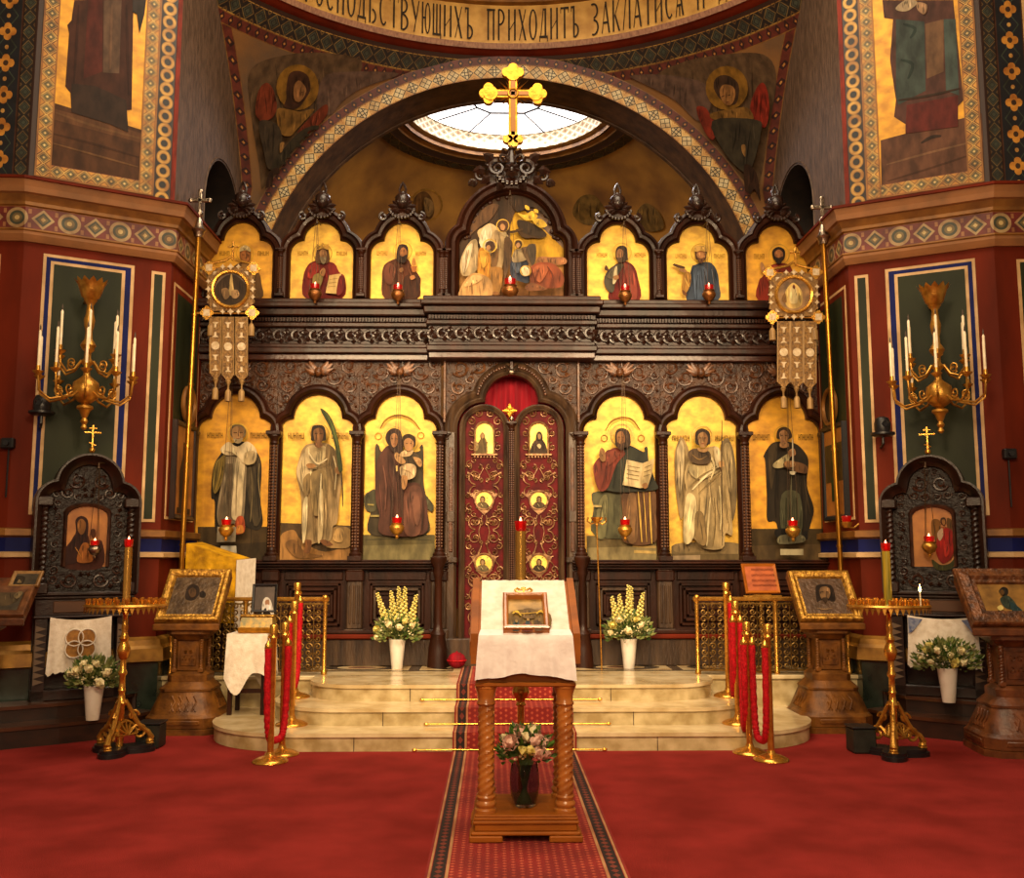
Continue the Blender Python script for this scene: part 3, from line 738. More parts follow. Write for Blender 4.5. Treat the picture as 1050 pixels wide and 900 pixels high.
# ================================================================== THE ICONOSTASIS
YI = 11.05
def zy(py, Y=YI): return atY(525, py, Y).z
def xy_(px, py=490, Y=YI): return atY(px, py, Y).x
ICO = thing('iconostasis', 'tall carved dark wood icon screen with gold icons across the sanctuary', 'icon screen', (0, YI, ZS))
PX = .0109
AX = [-3.545, -2.625, -1.705, -.785, .785, 1.705, 2.625, 3.545]          # column axes
BC = [-3.085, -2.165, -1.245, 1.245, 2.165, 3.085]                        # bay centres
XO = xy_(524.5)
def trefoil(xc, hw, R1, zb, zc, d=0, peak=0, n=14):
    R2 = hw - R1; lc = (R1, zc - R2); A = R1 + d; B = R2 + d; th = 0.0
    if d > 0:
        lo, hi = 0, PI / 2
        for _ in range(40):
            md = (lo + hi) / 2; p = (A * math.cos(md), zc + A * math.sin(md))
            if math.hypot(p[0] - lc[0], p[1] - lc[1]) < B: lo = md
            else: hi = md
        th = lo
    e = (A * math.cos(th), zc + A * math.sin(th)); la = math.atan2(e[1] - lc[1], e[0] - lc[0])
    r = [(hw + d, zb)] + [(lc[0] + B * math.cos(la * i / 8), lc[1] + B * math.sin(la * i / 8)) for i in range(9)]
    for i in range(1, n + 1):
        a = th + (PI / 2 - th) * i / n; x = A * math.cos(a); r.append((x, zc + A * math.sin(a) + peak * max(0, 1 - x / A) ** 1.6))
    l = [(-x, z) for x, z in r[:-1]]
    return [(xc + x, z) for x, z in l + r[::-1]]
def moulding(mb, tf, prof, Y, m=0):
    mb.loft([[(x, Y - e, z) for x, z in tf(d)] for d, e in prof], m)
def bead_col(mb, x, y, z0, z1, r, m=0, mb2=0, beads=True):
    h = z1 - z0
    mb.box(x - r * 2.1, x + r * 2.1, y - r * 2.1, y + r * 1.5, z0, z0 + r * 1.6, m, .006)
    mb.lathe([(r * 1.9, r * 1.6), (r * 2, r * 2.2), (r * 1.4, r * 2.8), (r * 1.5, r * 3.4), (r * 1.05, r * 4)], (x, y, z0), 12, m)
    zz = z0 + r * 4; ze = z1 - r * 4.2
    mb.lathe([(r, 0), (r, ze - zz)], (x, y, zz), 10, m)
    if beads:                                   # a strand of beads up the front and sides
        n = int((ze - zz) / (r * .95))
        for a in (-PI / 2, -PI * .2, -PI * .8):
            for i in range(n): mb.sph((x + r * math.cos(a), y + r * math.sin(a), zz + (i + .5) * (ze - zz) / n), r * .36, 6, mb2, (1, 1, .9))
    mb.lathe([(r * 1.05, 0), (r * 1.5, r * .5), (r * 1.2, r * 1.1), (r * 1.5, r * 2), (r * 2.1, r * 2.6), (r * 2.1, r * 3)], (x, y, ze), 12, m)
    mb.box(x - r * 2.3, x + r * 2.3, y - r * 2.3, y + r * 1.5, z1 - r * 1.2, z1, m, .006)
def pack(mb, inside, x0, x1, z0, z1, y, axis=None, sizes=(.11, .09, .072, .056, .043, .032, .023), seed=3, m=0, tr=.0135):
    """carved acanthus scrolls: spirals packed over an area, mirrored about an axis"""
    R = random.Random(seed); cs = []
    for r in sizes:
        for _ in range(500):
            x, z = R.uniform(x0, x1), R.uniform(z0, z1)
            if axis is not None and 0 < abs(x - axis) < r: continue
            if not all(inside(x + r * a, z + r * b) for a, b in ((1, 0), (-1, 0), (0, 1), (0, -1), (.7, .7), (-.7, .7), (.7, -.7), (-.7, -.7))): continue
            if any(math.hypot(x - a, z - b) < (r + c) * .96 for a, b, c in cs): continue
            cs.append((x, z, r))
            if axis is not None: cs.append((2 * axis - x, z, r))
    for i, (x, z, r) in enumerate(cs):
        d = 1 if (axis is None and i % 2) or (axis is not None and x < axis) else -1
        a0 = PI / 2 + d * (z * 7 % 3)
        if r > .026:
            mb.tube([(a, y - .004 * math.sin(PI * k / 22), b) for k, (a, b) in enumerate(spiral((x, z), r * .92, 1.5, a0, d, 20))], [tr * min(1, r / .07) * (1 - .5 * k / 20) for k in range(21)], 5, m)
            for k in range(3): leafblob(mb, x + r * .55 * math.cos(a0 + 2 * k), z + r * .55 * math.sin(a0 + 2 * k), y, r * .55, a0 + 2 * k + d * 1.3, .35, m, .02)
        else:
            for k in range(4): leafblob(mb, x, z, y, r, a0 + k * PI / 2, .4, m, .018)
# ---- dado
zd0, zd1 = ZS, zy(577, 10.95)
mb = MB(); ZP = zy(655, 10.85)
mb.box(-3.6, 3.6, 10.88, 11.2, ZS, ZP, 1, .01)
for s in (-1, 1):
    a, b = sorted((s * .72, s * 3.6))
    mb.box(a, b, 10.84, 11.2, ZP, ZP + .05, 2, .012); mb.box(a, b, 10.87, 11.2, ZP + .05, ZP + .09, 0, .01)
mb.build('plinth', [WOOD, WOODG, REDW], ICO)
for i, x in enumerate(BC):
    mb = MB(); h = .46; zt = zd1 - .06; m0 = 1 if abs(x) < 2 else 0
    mb.box(x - h, x + h, 11.0, 11.2, ZP + .09, zt, 0)
    z0, z1 = ZP + .13, zt - .16
    for k, (e, yy, mm) in enumerate(((.30, 10.97, 0), (.26, 10.95, m0), (.22, 10.975, 0))):
        t = .035
        q = z0 + k * .05, z1 - k * .05
        mb.box(x - e, x + e, yy, 11.0, q[0], q[0] + t, mm, .008); mb.box(x - e, x + e, yy, 11.0, q[1] - t, q[1], mm, .008)
        for s in (-1, 1): mb.box(x + s * e, x + s * (e - t), yy, 11.0, *q, mm, .008)
    mb.box(x - .16, x + .16, 10.97, 11.0, z0 + .17, z1 - .17, 0, .014)
    mb.box(x - .32, x + .32, 10.98, 11.0, zt - .13, zt - .03, 0, .012)
    mb.build('dado_panel', [WOOD, WOODG], ICO)
for x in AX:
    mb = MB(); m0 = 1 if abs(x) < 2 else 0
    mb.box(x - .11, x + .11, 10.9, 11.2, ZS, ZP + .1, m0, .012); mb.box(x - .085, x + .085, 10.92, 11.2, ZP + .1, zd1 - .06, m0, .012)
    for q in (-.045, 0, .045): mb.box(x + q - .012, x + q + .012, 10.905, 10.95, ZP + .16, zd1 - .24, m0, .008)
    mb.box(x - .1, x + .1, 10.89, 11.0, zd1 - .2, zd1 - .08, 0, .014)
    mb.build('pilaster', [WOOD, WOODG], ICO)
mb = MB()
for s in (-1, 1):
    a, b = sorted((s * .68, s * 3.6))
    for y, za, zb in ((10.9, -.07, -.04), (10.86, -.04, -.012), (10.82, -.012, .012), (10.88, .012, .035)): mb.box(a, b, y, 11.2, zd1 + za, zd1 + zb, 0, .008)
mb.build('dado_cornice', WOOD, ICO)
for s in (-1, 1):                               # the dark turned newels standing either side of the doors
    mb = MB(); mb.lathe([(.115, 0), (.11, .05), (.1, .2), (.075, .33), (.085, .35), (.05, .4), (.045, .46), (.04, .95), (.06, 1.0), (.05, 1.05), (.09, 1.13), (.09, 1.17)], (s * .78, 10.76, ZS), 16)
    mb.build('newel', WOOD, ICO)
# ---- lower tier
zb = zd1 + .02; z_sp = zy(367, YI); hw, R1 = 38 * PX, 24.8 * PX; zc1 = zy(429.6, YI)
def low_tf(x): return lambda d: trefoil(x, hw, R1, zb, zc1, d)
PROF = [(0, 0), (0, .05), (.012, .062), (.024, .05), (.03, .075), (.055, .1), (.08, .09), (.09, .06), (.105, .07), (.115, .055), (.118, .03)]
for s in (-1, 1):
    xs = AX[:4] if s < 0 else AX[4:]; bcs = BC[:3] if s < 0 else BC[3:]
    for b in bcs:
        pts = [(b - .46, zb), (b - .46, z_sp + .02), (b + .46, z_sp + .02), (b + .46, zb)] + trefoil(b, hw, R1, zb, zc1, .06)[::-1]
        mb = MB(); mb.poly([(x, YI - .025, z) for x, z in pts], 1)
        C2 = [trefoil(b, hw, R1, zb, zc1, .125)]
        def inside(x, z, b=b):
            if not (b - .45 < x < b + .45 and z < z_sp - .01): return False
            dx = abs(x - b)
            if math.hypot(dx, z - zc1) < R1 + .11: return False
            return math.hypot(dx - R1, z - (zc1 - (hw - R1))) > (hw - R1) + .11 and (z > zc1 + .02 or dx > hw + .1)
        pack(mb, inside, b - .45, b, zc1 - .02, z_sp - .01, YI - .03, b, seed=int(abs(b) * 50))
        mb.build('carved_spandrel', [CARVE, mat('shaded_spandrel_ground', '48290f', .45, 0, (12, '28130a'), (24, 1.0), spec=.4)], ICO)  # ground darker than the relief, shade of the hollows put into the colour
        mb = MB(); moulding(mb, low_tf(b), PROF, YI); mb.build('arch_frame', WOOD, ICO)
        # winged cherub head on the spandrel
        mb = MB(); zc = zy(382, YI - .08); y = YI - .09
        mb.sph((b, y, zc), .044, 10, 0, (1, .9, 1.15)); mb.sph((b, y + .006, zc + .018), .047, 8, 0, (1, .8, .9)); mb.sph((b, y - .042, zc - .004), .009, 6)
        for q in (-1, 1):
            for k, (L, a) in enumerate(((.17, 1.0), (.18, .7), (.16, .38), (.1, -.1))): leafblob(mb, b + q * .02, zc - .01, y + .015 + .004 * k, L, a if q > 0 else PI - a, .22, 0, .016)
        mb.build('cherub', mat('cherub_carving', '6e4424', .36, .15, (20, '3a2010')), ICO)
    for x in xs:
        mb = MB(); bead_col(mb, x, YI - .13, zb, zy(443, YI - .1), .036, 0, 1)
        if abs(x) < 1: bead_col(mb, x * 1.11 if False else x - s * .075, YI - .1, zb, zy(443, YI - .1), .022, 2, 2, False)
        mb.build('column', [WOOD, SILVER if False else mat('highlit_bead', '5e3c26', .3, 0, coat=.2), WOODG], ICO)
# ---- the icons of the lower tier (painted panels)
ICN = V((0, -1, 0)); ICO_O = V((0, YI - .002, 0))
def icon(px0, txt, b, label, gm=GOLD):
    cr = (px0, 395, 4.863)
    base = [(x, YI - .001, z) for x, z in trefoil(b, hw, R1, zb - .01, zc1, .004)]
    return paint('icon_painting', ICO, txt, cr, ICO_O, ICN, base, gm, label=label)
icon(195, """
!4e3c22 38,705 405,705 405,872 38,872
!3d2f1c 38,800 405,780 405,872 38,872
r e6bd4e 238,240,52,5
t 7a5618 85,165,236,28,7
t 7a5618 300,395,236,28,8
2f281f 150,345 185,300 265,280 330,330 356,400 350,560 362,680 335,722 270,700 255,660 200,665 160,722 125,722 122,580 105,560 108,460 122,390
4a3f2c 280,380 335,350 352,420 345,560 355,660 320,700 290,560
/7 6e6040 300,400 310,520 300,680
/6 201a14 330,380 335,520 345,660
/6 8a7a50 345,390 340,470 350,560
8d7d62 185,350 275,330 268,660 240,690 200,690 150,705 133,640 150,520 175,400
6a5c46 175,480 195,470 200,690 150,700 140,640
d0bd94 232,360 275,345 264,500 252,660 207,655 215,520
/5 8a7a58 245,380 232,500 228,650
!6e5e46 180,390 212,390 212,430 205,530 190,530
d9c59b 150,322 190,282 235,306 285,280 330,322 322,385 270,392 232,350 180,347
b59f74 275,335 325,330 322,385 272,392
/4 9a865c 165,325 205,335 235,352
7d6a30 120,400 150,362 178,352 158,480 125,540 112,500
/5 b8963e 160,370 150,440 128,520
/4 3a3018 140,380 130,450 118,520
7a6a4a 205,215 215,198 255,198 275,218 278,245 262,262 215,262 202,245
b98d5a 212,215 238,203 266,216 266,250 256,276 238,286 220,276 210,248
8f693f 240,205 266,216 266,250 256,276 242,284 250,250
/4 5a3e22 216,236 234,236
/4 5a3e22 246,236 262,236
/3 6e4a2a 240,240 242,254
/4 7a3a24 230,266 250,266
a8946c 215,262 238,268 262,262 256,282 238,290 220,282
a84a26 232,660 266,658 270,730 222,738
c07a30 238,700 262,700 264,735 230,735
!9c9076 136,705 230,705 226,780 132,782
!b8b29e 152,800 230,800 232,836 150,836
/4 2a2216 305,700 302,805
""", BC[0], 'gold icon of a bearded saint in white stole and dark vestments', GOLDO)
icon(280, """
!5a452a 38,685 395,700 395,872 34,872
b08046 36,760 60,730 105,722 130,760 165,790 260,830 392,800 392,872 34,872
8a6236 60,790 110,770 160,830 250,850 120,860
9a7a4a 262,800 290,720 330,702 386,720 388,800 320,812
c09a5e 300,770 315,715 350,720 345,780
r eccb5c 228,238,50,5
t 7a5618 75,158,236,30,6
t 7a5618 290,378,236,30,7
a88e62 150,312 188,290 270,290 318,335 345,440 332,560 320,680 298,705 285,772 228,782 150,780 140,560 115,440 130,370
c9b384 160,320 200,296 250,300 275,330 230,400 200,420 170,380
cbb586 128,380 160,335 195,400 190,480 165,555 136,490 118,440
8a734a 150,470 185,440 180,520 158,556
77613e 268,296 312,330 328,430 305,560 285,440 262,380
8f784e 190,440 260,430 270,520 235,640 200,640 185,560
d6c598 150,590 172,560 168,700 158,775 146,770
c4ae7e 230,540 248,530 250,690 240,770 222,770
/9 d8c79c 240,440 236,560 244,700
/7 6e5a38 208,540 200,660 205,775
/7 6e5a38 268,540 272,650 262,770
/6 8a734a 290,480 300,600 290,700
/8 ddcca0 175,330 220,390 270,365
/5 7a6440 190,420 235,402 280,380
/5 7a6440 285,330 275,400 290,480
/6 d2bf92 300,350 315,420 308,520
a87a48 165,395 190,388 215,400 200,412 175,412
a87a48 310,412 335,402 348,420 335,440 315,440
33261a 190,262 195,208 225,197 256,208 264,260 256,276 196,276
8a5f38 202,225 228,212 250,226 250,258 240,288 226,300 212,288 203,258
6a4424 228,212 250,226 250,258 240,288 232,294 236,250
/4 3a2414 208,240 222,240
/4 3a2414 232,240 246,240
7a5230 214,286 240,286 246,302 228,312 208,302
3f4a22 234,118 272,138 306,200 330,300 346,400 342,432 326,420 310,310 284,215
5e6a30 244,122 275,150 310,230 330,320 326,330 300,230 268,150
/7 3a2a18 340,425 346,520 348,605
7a4e2a 158,772 190,772 192,800 180,836 152,832 160,800
6a4426 232,775 262,770 300,795 262,800
""", BC[1], 'gold icon of a white-robed saint holding a tall palm branch')
icon(362, """
!6e6440 48,745 408,745 408,872 48,872
!857a50 48,800 408,790 408,872 48,872
/8 575034 60,770 200,765 390,772
r e9cd66 204,262,58,5
r e9cd66 280,286,46,5
r b8892a 126,254,18,5
r b8892a 338,250,18,5
/9 a3781f 135,215 165,170 225,148 290,168 335,220
/4 e8c040 145,215 172,178 225,158 285,176 326,216
4a3f2c 110,312 128,298 142,330 200,340 325,330 332,308 350,308 352,480 366,560 372,640 362,745 92,745 86,640 106,600 110,500
55523a 58,548 80,530 112,522 114,620 70,626 56,590
55523a 350,535 375,560 402,600 392,630 366,604
!9a8a4e 72,590 104,592 104,600 72,598
!9a8a4e 86,646 130,646 130,656 86,656
58362a 176,300 240,310 270,420 258,480 330,490 362,560 372,640 352,742 142,742 132,640 112,560 116,400 138,340
6e4636 262,520 336,508 352,640 330,742 262,742 250,640
7a503e 290,540 325,540 338,640 318,700 300,640
/8 452a20 250,500 246,620 240,735
/8 452a20 180,440 200,560 190,700
/7 7a5040 150,400 165,500 160,620
/6 3c241c 345,560 350,640 340,730
/6 704838 215,480 220,600 216,720
3d281e 162,268 172,230 205,214 240,235 246,330 205,335 182,305
b98558 186,255 203,238 220,250 222,285 212,304 200,308 190,290
8f6038 210,246 221,252 222,285 212,304 206,280
/3 4a2e18 190,266 200,266
/3 4a2e18 208,266 218,266
/3 8a3a28 200,292 212,292
54442f 250,338 300,330 330,360 312,402 250,396
d2b688 232,412 268,390 312,402 306,456 250,470
/4 a8885a 250,420 280,430 300,450
cfb080 236,338 268,318 300,322 286,350 242,356
3c2c18 248,290 250,252 280,242 310,260 312,292 300,310 256,310
b78654 254,278 276,262 300,278 302,300 290,322 272,328 258,312
/3 4a2e18 262,290 274,290
/3 4a2e18 284,290 294,290
a87c4c 242,452 272,458 262,512 244,512
b58a58 300,358 338,368 342,402 326,402
b58a58 206,345 222,335 262,380 240,392 214,372
!cfae68 214,400 222,400 222,428 214,428
""", BC[2], 'gold icon of an enthroned mother in dark robes with a child')
icon(592, """
!7a6a44 46,750 410,750 410,872 50,872
!9a8a5e 46,810 410,800 410,872 50,872
!c9a860 275,795 392,800 392,812 275,806
!d0b068 282,822 392,826 392,840 282,836
r ecd070 222,250,58,5
r b8892a 134,264,18,5
r b8892a 318,264,18,5
/9 a3781f 140,225 170,180 222,160 275,172 312,222
/4 ecc848 152,226 176,190 222,170 270,182 302,222
605f42 72,560 106,528 385,524 398,560 390,610 388,750 90,750 82,610
7a7650 96,640 120,560 150,560 140,750 96,750
6b4a2e 232,528 384,526 392,640 390,780 230,780 226,640
8a6640 250,560 290,550 300,760 250,770
/9 d9b050 303,530 312,640 322,782
/9 d9b050 360,530 364,640 372,790
/4 d9b050 330,530 338,640 346,780
!b8a468 80,596 122,598 122,608 80,606
34362a 186,318 255,298 330,332 334,312 350,310 356,380 386,470 386,522 140,522 130,400 142,330
7a3424 140,335 195,310 240,338 195,395 152,510 106,522 80,430 90,380
8f4430 150,345 185,322 215,338 170,390 140,400
/7 5a241a 150,380 140,450 120,515
/6 23261e 200,400 190,460 180,515
a87848 112,322 122,310 138,330 140,372 122,380 108,350
/4 c89a62 118,312 124,345
!dcc692 246,370 326,388 312,512 226,496
!cbb27c 326,388 386,364 372,440 350,508 312,512
/3 8a7444 250,400 312,412
/3 8a7444 248,420 310,432
/3 8a7444 245,440 308,452
/3 8a7444 243,460 306,472
/3 8a7444 335,410 370,396
/3 8a7444 332,432 366,420
/3 8a7444 330,454 362,444
a87848 322,495 345,485 352,505 335,515
3a2a1c 188,272 194,226 225,213 258,232 266,288 250,308 196,308
b07c4a 198,244 216,228 234,244 238,280 226,312 212,314 200,288
8a5a32 220,230 234,244 238,280 226,312 222,280
4a3020 200,284 216,292 236,284 230,316 214,322 202,310
/3 3a2414 202,258 212,258
/3 3a2414 222,258 232,258
""", BC[3], 'gold icon of a seated bearded figure holding an open book')
icon(677, """
!7d6a45 56,800 405,800 405,880 56,880
907a52 58,810 100,786 300,780 402,795 402,850 240,830 100,836
!6a5838 56,840 405,840 405,880 56,880
!a08a6a 60,850 200,845 200,880 60,880
r edcf68 212,252,52,5
t 7a5618 60,150,250,26,6
t 7a5618 275,370,250,26,6
9c8458 74,335 90,278 108,260 138,310 148,400 132,540 105,672 82,560 72,420
c9b488 82,345 95,290 108,275 120,330 112,460 96,540
/5 75613c 120,320 125,440 108,600
/5 75613c 100,380 100,480 96,560
7d6a48 300,330 324,266 350,282 374,380 382,560 362,672 338,610
b09a6c 318,330 332,285 350,310 362,420 350,540
/5 5c4a2e 335,340 350,480 352,620
bfa572 150,365 240,310 292,312 320,390 335,480 362,732 325,738 310,812 215,812 165,762 115,778 122,560 130,520 120,450
e2cf9a 128,560 165,545 180,600 165,760 118,776
d6c08a 150,400 220,390 300,385 290,430 200,470 150,440
/10 ead9a8 160,520 230,450 310,395
/7 8a7448 150,500 220,440 300,410
/7 8a7448 190,540 250,480 300,440
/9 ddc994 240,330 270,400 250,470
/7 8a7448 200,560 190,680 200,770
/9 ddc994 250,560 240,680 232,800
/7 7a643c 270,560 275,690 262,805
/8 e2cf9a 295,500 305,620 300,720
/6 8a7448 320,500 332,620 345,725
8c744a 175,640 215,640 235,760 215,800 180,760
5a4630 140,332 182,314 246,332 246,386 190,392 148,376
/5 8a6c40 160,345 195,370 235,350
b58a56 186,310 210,318 240,308 236,328 212,334 190,326
d9c698 268,312 296,320 300,400 280,400
3a2a1a 174,262 180,228 208,214 242,230 250,262 242,296 184,296
b78a58 188,252 212,232 234,250 236,280 224,306 210,312 196,300
8f6338 216,234 234,250 236,280 224,306 218,280
/3 3a2414 194,262 206,262
/3 3a2414 218,262 230,262
/3 8a3a28 206,290 218,290
b58a56 292,382 314,378 318,400 298,408
/6 4a3620 308,172 306,400 310,800
""", BC[4], 'gold icon of a white-robed winged angel with a staff')
icon(760, """
!4a3a20 46,715 405,715 405,872 46,872
!5e4a2c 46,800 405,790 405,872 46,872
r dcae3c 212,250,50,5
t 7a5618 58,145,244,30,7
t 7a5618 285,362,244,30,7
2b2318 150,292 200,280 270,290 322,340 336,390 328,500 362,610 350,680 322,762 300,765 200,742 170,680 130,672 128,560 120,380 112,350
40331f 140,310 180,295 170,420 150,520 135,400
/6 1a150e 180,420 170,560 175,660
/6 453826 310,420 325,540 345,640
/5 1a150e 300,440 305,600 310,740
4c4c36 202,545 292,545 298,742 206,745
/8 6e6c4e 250,450 248,600 250,740
/6 30301f 225,560 222,740
/6 30301f 275,560 280,740
b8a878 160,392 195,365 235,340 246,356 215,405 168,412
c08a58 235,328 262,314 272,345 242,354
6b4a2c 215,385 270,380 328,402 320,440 222,412
a87848 216,380 262,378 270,402 226,408
/6 d8cdb0 256,265 257,340 258,435
e0d4b0 240,430 272,430 266,444 248,444
3c2a18 176,256 184,220 212,207 240,218 254,252 240,268 186,268
b8875a 190,240 212,222 234,240 234,268 224,290 212,296 198,288
8f6338 216,224 234,240 234,268 224,290 218,262
a0744a 196,284 230,284 236,304 212,312 192,304
/3 3a2414 196,250 208,250
/3 3a2414 217,250 229,250
/3 8a3a28 206,278 219,278
1a1712 170,720 225,715 222,755 175,755
1a1712 310,730 330,730 332,765 312,768
6e6a50 196,748 300,745 312,780 190,790
!b0a684 195,816 310,816 310,846 195,846
""", BC[5], 'gold icon of a dark-cloaked warrior saint holding a sword', GOLDO)
# ---- central bay and the royal doors
zt = zy(367, YI); zcd = zy(412, YI); hwd, R1d = 57 * PX, 28.5 * PX; zbd = ZS + .02
dtf = lambda d: trefoil(XO, hwd, R1d, zbd, zcd, d)
mb = MB(); xl, xr = XO - .77, XO + .77
pts = [(xl, zbd), (xl, zt + .02), (xr, zt + .02), (xr, zbd)] + dtf(.05)[::-1]
mb.poly([(x, YI - .06, z) for x, z in pts], 1)
def inside(x, z):
    dx = abs(x - XO)
    if dx > .72 or z > zt - .02: return False
    if math.hypot(dx, z - zcd) < R1d + .14 or dx < .1 and z < zcd + R1d + .14: return False
    return math.hypot(dx - R1d, z - (zcd - (hwd - R1d))) > hwd - R1d + .14 and z > zcd - .25
pack(mb, inside, XO - .72, XO, zcd - .2, zt - .02, YI - .07, XO, seed=8)
for a, b, c, d in ((xl, xr, zt - .015, zt + .02), (xl, xl + .03, zcd - .25, zt), (xr - .03, xr, zcd - .25, zt)): mb.box(a, b, YI - .1, YI - .06, c, d, 0, .006)
mb.build('carved_spandrel', [mat('carved_relief_centre', '6c4529', .38, 0, (12, '422611'), (35, .3), coat=.1, spec=.4), MATS['shaded_spandrel_ground']], ICO)
mb = MB(); moulding(mb, dtf, [(-.01, -.1), (-.01, .06), (.02, .085), (.04, .07), (.06, .1), (.1, .12), (.125, .1), (.14, .06)], YI)
for i in range(34):                              # egg-and-leaf cut along the arch moulding
    a = PI * (.06 + .88 * i / 33); p = (XO + (R1d + .075) * math.cos(a), zcd + (R1d + .075) * math.sin(a))
    if p[1] > zcd + .03: mb.sph((p[0], YI - .115, p[1]), .016, 6, 1)
mb.build('door_arch_frame', [WOODG, CARVE], ICO)
mb = MB(); x0 = []
for i in range(61):
    x = XO - .62 + 1.24 * i / 60; x0.append((x, YI + .16 + .012 * math.sin(i * 1.1), 0))
mb.loft([[(x, y, z) for x, y, _ in x0] for z in (ZS + .6, zcd + R1d + .06)], 0)
mb.build('curtain', CURT, ICO)
mb = MB(); zq = zy(420, YI - .05); y = YI + .02     # small gilt star cross over the meeting of the leaves
for k in range(4):
    leafblob(mb, XO - .02, zq, y, .085, k * PI / 2, .3, 0, .012); leafblob(mb, XO - .02, zq, y + .004, .06, PI / 4 + k * PI / 2, .22, 0, .01)
mb.tube([(XO - .02, y, zq), (XO - .02, YI - .02, zq - .14)], .008, 5)
mb.build('star_cross', GOLDC, ICO)
mb = MB(); zq = zy(379, YI - .15)                 # silvered dove with raised wings on the keystone
mb.sph((XO, YI - .15, zq - .03), .05, 10, 0, (1, .8, .75))
for q in (-1, 1):
    leafblob(mb, XO + q * .02, zq - .03, YI - .16, .1, PI / 2 - q * .5, .3, 0, .03)
mb.box(XO - .02, XO + .02, YI - .15, YI - .06, zq - .04, zq + .1, 1, .006)
mb.build('dove_ornament', [SILVER, WOOD], ICO)
zld = zy(440.5, YI)
def leaf_arch(xc, w, z0, zs, d=0, n=16): return [(xc - w - d, z0)] + [(xc - (w + d) * math.cos(PI * i / n), zs + (w + d) * math.sin(PI * i / n)) for i in range(n + 1)] + [(xc + w + d, z0)]
for s in (-1, 1):
    xc = XO + s * .305; w = .215; ya = YI - .02
    mb = MB(); mb.prism(leaf_arch(xc, w + .02, ZS + .05, zld), lambda a, b, d: (a, d, b), ya, ya + .05)
    D = mb.build('royal_door', mat('crimson_door_panel', '5c0c10', .6, 0, (10, '3e070a'), spec=.15), ICO)
    mb = MB(); la = lambda d: leaf_arch(xc, w, ZS + .05, zld, d)
    moulding(mb, la, [(0, 0), (0, .035), (.012, .045), (.022, .035), (.03, .05), (.052, .06), (.066, .05), (.072, .0)], ya)
    mb.build('door_frame', WOODG, D)
    # gilt scrollwork, mirrored about the leaf's middle
    mb = MB()
    def sc(px, py, r, t, a0, d, th=.007):
        for q in (-1, 1):
            x = xc + q * px; z = zy(py, ya); dd = d * q; aa = a0 if q > 0 else PI - a0
            mb.tube([(a, ya - .012 - .004 * math.sin(k), b) for k, (a, b) in enumerate(spiral((x, z), r, t, aa, dd, 22))], [th * (1.1 - .5 * k / 22) for k in range(23)], 5)
            for k in range(3): leafblob(mb, x, z, ya - .01, r * .5, aa + 2.1 * k, .4, 0, .015)
    for py in (472, 486, 527, 536, 566, 590, 598, 630): sc(.115, py, .038, 1.2, PI / 2, -1, .005)
    for py in (497, 543, 602, 640):
        sc(.1, py - 8, .085, 1.35, -PI / 2, 1); sc(.1, py + 8, .075, 1.3, PI / 2, -1)
        sc(.17, py - 18, .04, 1.2, 0, 1)
    for py in (476, 520, 560, 622): sc(.165, py, .042, 1.2, PI / 2, -1); sc(.05, py + (14 if py != 476 else 3), .03, 1.1, PI / 2, 1)
    for py in (488, 508, 532, 552, 590, 612): sc(.19, py, .03, 1.2, PI / 2, 1); sc(.04, py + 4, .026, 1.2, -PI / 2, -1)
    for py in (432, 444, 458): sc(.15, py, .05, 1.3, PI / 2, 1)
    sc(.07, 424, .05, 1.3, PI / 2, 1)
    for q in (-1, 1):
        for pts in (((.02, 528), (.06, 545), (.03, 560), (.1, 573), (.16, 570)), ((.02, 590), (.07, 600), (.18, 592)), ((.01, 480), (.07, 490), (.19, 484)), ((.02, 556), (.05, 566), (.17, 580))):
            c3 = [(xc + q * a, ya - .012, zy(b, ya)) for a, b in pts]; mb.tube(c3, .006, 5)
    mb.build('scrollwork', DOORS, D)
    # arched icon above, round medallions below
    pxc = 494.7 if s < 0 else 552.7
    zi0, zi1 = zy(465.5, ya), zy(443, ya); wi = .098
    fr = lambda d: leaf_arch(xc, wi, zi0, zi1, d)
    mb = MB(); moulding(mb, fr, [(0, .01), (0, .028), (.015, .034), (.026, .02), (.026, 0)], ya)
    mb.box(xc - .15, xc + .15, ya - .035, ya, zi0 - .02, zi0 + .005, 0, .005)
    for k in range(7): mb.box(xc - .12 + k * .036, xc - .1 + k * .036, ya - .03, ya, zi0 - .045, zi0 - .02, 0, .004)
    mb.build('icon_niche', DOORS, D)
    if s < 0: t = "7a6238 40,60 60,30 72,5 90,30 96,60 92,110 36,110 30,80\n6a4a2a 60,8 72,-8 84,8 82,24 64,24\nb08a58 64,6 72,-2 80,8 78,22 68,24\na8905a 30,60 44,40 52,70 40,90\n/4 5a4020 96,40 92,70"
    else: t = "4a3626 30,110 34,60 56,30 74,24 92,32 108,62 112,110\n3a2a1e 58,30 60,0 74,-12 88,2 88,32\nb08a58 66,8 74,0 82,10 80,26 70,28\nd9c090 62,60 74,52 84,64 74,76"
    b3 = [(x, ya - .012, z) for x, z in fr(0)]
    o = V((0, ya - .013, 0)); paint('door_icon', D, t, (pxc - 14.4, 444.5, 5), o, ICN, b3, mat('gold_leaf_pale', 'f2d468', .45, .15, (6, 'd8ac38')), eps=.001)
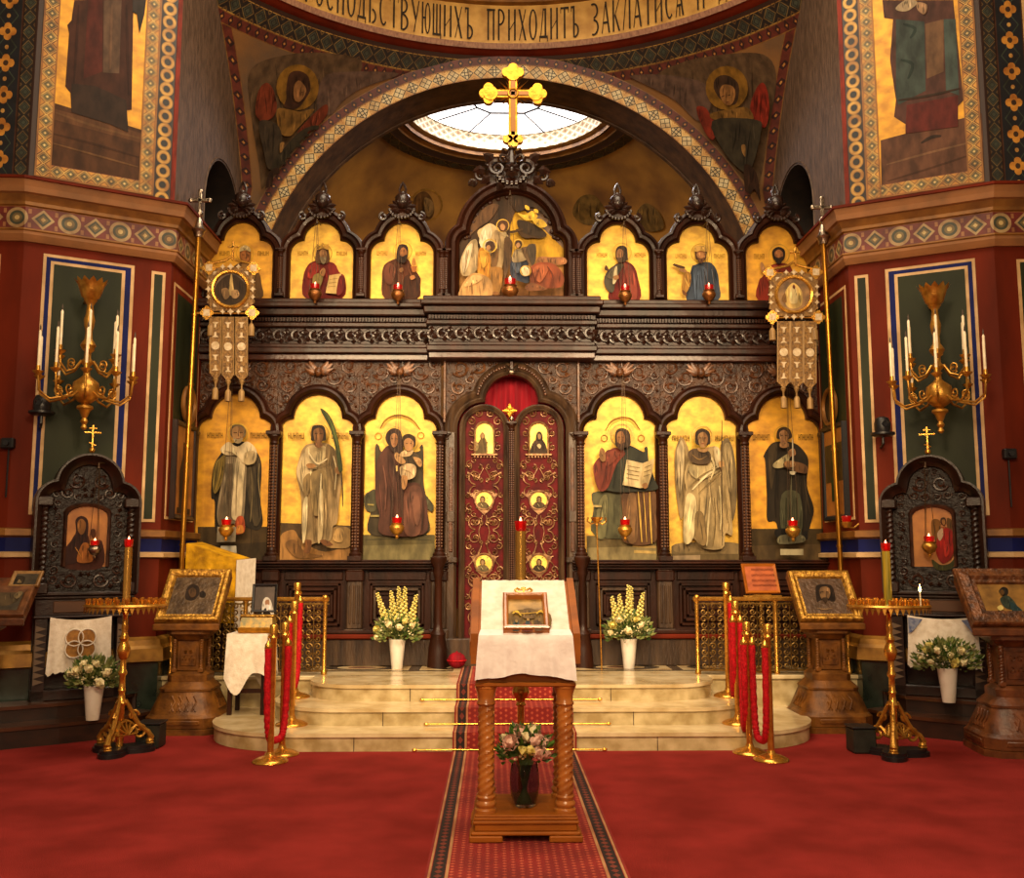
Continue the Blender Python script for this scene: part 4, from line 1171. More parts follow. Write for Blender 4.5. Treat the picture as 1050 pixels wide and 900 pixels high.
    for py, kx in ((513, 0), (577.5, 1)):
        z = zy(py, ya); r = .093
        mb = MB(); c5 = [(r * 1.6, r * .8), (r * 1.25, r * .2), (r * .95, -r * .85), (0, -r * 1.75), (-r * .95, -r * .85), (-r * 1.25, r * .2), (-r * 1.6, r * .8), (-r * .6, r * 1.15), (0, r * 1.25), (r * .6, r * 1.15)]
        mb.prism([(xc + a, z + b) for a, b in c5], lambda a, b, d: (a, d, b), ya - .016, ya)
        mb.tube([(xc + (r + .008) * math.cos(k * PI / 12), ya - .018, z + (r + .008) * math.sin(k * PI / 12)) for k in range(24)], .012, 6, 0, closed=True)
        mb.build('medallion_frame', DOORS, D)
        hb = ('6e5c3a', '5c4a30', '7a6a48', '4c3c28')[(kx * 2 + (s > 0))]
        t = "%s -28,32 -20,12 -6,6 8,6 22,14 30,32 0,38\n3c2a1a -9,4 -9,-14 0,-20 10,-13 10,4\na8865a -6,-10 0,-14 7,-9 6,4 0,9 -5,4\n/3 cdbb88 -6,14 2,26" % hb
        b3 = [(xc + r * math.cos(k * PI / 14), ya - .02, z + r * math.sin(k * PI / 14)) for k in range(28)]
        q = ray(pxc, py); paint('door_icon', D, t, (pxc, py, 4.2), V((0, ya - .021, 0)), ICN, b3, MATS['gold_leaf_pale'], eps=.001)
for x in (XO,):
    mb = MB(); bead_col(mb, x, YI - .07, ZS + .05, zy(432, YI - .07), .026, 0, 1); mb.sph((x, YI - .07, zy(429, YI - .07)), .03, 8, 2); mb.build('door_post', [WOOD, MATS['highlit_bead'], SILVER], ICO)
for s in (-1, 1):
    mb = MB(); x = XO + s * .675
    mb.box(x - .045, x + .045, YI - .12, YI, ZS + .1, zy(444, YI), 0, .01); mb.box(x - .022, x + .022, YI - .135, YI - .1, zb + .1, zy(460, YI), 1, .006)
    mb.box(x - .075, x + .075, YI - .16, YI, zb - .02, zb + .04, 0, .01); mb.box(x - .05, x + .05, YI - .14, YI, zy(536), zy(524), 0, .012)
    mb.build('door_pilaster', [WOODG, CARVE], ICO)
# ---- entablature: moulding, carved frieze, bead rows, stepped cornice (the middle breaks forward)
zf = {p: zy(p, 10.9) for p in (369, 363, 357, 353, 336, 331, 325, 318, 313, 308)}
def entab(a, b, y0, name):
    mb = MB()
    mb.box(a, b, y0 - .02, 11.25, zf[369], zf[363], 1, .008); mb.box(a - .02, b + .02, y0 - .08, 11.25, zf[363], zf[357], 0, .012); mb.box(a, b, y0 - .05, 11.25, zf[357], zf[353], 0, .01)
    mb.box(a, b, y0, 11.25, zf[353], zf[336], 0)
    for p, q, e in ((336, 331, .06), (331, 325, .03), (325, 318, .11), (318, 313, .17), (313, 308, .12)): mb.box(a - e * .5, b + e * .5, y0 - e, 11.25, zf[p], zf[q], 0, .012)
    n = int((b - a) / .034)
    for i in range(n): mb.box(a + (i + .2) * .034, a + (i + .8) * .034, y0 - .075, y0 - .03, zf[331] + .005, zf[325] - .02, 0)
    mb.build('cornice', [WOOD, WOODR], ICO)
    mb = MB(); zm = (zf[353] + zf[336]) / 2; n = int((b - a) / .1); st_ = (b - a) / n
    for i in range(n):
        x = a + (i + .5) * st_; d = 1 if i % 2 else -1
        mb.tube([(u, y0 - .02, v) for u, v in spiral((x, zm), .07, 1.2, PI / 2 * d, d, 14)], [.018 * (1 - .5 * k / 14) for k in range(15)], 5)
        for k in range(3): leafblob(mb, x + .02 * d, zm, y0 - .012, .09, .6 * d + 2.1 * k, .45, 0, .03)
    mb.build('carved_frieze', mat('dark_carving', '2c1509', .36, 0, (12, '1c0d06'), (35, .3), coat=.2), ICO)
entab(-3.58, -.93, 10.95, ''); entab(.93, 3.58, 10.95, ''); entab(XO - .93, XO + .93, 10.8, '')
# ---- upper tier of gabled icons
YU = 11.05; zu0 = zy(307.5, YU); PU = .01123
U = [(250.5, 'a'), (331.5, 'b'), (412, 'c'), (637, 'd'), (717.5, 'e'), (798.5, 'f')]
hu, r1u = 32 * PU, 18.4 * PU; zcu = zy(248.3, YU)
TEX = {}
TEX['a'] = ((195, 190, 7.2), """
t a87818 215,295,485,35,4
t a87818 500,585,485,35,4
r e0b038 405,500,66,5
6a4a26 250,840 250,720 300,620 370,570 445,570 510,650 525,720 520,840
8a6434 380,580 440,575 450,840 380,840
8f5a2c 368,540 366,490 385,450 420,448 445,480 446,545 430,570 385,570
b57036 376,500 405,478 436,500 434,545 410,566 382,548
cdb27a 366,488 372,458 405,442 438,458 446,488 405,478
/5 5a3418 380,510 400,512
/5 5a3418 412,512 430,510""", 'small gabled gold icon of a white-capped elder behind the left banner')
TEX['b'] = ((285, 180, 6.667), """
t a87818 135,210,515,30,5
t a87818 400,475,518,30,4
r e8bc40 305,530,66,5
7c1d14 205,612 260,582 330,586 388,602 420,660 458,698 440,838 190,838 172,700
9c2c1e 215,620 262,592 280,640 235,700 200,690
/7 5c120c 330,600 345,680 330,800
/7 5c120c 260,760 290,800 280,838
5a3a1e 255,580 262,520 285,490 335,490 350,530 352,580 330,600 275,600
a8784a 285,520 308,498 332,520 330,555 310,575 290,556
8d7a58 288,552 310,560 330,552 326,590 310,604 294,588
c9983e 268,508 268,468 286,482 305,458 325,480 344,466 344,506 306,496
8f7c40 240,690 275,668 310,680 295,745 265,790 240,770
b07c48 285,660 310,630 325,650 310,690
!dcb870 350,682 435,668 398,808 325,802
/3 8a6a30 352,710 410,702
/3 8a6a30 346,735 402,728
/3 8a6a30 340,760 396,755
6a1810 420,690 456,705 440,800 400,810""", 'small gabled gold icon of a crowned king in red holding a scroll')
TEX['c'] = ((370, 180, 6.667), """
t a87818 110,185,515,30,5
t a87818 375,450,518,30,5
r e8bc40 285,515,66,5
5e3018 155,622 190,588 250,566 320,570 350,620 402,690 406,750 385,840 165,840 145,700
74402a 165,630 200,596 240,640 210,740 165,720
45230f 300,690 400,690 402,750 380,838 300,838
/6 40200e 250,600 240,720 250,838
/6 7a4a2c 320,610 345,680 380,700
33201a 246,580 252,490 280,468 318,482 322,540 300,592
a86c3a 266,516 290,490 314,512 314,545 298,566 276,560
2e1c12 262,546 288,552 314,540 308,584 288,598 268,580
b57a44 262,640 284,628 290,650 270,662
b57a44 335,690 362,680 370,700 345,712
!b06a2e 340,618 386,618 372,660 354,660
c98a40 350,612 350,580 362,562 374,580 374,612""", 'small gabled gold icon of a bearded man in brown holding a vessel')
TEX['d'] = ((590, 180, 6.667), """
t a87818 145,220,528,30,5
t a87818 405,485,528,30,5
r e8bc40 318,525,66,5
742018 235,850 240,760 220,680 270,610 340,585 400,620 428,700 438,850
93402e 330,600 385,625 415,720 420,838 370,838 350,700
4a4436 200,690 230,640 285,605 330,610 280,700 262,790 226,790 198,740
6a5e48 215,690 250,640 290,615 262,700
/6 501410 330,640 310,740 320,840
33251a 276,555 280,500 310,478 348,490 358,550 352,580 300,592
a5744a 284,520 300,500 326,515 322,560 300,582 284,560
5a4430 286,560 304,562 322,556 312,592 292,592
dccda0 268,640 284,622 286,700 268,738 254,730
b07c48 258,690 290,680 296,704 268,712
5a3a20 200,640 208,612 224,630 226,655""", 'small gabled gold icon of a man in red and grey with a small scroll')
TEX['e'] = ((672, 180, 6.667), """
t a87818 138,218,535,30,5
t a87818 400,478,535,30,5
r e8bc40 308,530,66,5
3c4858 215,852 245,640 270,610 335,590 385,600 420,650 436,740 428,852
526074 262,640 330,620 360,700 340,852 280,852 262,740
/7 2a3442 330,640 350,740 340,850
/7 2a3442 290,680 280,780 285,850
/6 6e7c8e 385,640 400,740 400,840
b8863a 186,720 200,660 240,668 240,740 210,800 184,770
/5 e0bc60 200,700 230,760
5a3a20 272,540 276,510 345,510 350,545 340,575 285,575
b07c4a 280,525 310,510 342,525 338,560 312,585 290,565
6a4426 288,560 312,566 336,558 326,590 312,598 296,590
caa050 272,520 270,488 290,478 330,478 350,490 348,520 310,512
b58450 160,640 185,628 215,650 205,662 172,655
!5a3c1c 115,612 128,600 200,622 205,634 160,632
7a4a24 184,780 210,800 214,820 190,812""", 'small gabled gold icon of a crowned figure in a blue cloak')
TEX['f'] = ((755, 180, 6.667), """
t a87818 120,195,535,36,5
t a87818 410,455,535,36,3
r dcae38 292,540,72,5
8a2a18 150,850 155,720 180,690 230,620 270,602 330,600 380,640 400,850
a8482a 200,680 260,612 290,640 240,740
2f1f14 246,540 252,505 290,486 328,505 334,545 318,580 264,580
a86c3e 262,525 290,505 318,525 316,558 292,580 268,560
2c1c12 262,555 290,562 318,553 310,592 290,604 270,590
a8784a 168,640 164,600 180,594 198,640 190,670""", 'small gabled gold icon of a dark-bearded man in red behind the right banner')
# cherub finial, built once
def cherub_bm():
    mb = MB(); mb.T = Matrix.Scale(1.2, 4)
    mb.sph((0, -.025, .095), .07, 12, 0, (.95, .9, 1.15)); mb.sph((0, -.005, .125), .078, 10, 0, (1, .9, .8))
    mb.sph((0, -.09, .09), .014, 6, 0, (.8, 1, 1.3))
    for q in (-1, 1):
        mb.sph((q * .024, -.068, .11), .010, 6); mb.sph((q * .03, -.06, .08), .018, 6)
        for k, (L, a, z) in enumerate(((.09, .75, .04), (.11, .2, .03), (.1, -.4, .02), (.08, -.9, .01))):
            leafblob(mb, q * .03, z, -.03 - .005 * k, L, a if q > 0 else PI - a, .3, 0, .03)
        mb.tube([(x, -.03, z) for x, z in spiral((q * .18, -.06), .045, 1.2, PI / 2, -q, 12)], .014, 5)
    for i in range(11):                            # swag of beads below the head
        a = PI * (1.08 + .84 * i / 10); mb.sph((.12 * math.cos(a), -.06, .02 + .1 * math.sin(a)), .018, 6)
    mb.tube([(-.018, 0, .16), (-.03, 0, .22), (-.012, 0, .27), (0, 0, .29), (.012, 0, .27), (.03, 0, .22), (.018, 0, .16)], .013, 6)
    mb.lathe([(.03, .15), (.022, .18), (.016, .2)], (0, 0, 0), 8)
    return mb
CH = None
PRU = [(0, 0), (0, .05), (.012, .065), (.026, .05), (.04, .09), (.07, .1), (.085, .075), (.1, .095), (.125, .085), (.135, .03), (.135, -.1)]
for i, (px, k) in enumerate(U):
    b = BC[i]; tf = lambda d, b=b: trefoil(b, hu, r1u, zu0, zcu, d, .5 * d)
    cr, txt, lab = TEX[k]
    base = [(x, YU - .001, z) for x, z in tf(.004)]
    paint('icon_painting', ICO, txt, cr, V((0, YU - .002, 0)), ICN, base, GOLDO if k in 'af' else GOLD, label=lab)
    mb = MB(); moulding(mb, tf, PRU, YU)
    mb.prism(tf(.13), lambda a, c, d: (a, d, c), YU + .02, YU + .1)
    G = mb.build('gable_frame', WOOD, ICO)
    loc = V((b, YU - .06, zcu + r1u + .13))
    if CH is None: CH = cherub_bm().build('cherub_finial', MATS['dark_carving'], G, True); CH.location = loc - V((0, YI, ZS)) - G.location; C0 = CH
    else: copy_part(C0, G, loc - V((0, YI, ZS)) - G.location)
for x in AX:
    mb = MB(); off = (-.055, .0) if abs(x) < 1 else (0,)
    for o in off: bead_col(mb, x + (o if x > 0 else -o), YU - .09, zu0, zy(256, YU - .09), .024, 0, 1)
    mb.box(x - .07, x + .07, YU - .05, YU + .1, zu0, zy(258, YU), 0)
    mb.build('upper_column', [WOOD, MATS['highlit_bead']], ICO)
# central gable
hc, r1c = 53.5 * PU, 43 * PU; zcc = zy(242.5, YU)
ctf = lambda d: trefoil(XO, hc, r1c, zu0, zcc, d, .25 * d)
base = [(x, YU - .001, z) for x, z in ctf(.004)]
paint('icon_painting', ICO, """
!d9a528 470,300 735,560 735,600 440,600 440,420
!c98d3c 560,600 740,600 740,660 560,660
!b5803f 160,640 740,640 740,838 160,838
9a6838 160,790 300,760 500,770 740,770 740,838 160,838
4a3420 165,560 200,430 260,330 330,280 410,262 480,270 520,290 470,350 440,430 420,480 300,520 240,560 165,640
6a4a2c 200,500 250,390 320,320 380,320 330,400 270,440
3f2c1a 440,270 540,275 600,320 640,360 660,400 600,350 560,330 530,340 500,350 470,350
!4a3218 500,490 470,450 520,440 560,470 620,470 640,490 600,500 560,495 530,500
3a2a18 480,400 540,410 600,440 640,480 600,490 540,480 490,450
e5b83c 478,360 520,372 560,350 590,380 560,400 520,398
e5b83c 560,400 610,395 640,430 600,440
e5b83c 520,320 540,325 545,345 525,340
e5b83c 570,340 590,345 592,362 572,356
/14 4a3218 420,460 450,465 510,450
a06a40 600,600 660,602 735,605 735,640 590,640
d8ba84 262,470 290,440 330,418 372,440 420,470 430,520 400,640 380,700 330,690 300,560
e8d6ac 272,520 290,450 330,425 340,480 300,560
c4a878 205,540 240,505 262,520 266,640 240,690 180,700 170,620
dcc8a0 178,620 205,550 236,530 220,620 190,690
/6 a08458 215,560 205,620 190,690
bfa070 350,470 400,480 410,560 390,680 350,690
/6 8a6a3c 360,500 365,590 355,680
7c5a34 340,540 372,560 370,640 340,655
c8892c 270,560 310,560 335,600 335,660 370,680 340,720 310,730 265,700
e0a840 275,575 305,570 320,620 290,660
a87838 330,660 395,660 398,720 380,800 345,800 335,720
8a5a2c 335,790 375,790 385,805 345,806
c89a5c 175,760 230,690 300,700 340,740 330,820 170,825
dcb474 190,760 235,700 290,710 260,740
/6 8a6034 230,740 235,800
5a4228 410,500 452,520 446,600 420,700 406,700
384050 440,640 480,600 530,620 545,690 540,740 500,735 450,710
566070 450,640 480,615 500,640 480,690
a08c68 450,600 470,560 510,555 530,600 520,620 460,630
6b5236 500,555 550,540 576,530 582,580 560,650 535,620
4a3c2c 530,550 565,528 580,560 578,620 558,640
8f4424 548,660 600,630 680,640 730,700 720,760 640,770 560,760 548,710
a85a34 560,670 610,640 650,660 600,740
/8 6a2e18 640,650 670,700 660,765
/8 6a2e18 600,660 580,710 585,755
7a4a2a 520,765 560,740 640,772 600,782 540,782
r e6b848 400,430,36,6
r e6b848 330,540,38,6
r e6b848 484,530,28,5
r e6b848 524,676,30,5
5c3a20 376,430 392,404 424,408 428,440 412,462 386,458
c08c58 385,430 400,420 414,436 404,456 390,452
4a2e1a 305,540 315,518 345,516 356,540 345,562 318,560
b58250 310,545 325,535 335,550 326,564 314,560
4a2e1a 466,530 474,512 498,514 504,536 492,552 474,548
b88858 472,532 486,522 496,536 486,550 476,548
e2cca0 500,670 520,650 544,668 540,696 515,702
""", (440, 150, 5.294), V((0, YU - .002, 0)), ICN, base, mat('icon_brown', '6a4a28', .5, 0, (6, '4a301a')), label='large arched painting of three seated angels under a tree')
mb = MB(); moulding(mb, ctf, [(0, 0), (0, .06), (.015, .08), (.03, .06), (.05, .11), (.085, .125), (.105, .09), (.125, .12), (.155, .105), (.17, .05), (.17, -.1)], YU)
mb.prism(ctf(.16), lambda a, c, d: (a, d, c), YU + .02, YU + .1)
for i, (x, z) in enumerate(ctf(-.012)[6:-6]):
    if i % 2 == 0: mb.sph((x, YU - .03, z), .03, 6, 0, (1, .5, 1))
G = mb.build('gable_frame', WOOD, ICO)
mb = MB(); zq = zy(176, YU - .1); y = YU - .1
for q in (-1, 1):
    for (dx, dz, r, t, a0, d, th) in ((.17, .04, .1, 1.6, PI / 2, -1, .03), (.36, -.06, .07, 1.3, PI / 2, -1, .022), (.44, -.15, .05, 1.2, 0, 1, .02), (.1, .15, .06, 1.2, PI, -1, .02), (.27, .1, .05, 1.2, PI / 2, 1, .018), (.12, -.1, .06, 1.3, -PI / 2, 1, .02)):
        mb.tube([(u, y - .02 * math.sin(k * .3), v) for k, (u, v) in enumerate(spiral((XO + q * dx, zq + dz), r, t, a0 if q > 0 else PI - a0, d * q, 18))], [th * (1 - .55 * k / 18) for k in range(19)], 6)
    for k, (dx, dz, L, a) in enumerate(((.2, .12, .16, .6), (.3, .02, .16, -.2), (.1, -.12, .14, -1.1), (.4, -.12, .12, -.5), (.06, .18, .12, 1.2), (.25, -.06, .15, -.7))):
        leafblob(mb, XO + q * dx, zq + dz, y - .02, L, a if q > 0 else PI - a, .4, 0, .05)
for k in range(8): leafblob(mb, XO, zq, y - .05, .1, k * PI / 4, .4, 0, .04)
mb.sph((XO, y - .06, zq), .035, 8)
for i in range(9): a = PI * (1.1 + .8 * i / 8); mb.sph((XO + .17 * math.cos(a), y - .05, zq - .02 + .14 * math.sin(a)), .03, 6)
mb.lathe([(.06, .1), (.045, .2), (.03, .26), (.05, .28), (.02, .32)], (XO, YU - .08, zq), 10)
mb.box(XO - .3, XO + .3, YU - .06, YU + .06, zq - .14, zq + .06, 0, .03)
mb.build('crest', MATS['dark_carving'], G)
# altar cross over the crest
CRY = YU - .06; zx = lambda p: atY(525, p, CRY).z; xx = lambda p: atY(p, 97, CRY).x
cx = xx(526); CR = thing('cross', 'large gilt three-lobed cross with rays on top of the icon screen', 'cross', (cx, CRY, zx(172)))
mb = MB(); f = lambda a, b, d: (a, d, b)
zA = zx(97); k = .0117
def lobe(mb, x, z, ang):
    for a in (-1.25, 0, 1.25): mb.lathe([(.001, -.03), (.052, -.03), (.06, -.015), (.06, .015), (.052, .03), (.001, .03)], (0, 0, 0), 14) if False else mb.prism([(x + .075 * math.cos(ang + a) + .058 * math.cos(t * PI / 9), z + .075 * math.sin(ang + a) + .058 * math.sin(t * PI / 9)) for t in range(18)], f, CRY - .035, CRY + .035)
    mb.prism([(x + .085 * math.cos(t * PI / 9), z + .085 * math.sin(t * PI / 9)) for t in range(18)], f, CRY - .045, CRY + .04)
w = .055
mb.box(cx - w, cx + w, CRY - .03, CRY + .03, zx(145), zx(80), 0, .01); mb.box(xx(503), xx(549), CRY - .03, CRY + .03, zA - w, zA + w, 0, .01)
for x, z, a in ((cx, zx(77), PI / 2), (xx(503), zA, PI), (xx(549), zA, 0)): lobe(mb, x, z, a)
mb.build('cross_body', GOLDC, CR)
mb = MB(); mb.box(cx - .028, cx + .028, CRY - .04, CRY - .028, zx(140), zx(84), 0, .004); mb.box(xx(508), xx(544), CRY - .04, CRY - .028, zA - .026, zA + .026, 0, .004); mb.build('cross_inlay', mat('cross_brown', '8a5a26', .4, .4), CR)
mb = MB()
for a in (45, 62, 28, 118, 135, 152, 225, 242, 208, 315, 298, 332):
    A = math.radians(a); L = .26 if a % 45 == 0 else .19
    mb.add([(cx + .06 * math.cos(A - .2), CRY, zA + .06 * math.sin(A - .2)), (cx + .06 * math.cos(A + .2), CRY, zA + .06 * math.sin(A + .2)), (cx + L * math.cos(A), CRY, zA + L * math.sin(A)), (cx + .1 * math.cos(A), CRY - .02, zA + .1 * math.sin(A))], [(0, 2, 3), (1, 3, 2), (0, 3, 1), (0, 1, 2)])
mb.tube([(cx + .055 * math.cos(t * PI / 10), CRY - .045, zA + .055 * math.sin(t * PI / 10)) for t in range(20)], .012, 6, closed=True)
mb.build('rays', GOLDC, CR)
mb = MB(); zq0 = zx(146)
for dx, dz in ((-.06, .03), (.06, .03), (0, -.02), (0, .07)): mb.prism([(cx + dx + .06 * math.cos(t * PI / 9), zq0 + dz + .05 * math.sin(t * PI / 9)) for t in range(18)], f, CRY - .04, CRY + .04)
mb.lathe([(.03, -.0), (.05, -.05), (.03, -.09), (.045, -.12), (.025, -.16), (.02, zx(172) - zq0 - .02)], (cx, CRY, zq0 - .02), 12)
mb.build('foot', BRASS, CR)
# ================================================================== PAINTED WALLS
cL, nL = P0, CN
def wallpaint(side, txt, crop, s):
    o = V((P0.x * -s, P0.y, 0)); n = V((CN.x * -s, CN.y, 0)); st(paint('trim_4_fresco_' + side, None, txt, crop, o + n * .0045, n, eps=.0006))
wallpaint('left', """
!5a3a24 205,425 620,552 610,830 190,730
!6e4a2e 226,455 600,560 596,600 222,500
/10 7a5636 230,470 400,530 590,580
/10 4a2e1c 222,560 380,600 585,660
/8 7a5636 220,600 400,650 580,700
!4c2c20 312,0 560,-10 552,460 530,462 538,530 300,470 296,390 274,362 290,140 282,105 300,85
!5e2a20 370,0 430,0 430,300 350,330
!6a5240 436,0 510,0 500,308 432,304
!3c2c22 300,350 400,360 530,420 538,555 460,520 300,470
/12 3c2218 330,20 320,200 310,350
/12 3c2218 530,20 535,200 540,400
/10 7a5a44 470,20 466,150 462,290
!3a3430 556,-10 614,-10 606,60 585,140 575,60 556,50""", (0, 0, 4.09), -1)
wallpaint('right', """
!6e4a36 176,588 600,474 612,760 180,870
/9 8a6448 200,690 380,640 580,590
/9 573826 205,760 400,700 580,640
/14 3a2a20 345,600 390,575 430,570
!5a3a30 183,0 480,0 500,200 524,420 495,450 500,530 280,560 280,520 232,490 240,420 215,250 228,80 190,75
!44504a 240,80 360,90 365,380 250,440 240,400
!7a5a40 362,100 440,80 440,300 370,330
!4c5a54 440,80 490,80 505,400 450,380
!6a2a22 285,440 500,400 500,530 280,560
/14 2c3a34 270,100 320,120 300,160
/14 2c3a34 260,250 310,270 290,330
/10 3c2c20 250,420 380,400 510,370
c8b08a 240,30 290,-5 330,10 290,45 250,45
b08a66 330,10 370,20 360,60 330,40""", (860, 0, 4.09), 1)
AN = """
6a5640 {0}
"""
paint_on('fresco_angel', """
644d36 80,100 250,30 450,20 620,60 560,180 420,220 460,300 300,640 150,700 120,560 80,300
6a5244 430,140 560,110 800,120 620,190 520,260 440,360 400,300
o 8e6424 305,185,104,112
4a2e1e 250,190 265,120 310,105 355,130 368,190 345,240 300,290 240,280 250,240
96683c 285,180 310,150 345,190 335,230 310,255 285,240
7a3620 95,300 110,200 150,160 185,200 200,280 180,330 130,350 105,330
7a3620 300,400 380,310 440,265 445,310 400,370 330,420
86602c 195,290 260,290 310,300 380,290 300,380 260,420 210,400
44382a 105,350 190,360 220,440 190,560 150,580 130,500
3c3426 300,400 400,370 340,470 240,580 180,640 170,560
a87c44 205,455 225,450 220,485 205,500
3a2418 150,600 200,580 190,700 150,720 130,700
/4 5a3a22 300,205 315,200
/4 5a3a22 328,205 340,202""", (240, 50, 4.737), bvL, (0, YD, 0), parent=None)['kind'] = 'structure'
paint_on('fresco_angel', """
644d36 300,60 560,20 700,40 740,160 700,400 660,640 600,660 400,400 330,300 150,150
6a5244 30,130 200,125 400,170 420,290 360,350 250,250 100,170
o 8e6424 503,188,104,108
4a3424 440,190 450,140 500,125 555,160 562,220 540,270 480,250
a0703e 470,200 490,170 535,180 548,220 530,265 505,270 480,245
8e2c1c 620,280 650,190 685,160 710,220 712,320 690,380 640,340
8e3422 358,285 400,280 430,320 460,380 440,440 400,400
86602c 430,310 520,290 610,280 640,340 560,345 450,340
40382a 440,345 660,340 680,400 640,560 600,600 500,500
a87c44 585,465 605,465 605,520 590,500
3a2418 600,560 660,600 680,740 650,680 610,720
/4 3a2414 488,225 502,218
/4 3a2414 520,218 535,215
/4 7a3a28 510,252 525,250""", (640, 50, 4.737), bvR, (0, YD, 0))['kind'] = 'structure'
paint_on('fresco_head', """
r a87428 0,0,17,2
6a441c -14,10 -12,-8 -2,-14 6,-6 8,8 2,16 -8,16
96703a -2,-8 6,-4 7,6 2,12 -2,4""", (437, 210, 1), bvC, (0, YC, 0))['kind'] = 'structure'
paint_on('fresco_cloud', """
7c5a26 -16,6 -8,-10 6,-12 16,0 14,16 -4,18
765626 50,8 60,-4 74,6 78,22 60,24""", (603, 212, 1), bvC, (0, YC, 0))['kind'] = 'structure'
# ================================================================== SMALL BUILDERS
def chain(mb, a, b, r=.004, m=0): mb.tube([a, b], r, 5, m)
def barley(mb, x, y, r, z0, z1, m=0, starts=3, turns=None, amp=.16):
    n = 18; H = z1 - z0; k = max(10, int(H / .011)); turns = turns or H / (r * 6.5); cs = []
    for i in range(k + 1):
        z = z0 + H * i / k; cs.append([(x + r * (1 + amp * math.cos(starts * (2 * PI * j / n - turns * 2 * PI * i / k / 1))) * math.cos(2 * PI * j / n), y + r * (1 + amp * math.cos(starts * (2 * PI * j / n - turns * 2 * PI * i / k))) * math.sin(2 * PI * j / n), z) for j in range(n)])
    mb.loft(cs, m, True, True)
def tri(mb, prof, cx=0, cy=0, ch=.3, m=0):       # stepped square plinth with chamfered corners: prof=(half width, z)
    cs = []
    for w, z in prof:
        c = w * ch; cs.append([(cx + a, cy + b, z) for a, b in ((-w, -w + c), (-w + c, -w), (w - c, -w), (w, -w + c), (w, w - c), (w - c, w), (-w + c, w), (-w, w - c))])
    mb.loft(cs, m, False, True); mb.poly(cs[-1], m); mb.poly(cs[0][::-1], m)
def frame(mb, w, h, prof, m=0, T=None):          # mitred picture frame standing in x-z, facing -y; prof=(inset, depth)
    cs = [[(-w / 2 + i, -d, i), (w / 2 - i, -d, i), (w / 2 - i, -d, h - i), (-w / 2 + i, -d, h - i)] for i, d in prof]
    mb.loft(cs, m, False, True)
# ---- brass rope posts
def stanchion_first():
    t = thing('rope_post', '', 'rope post')
    mb = MB(); mb.lathe([(.138, 0), (.142, .006), (.138, .016), (.112, .03), (.08, .042), (.05, .05), (.034, .06), (.03, .08)], n=28); mb.build('base', BRASS, t, True)
    mb = MB(); mb.lathe([(.026, .06), (.026, .96), (.03, .965), (.03, .975), (.026, .98), (.026, 1.0)], n=16); mb.build('post', BRASS, t, True)
    mb = MB(); mb.lathe([(.026, 1.0), (.033, 1.005), (.033, 1.065), (.028, 1.075), (.001, 1.078)], n=18); mb.build('cap', BRASS, t, True)
    return t
LS = {}
sp = [('A', 277, 781, 0, 'front-most brass rope post left of the marble steps, on the red carpet'), ('B', 289, 774, 0, 'second brass rope post left of the steps, just behind the front one'),
      ('C', 299, 742, .15, 'brass rope post standing on the lowest step at the left'), ('D', 314, 714, .3, 'rear brass rope post high on the steps at the left'),
      ('E', 791, 782, 0, 'front-most brass rope post right of the marble steps, on the red carpet'), ('F', 769, 774, 0, 'second brass rope post right of the steps, bare pole beside the front one'),
      ('G', 757, 744, .15, 'brass rope post standing on the lowest step at the right'), ('H', 742, 716, .3, 'rear brass rope post high on the steps at the right')]
S0 = None
for k, x, y, z, lab in sp:
    p = atZ(x, y, z); p.z = z
    for ks, yy in (('BF', 8.39), ('AE', 8.10), ('CG', 8.93)):
        if k in ks: p = atY(x, y, yy); p.z = z
    if k in 'DH': p.x = 2.06 * (1 if k == 'H' else -1); p.y = 9.58
    if S0 is None: S0 = stanchion_first(); S0.location = p; S0['label'] = lab; S0['group'] = 'brass rope posts by the steps'
    else: dup(S0, p, 0, lab, 'brass rope posts by the steps')
    LS[k] = V(p)
def rope(a, b, low, lab, sa=.034, sb=-.034):
    A = LS[a] + V((sa, -.01, .99)); B = LS[b] + V((sb, -.01, .99)); L = (B - A)
    t = thing('velvet_rope', lab, 'rope', A, 0, 'crimson ropes between the brass posts')
    pts = []; n = 110; zl = low - A.z
    for i in range(n + 1):
        u = i / n; q = L * (u * u * (3 - 2 * u)); sag = (1 - (2 * u - 1) ** 4); base = L.z * u
        pts.append(V((q.x, q.y - .02, base - .10 - (-zl - .10 + min(0, 0)) * sag + (L.z * .0))))
    mb = MB(); rr = [.027 + .0028 * math.sin(i * 1.9) for i in range(n + 1)]; mb.tube(pts, rr, 12); mb.build('rope', ROPE, t, True)
    for p, q in ((pts[0], V((0, 0, 0))), (pts[-1], L)):
        mb = MB(); mb.lathe([(.024, -.01), (.03, 0), (.028, .03), (.012, .05), (.01, .06)], p, 12)
        mb.tube([p + V((0, 0, .055)), (p + q) / 2 + V((0, -.02, .03)), q + V((0, 0, .0)), q + V((0, .02, -.02))], .006, 6); mb.build('hook', BRASS, t, True)
rope('D', 'C', .51, 'crimson velvet rope hanging between the two rear posts left of the steps')
rope('B', 'A', .15, 'crimson velvet rope hanging in a deep loop between the two front posts at the left')
rope('H', 'G', .48, 'crimson velvet rope hanging between the two rear posts right of the steps')
rope('G', 'F', .27, 'crimson velvet rope running from the step post down behind the bare post at the right', .034, -.036)
rope('F', 'E', .14, 'crimson velvet rope looped between the two front posts at the right', .034, -.034)
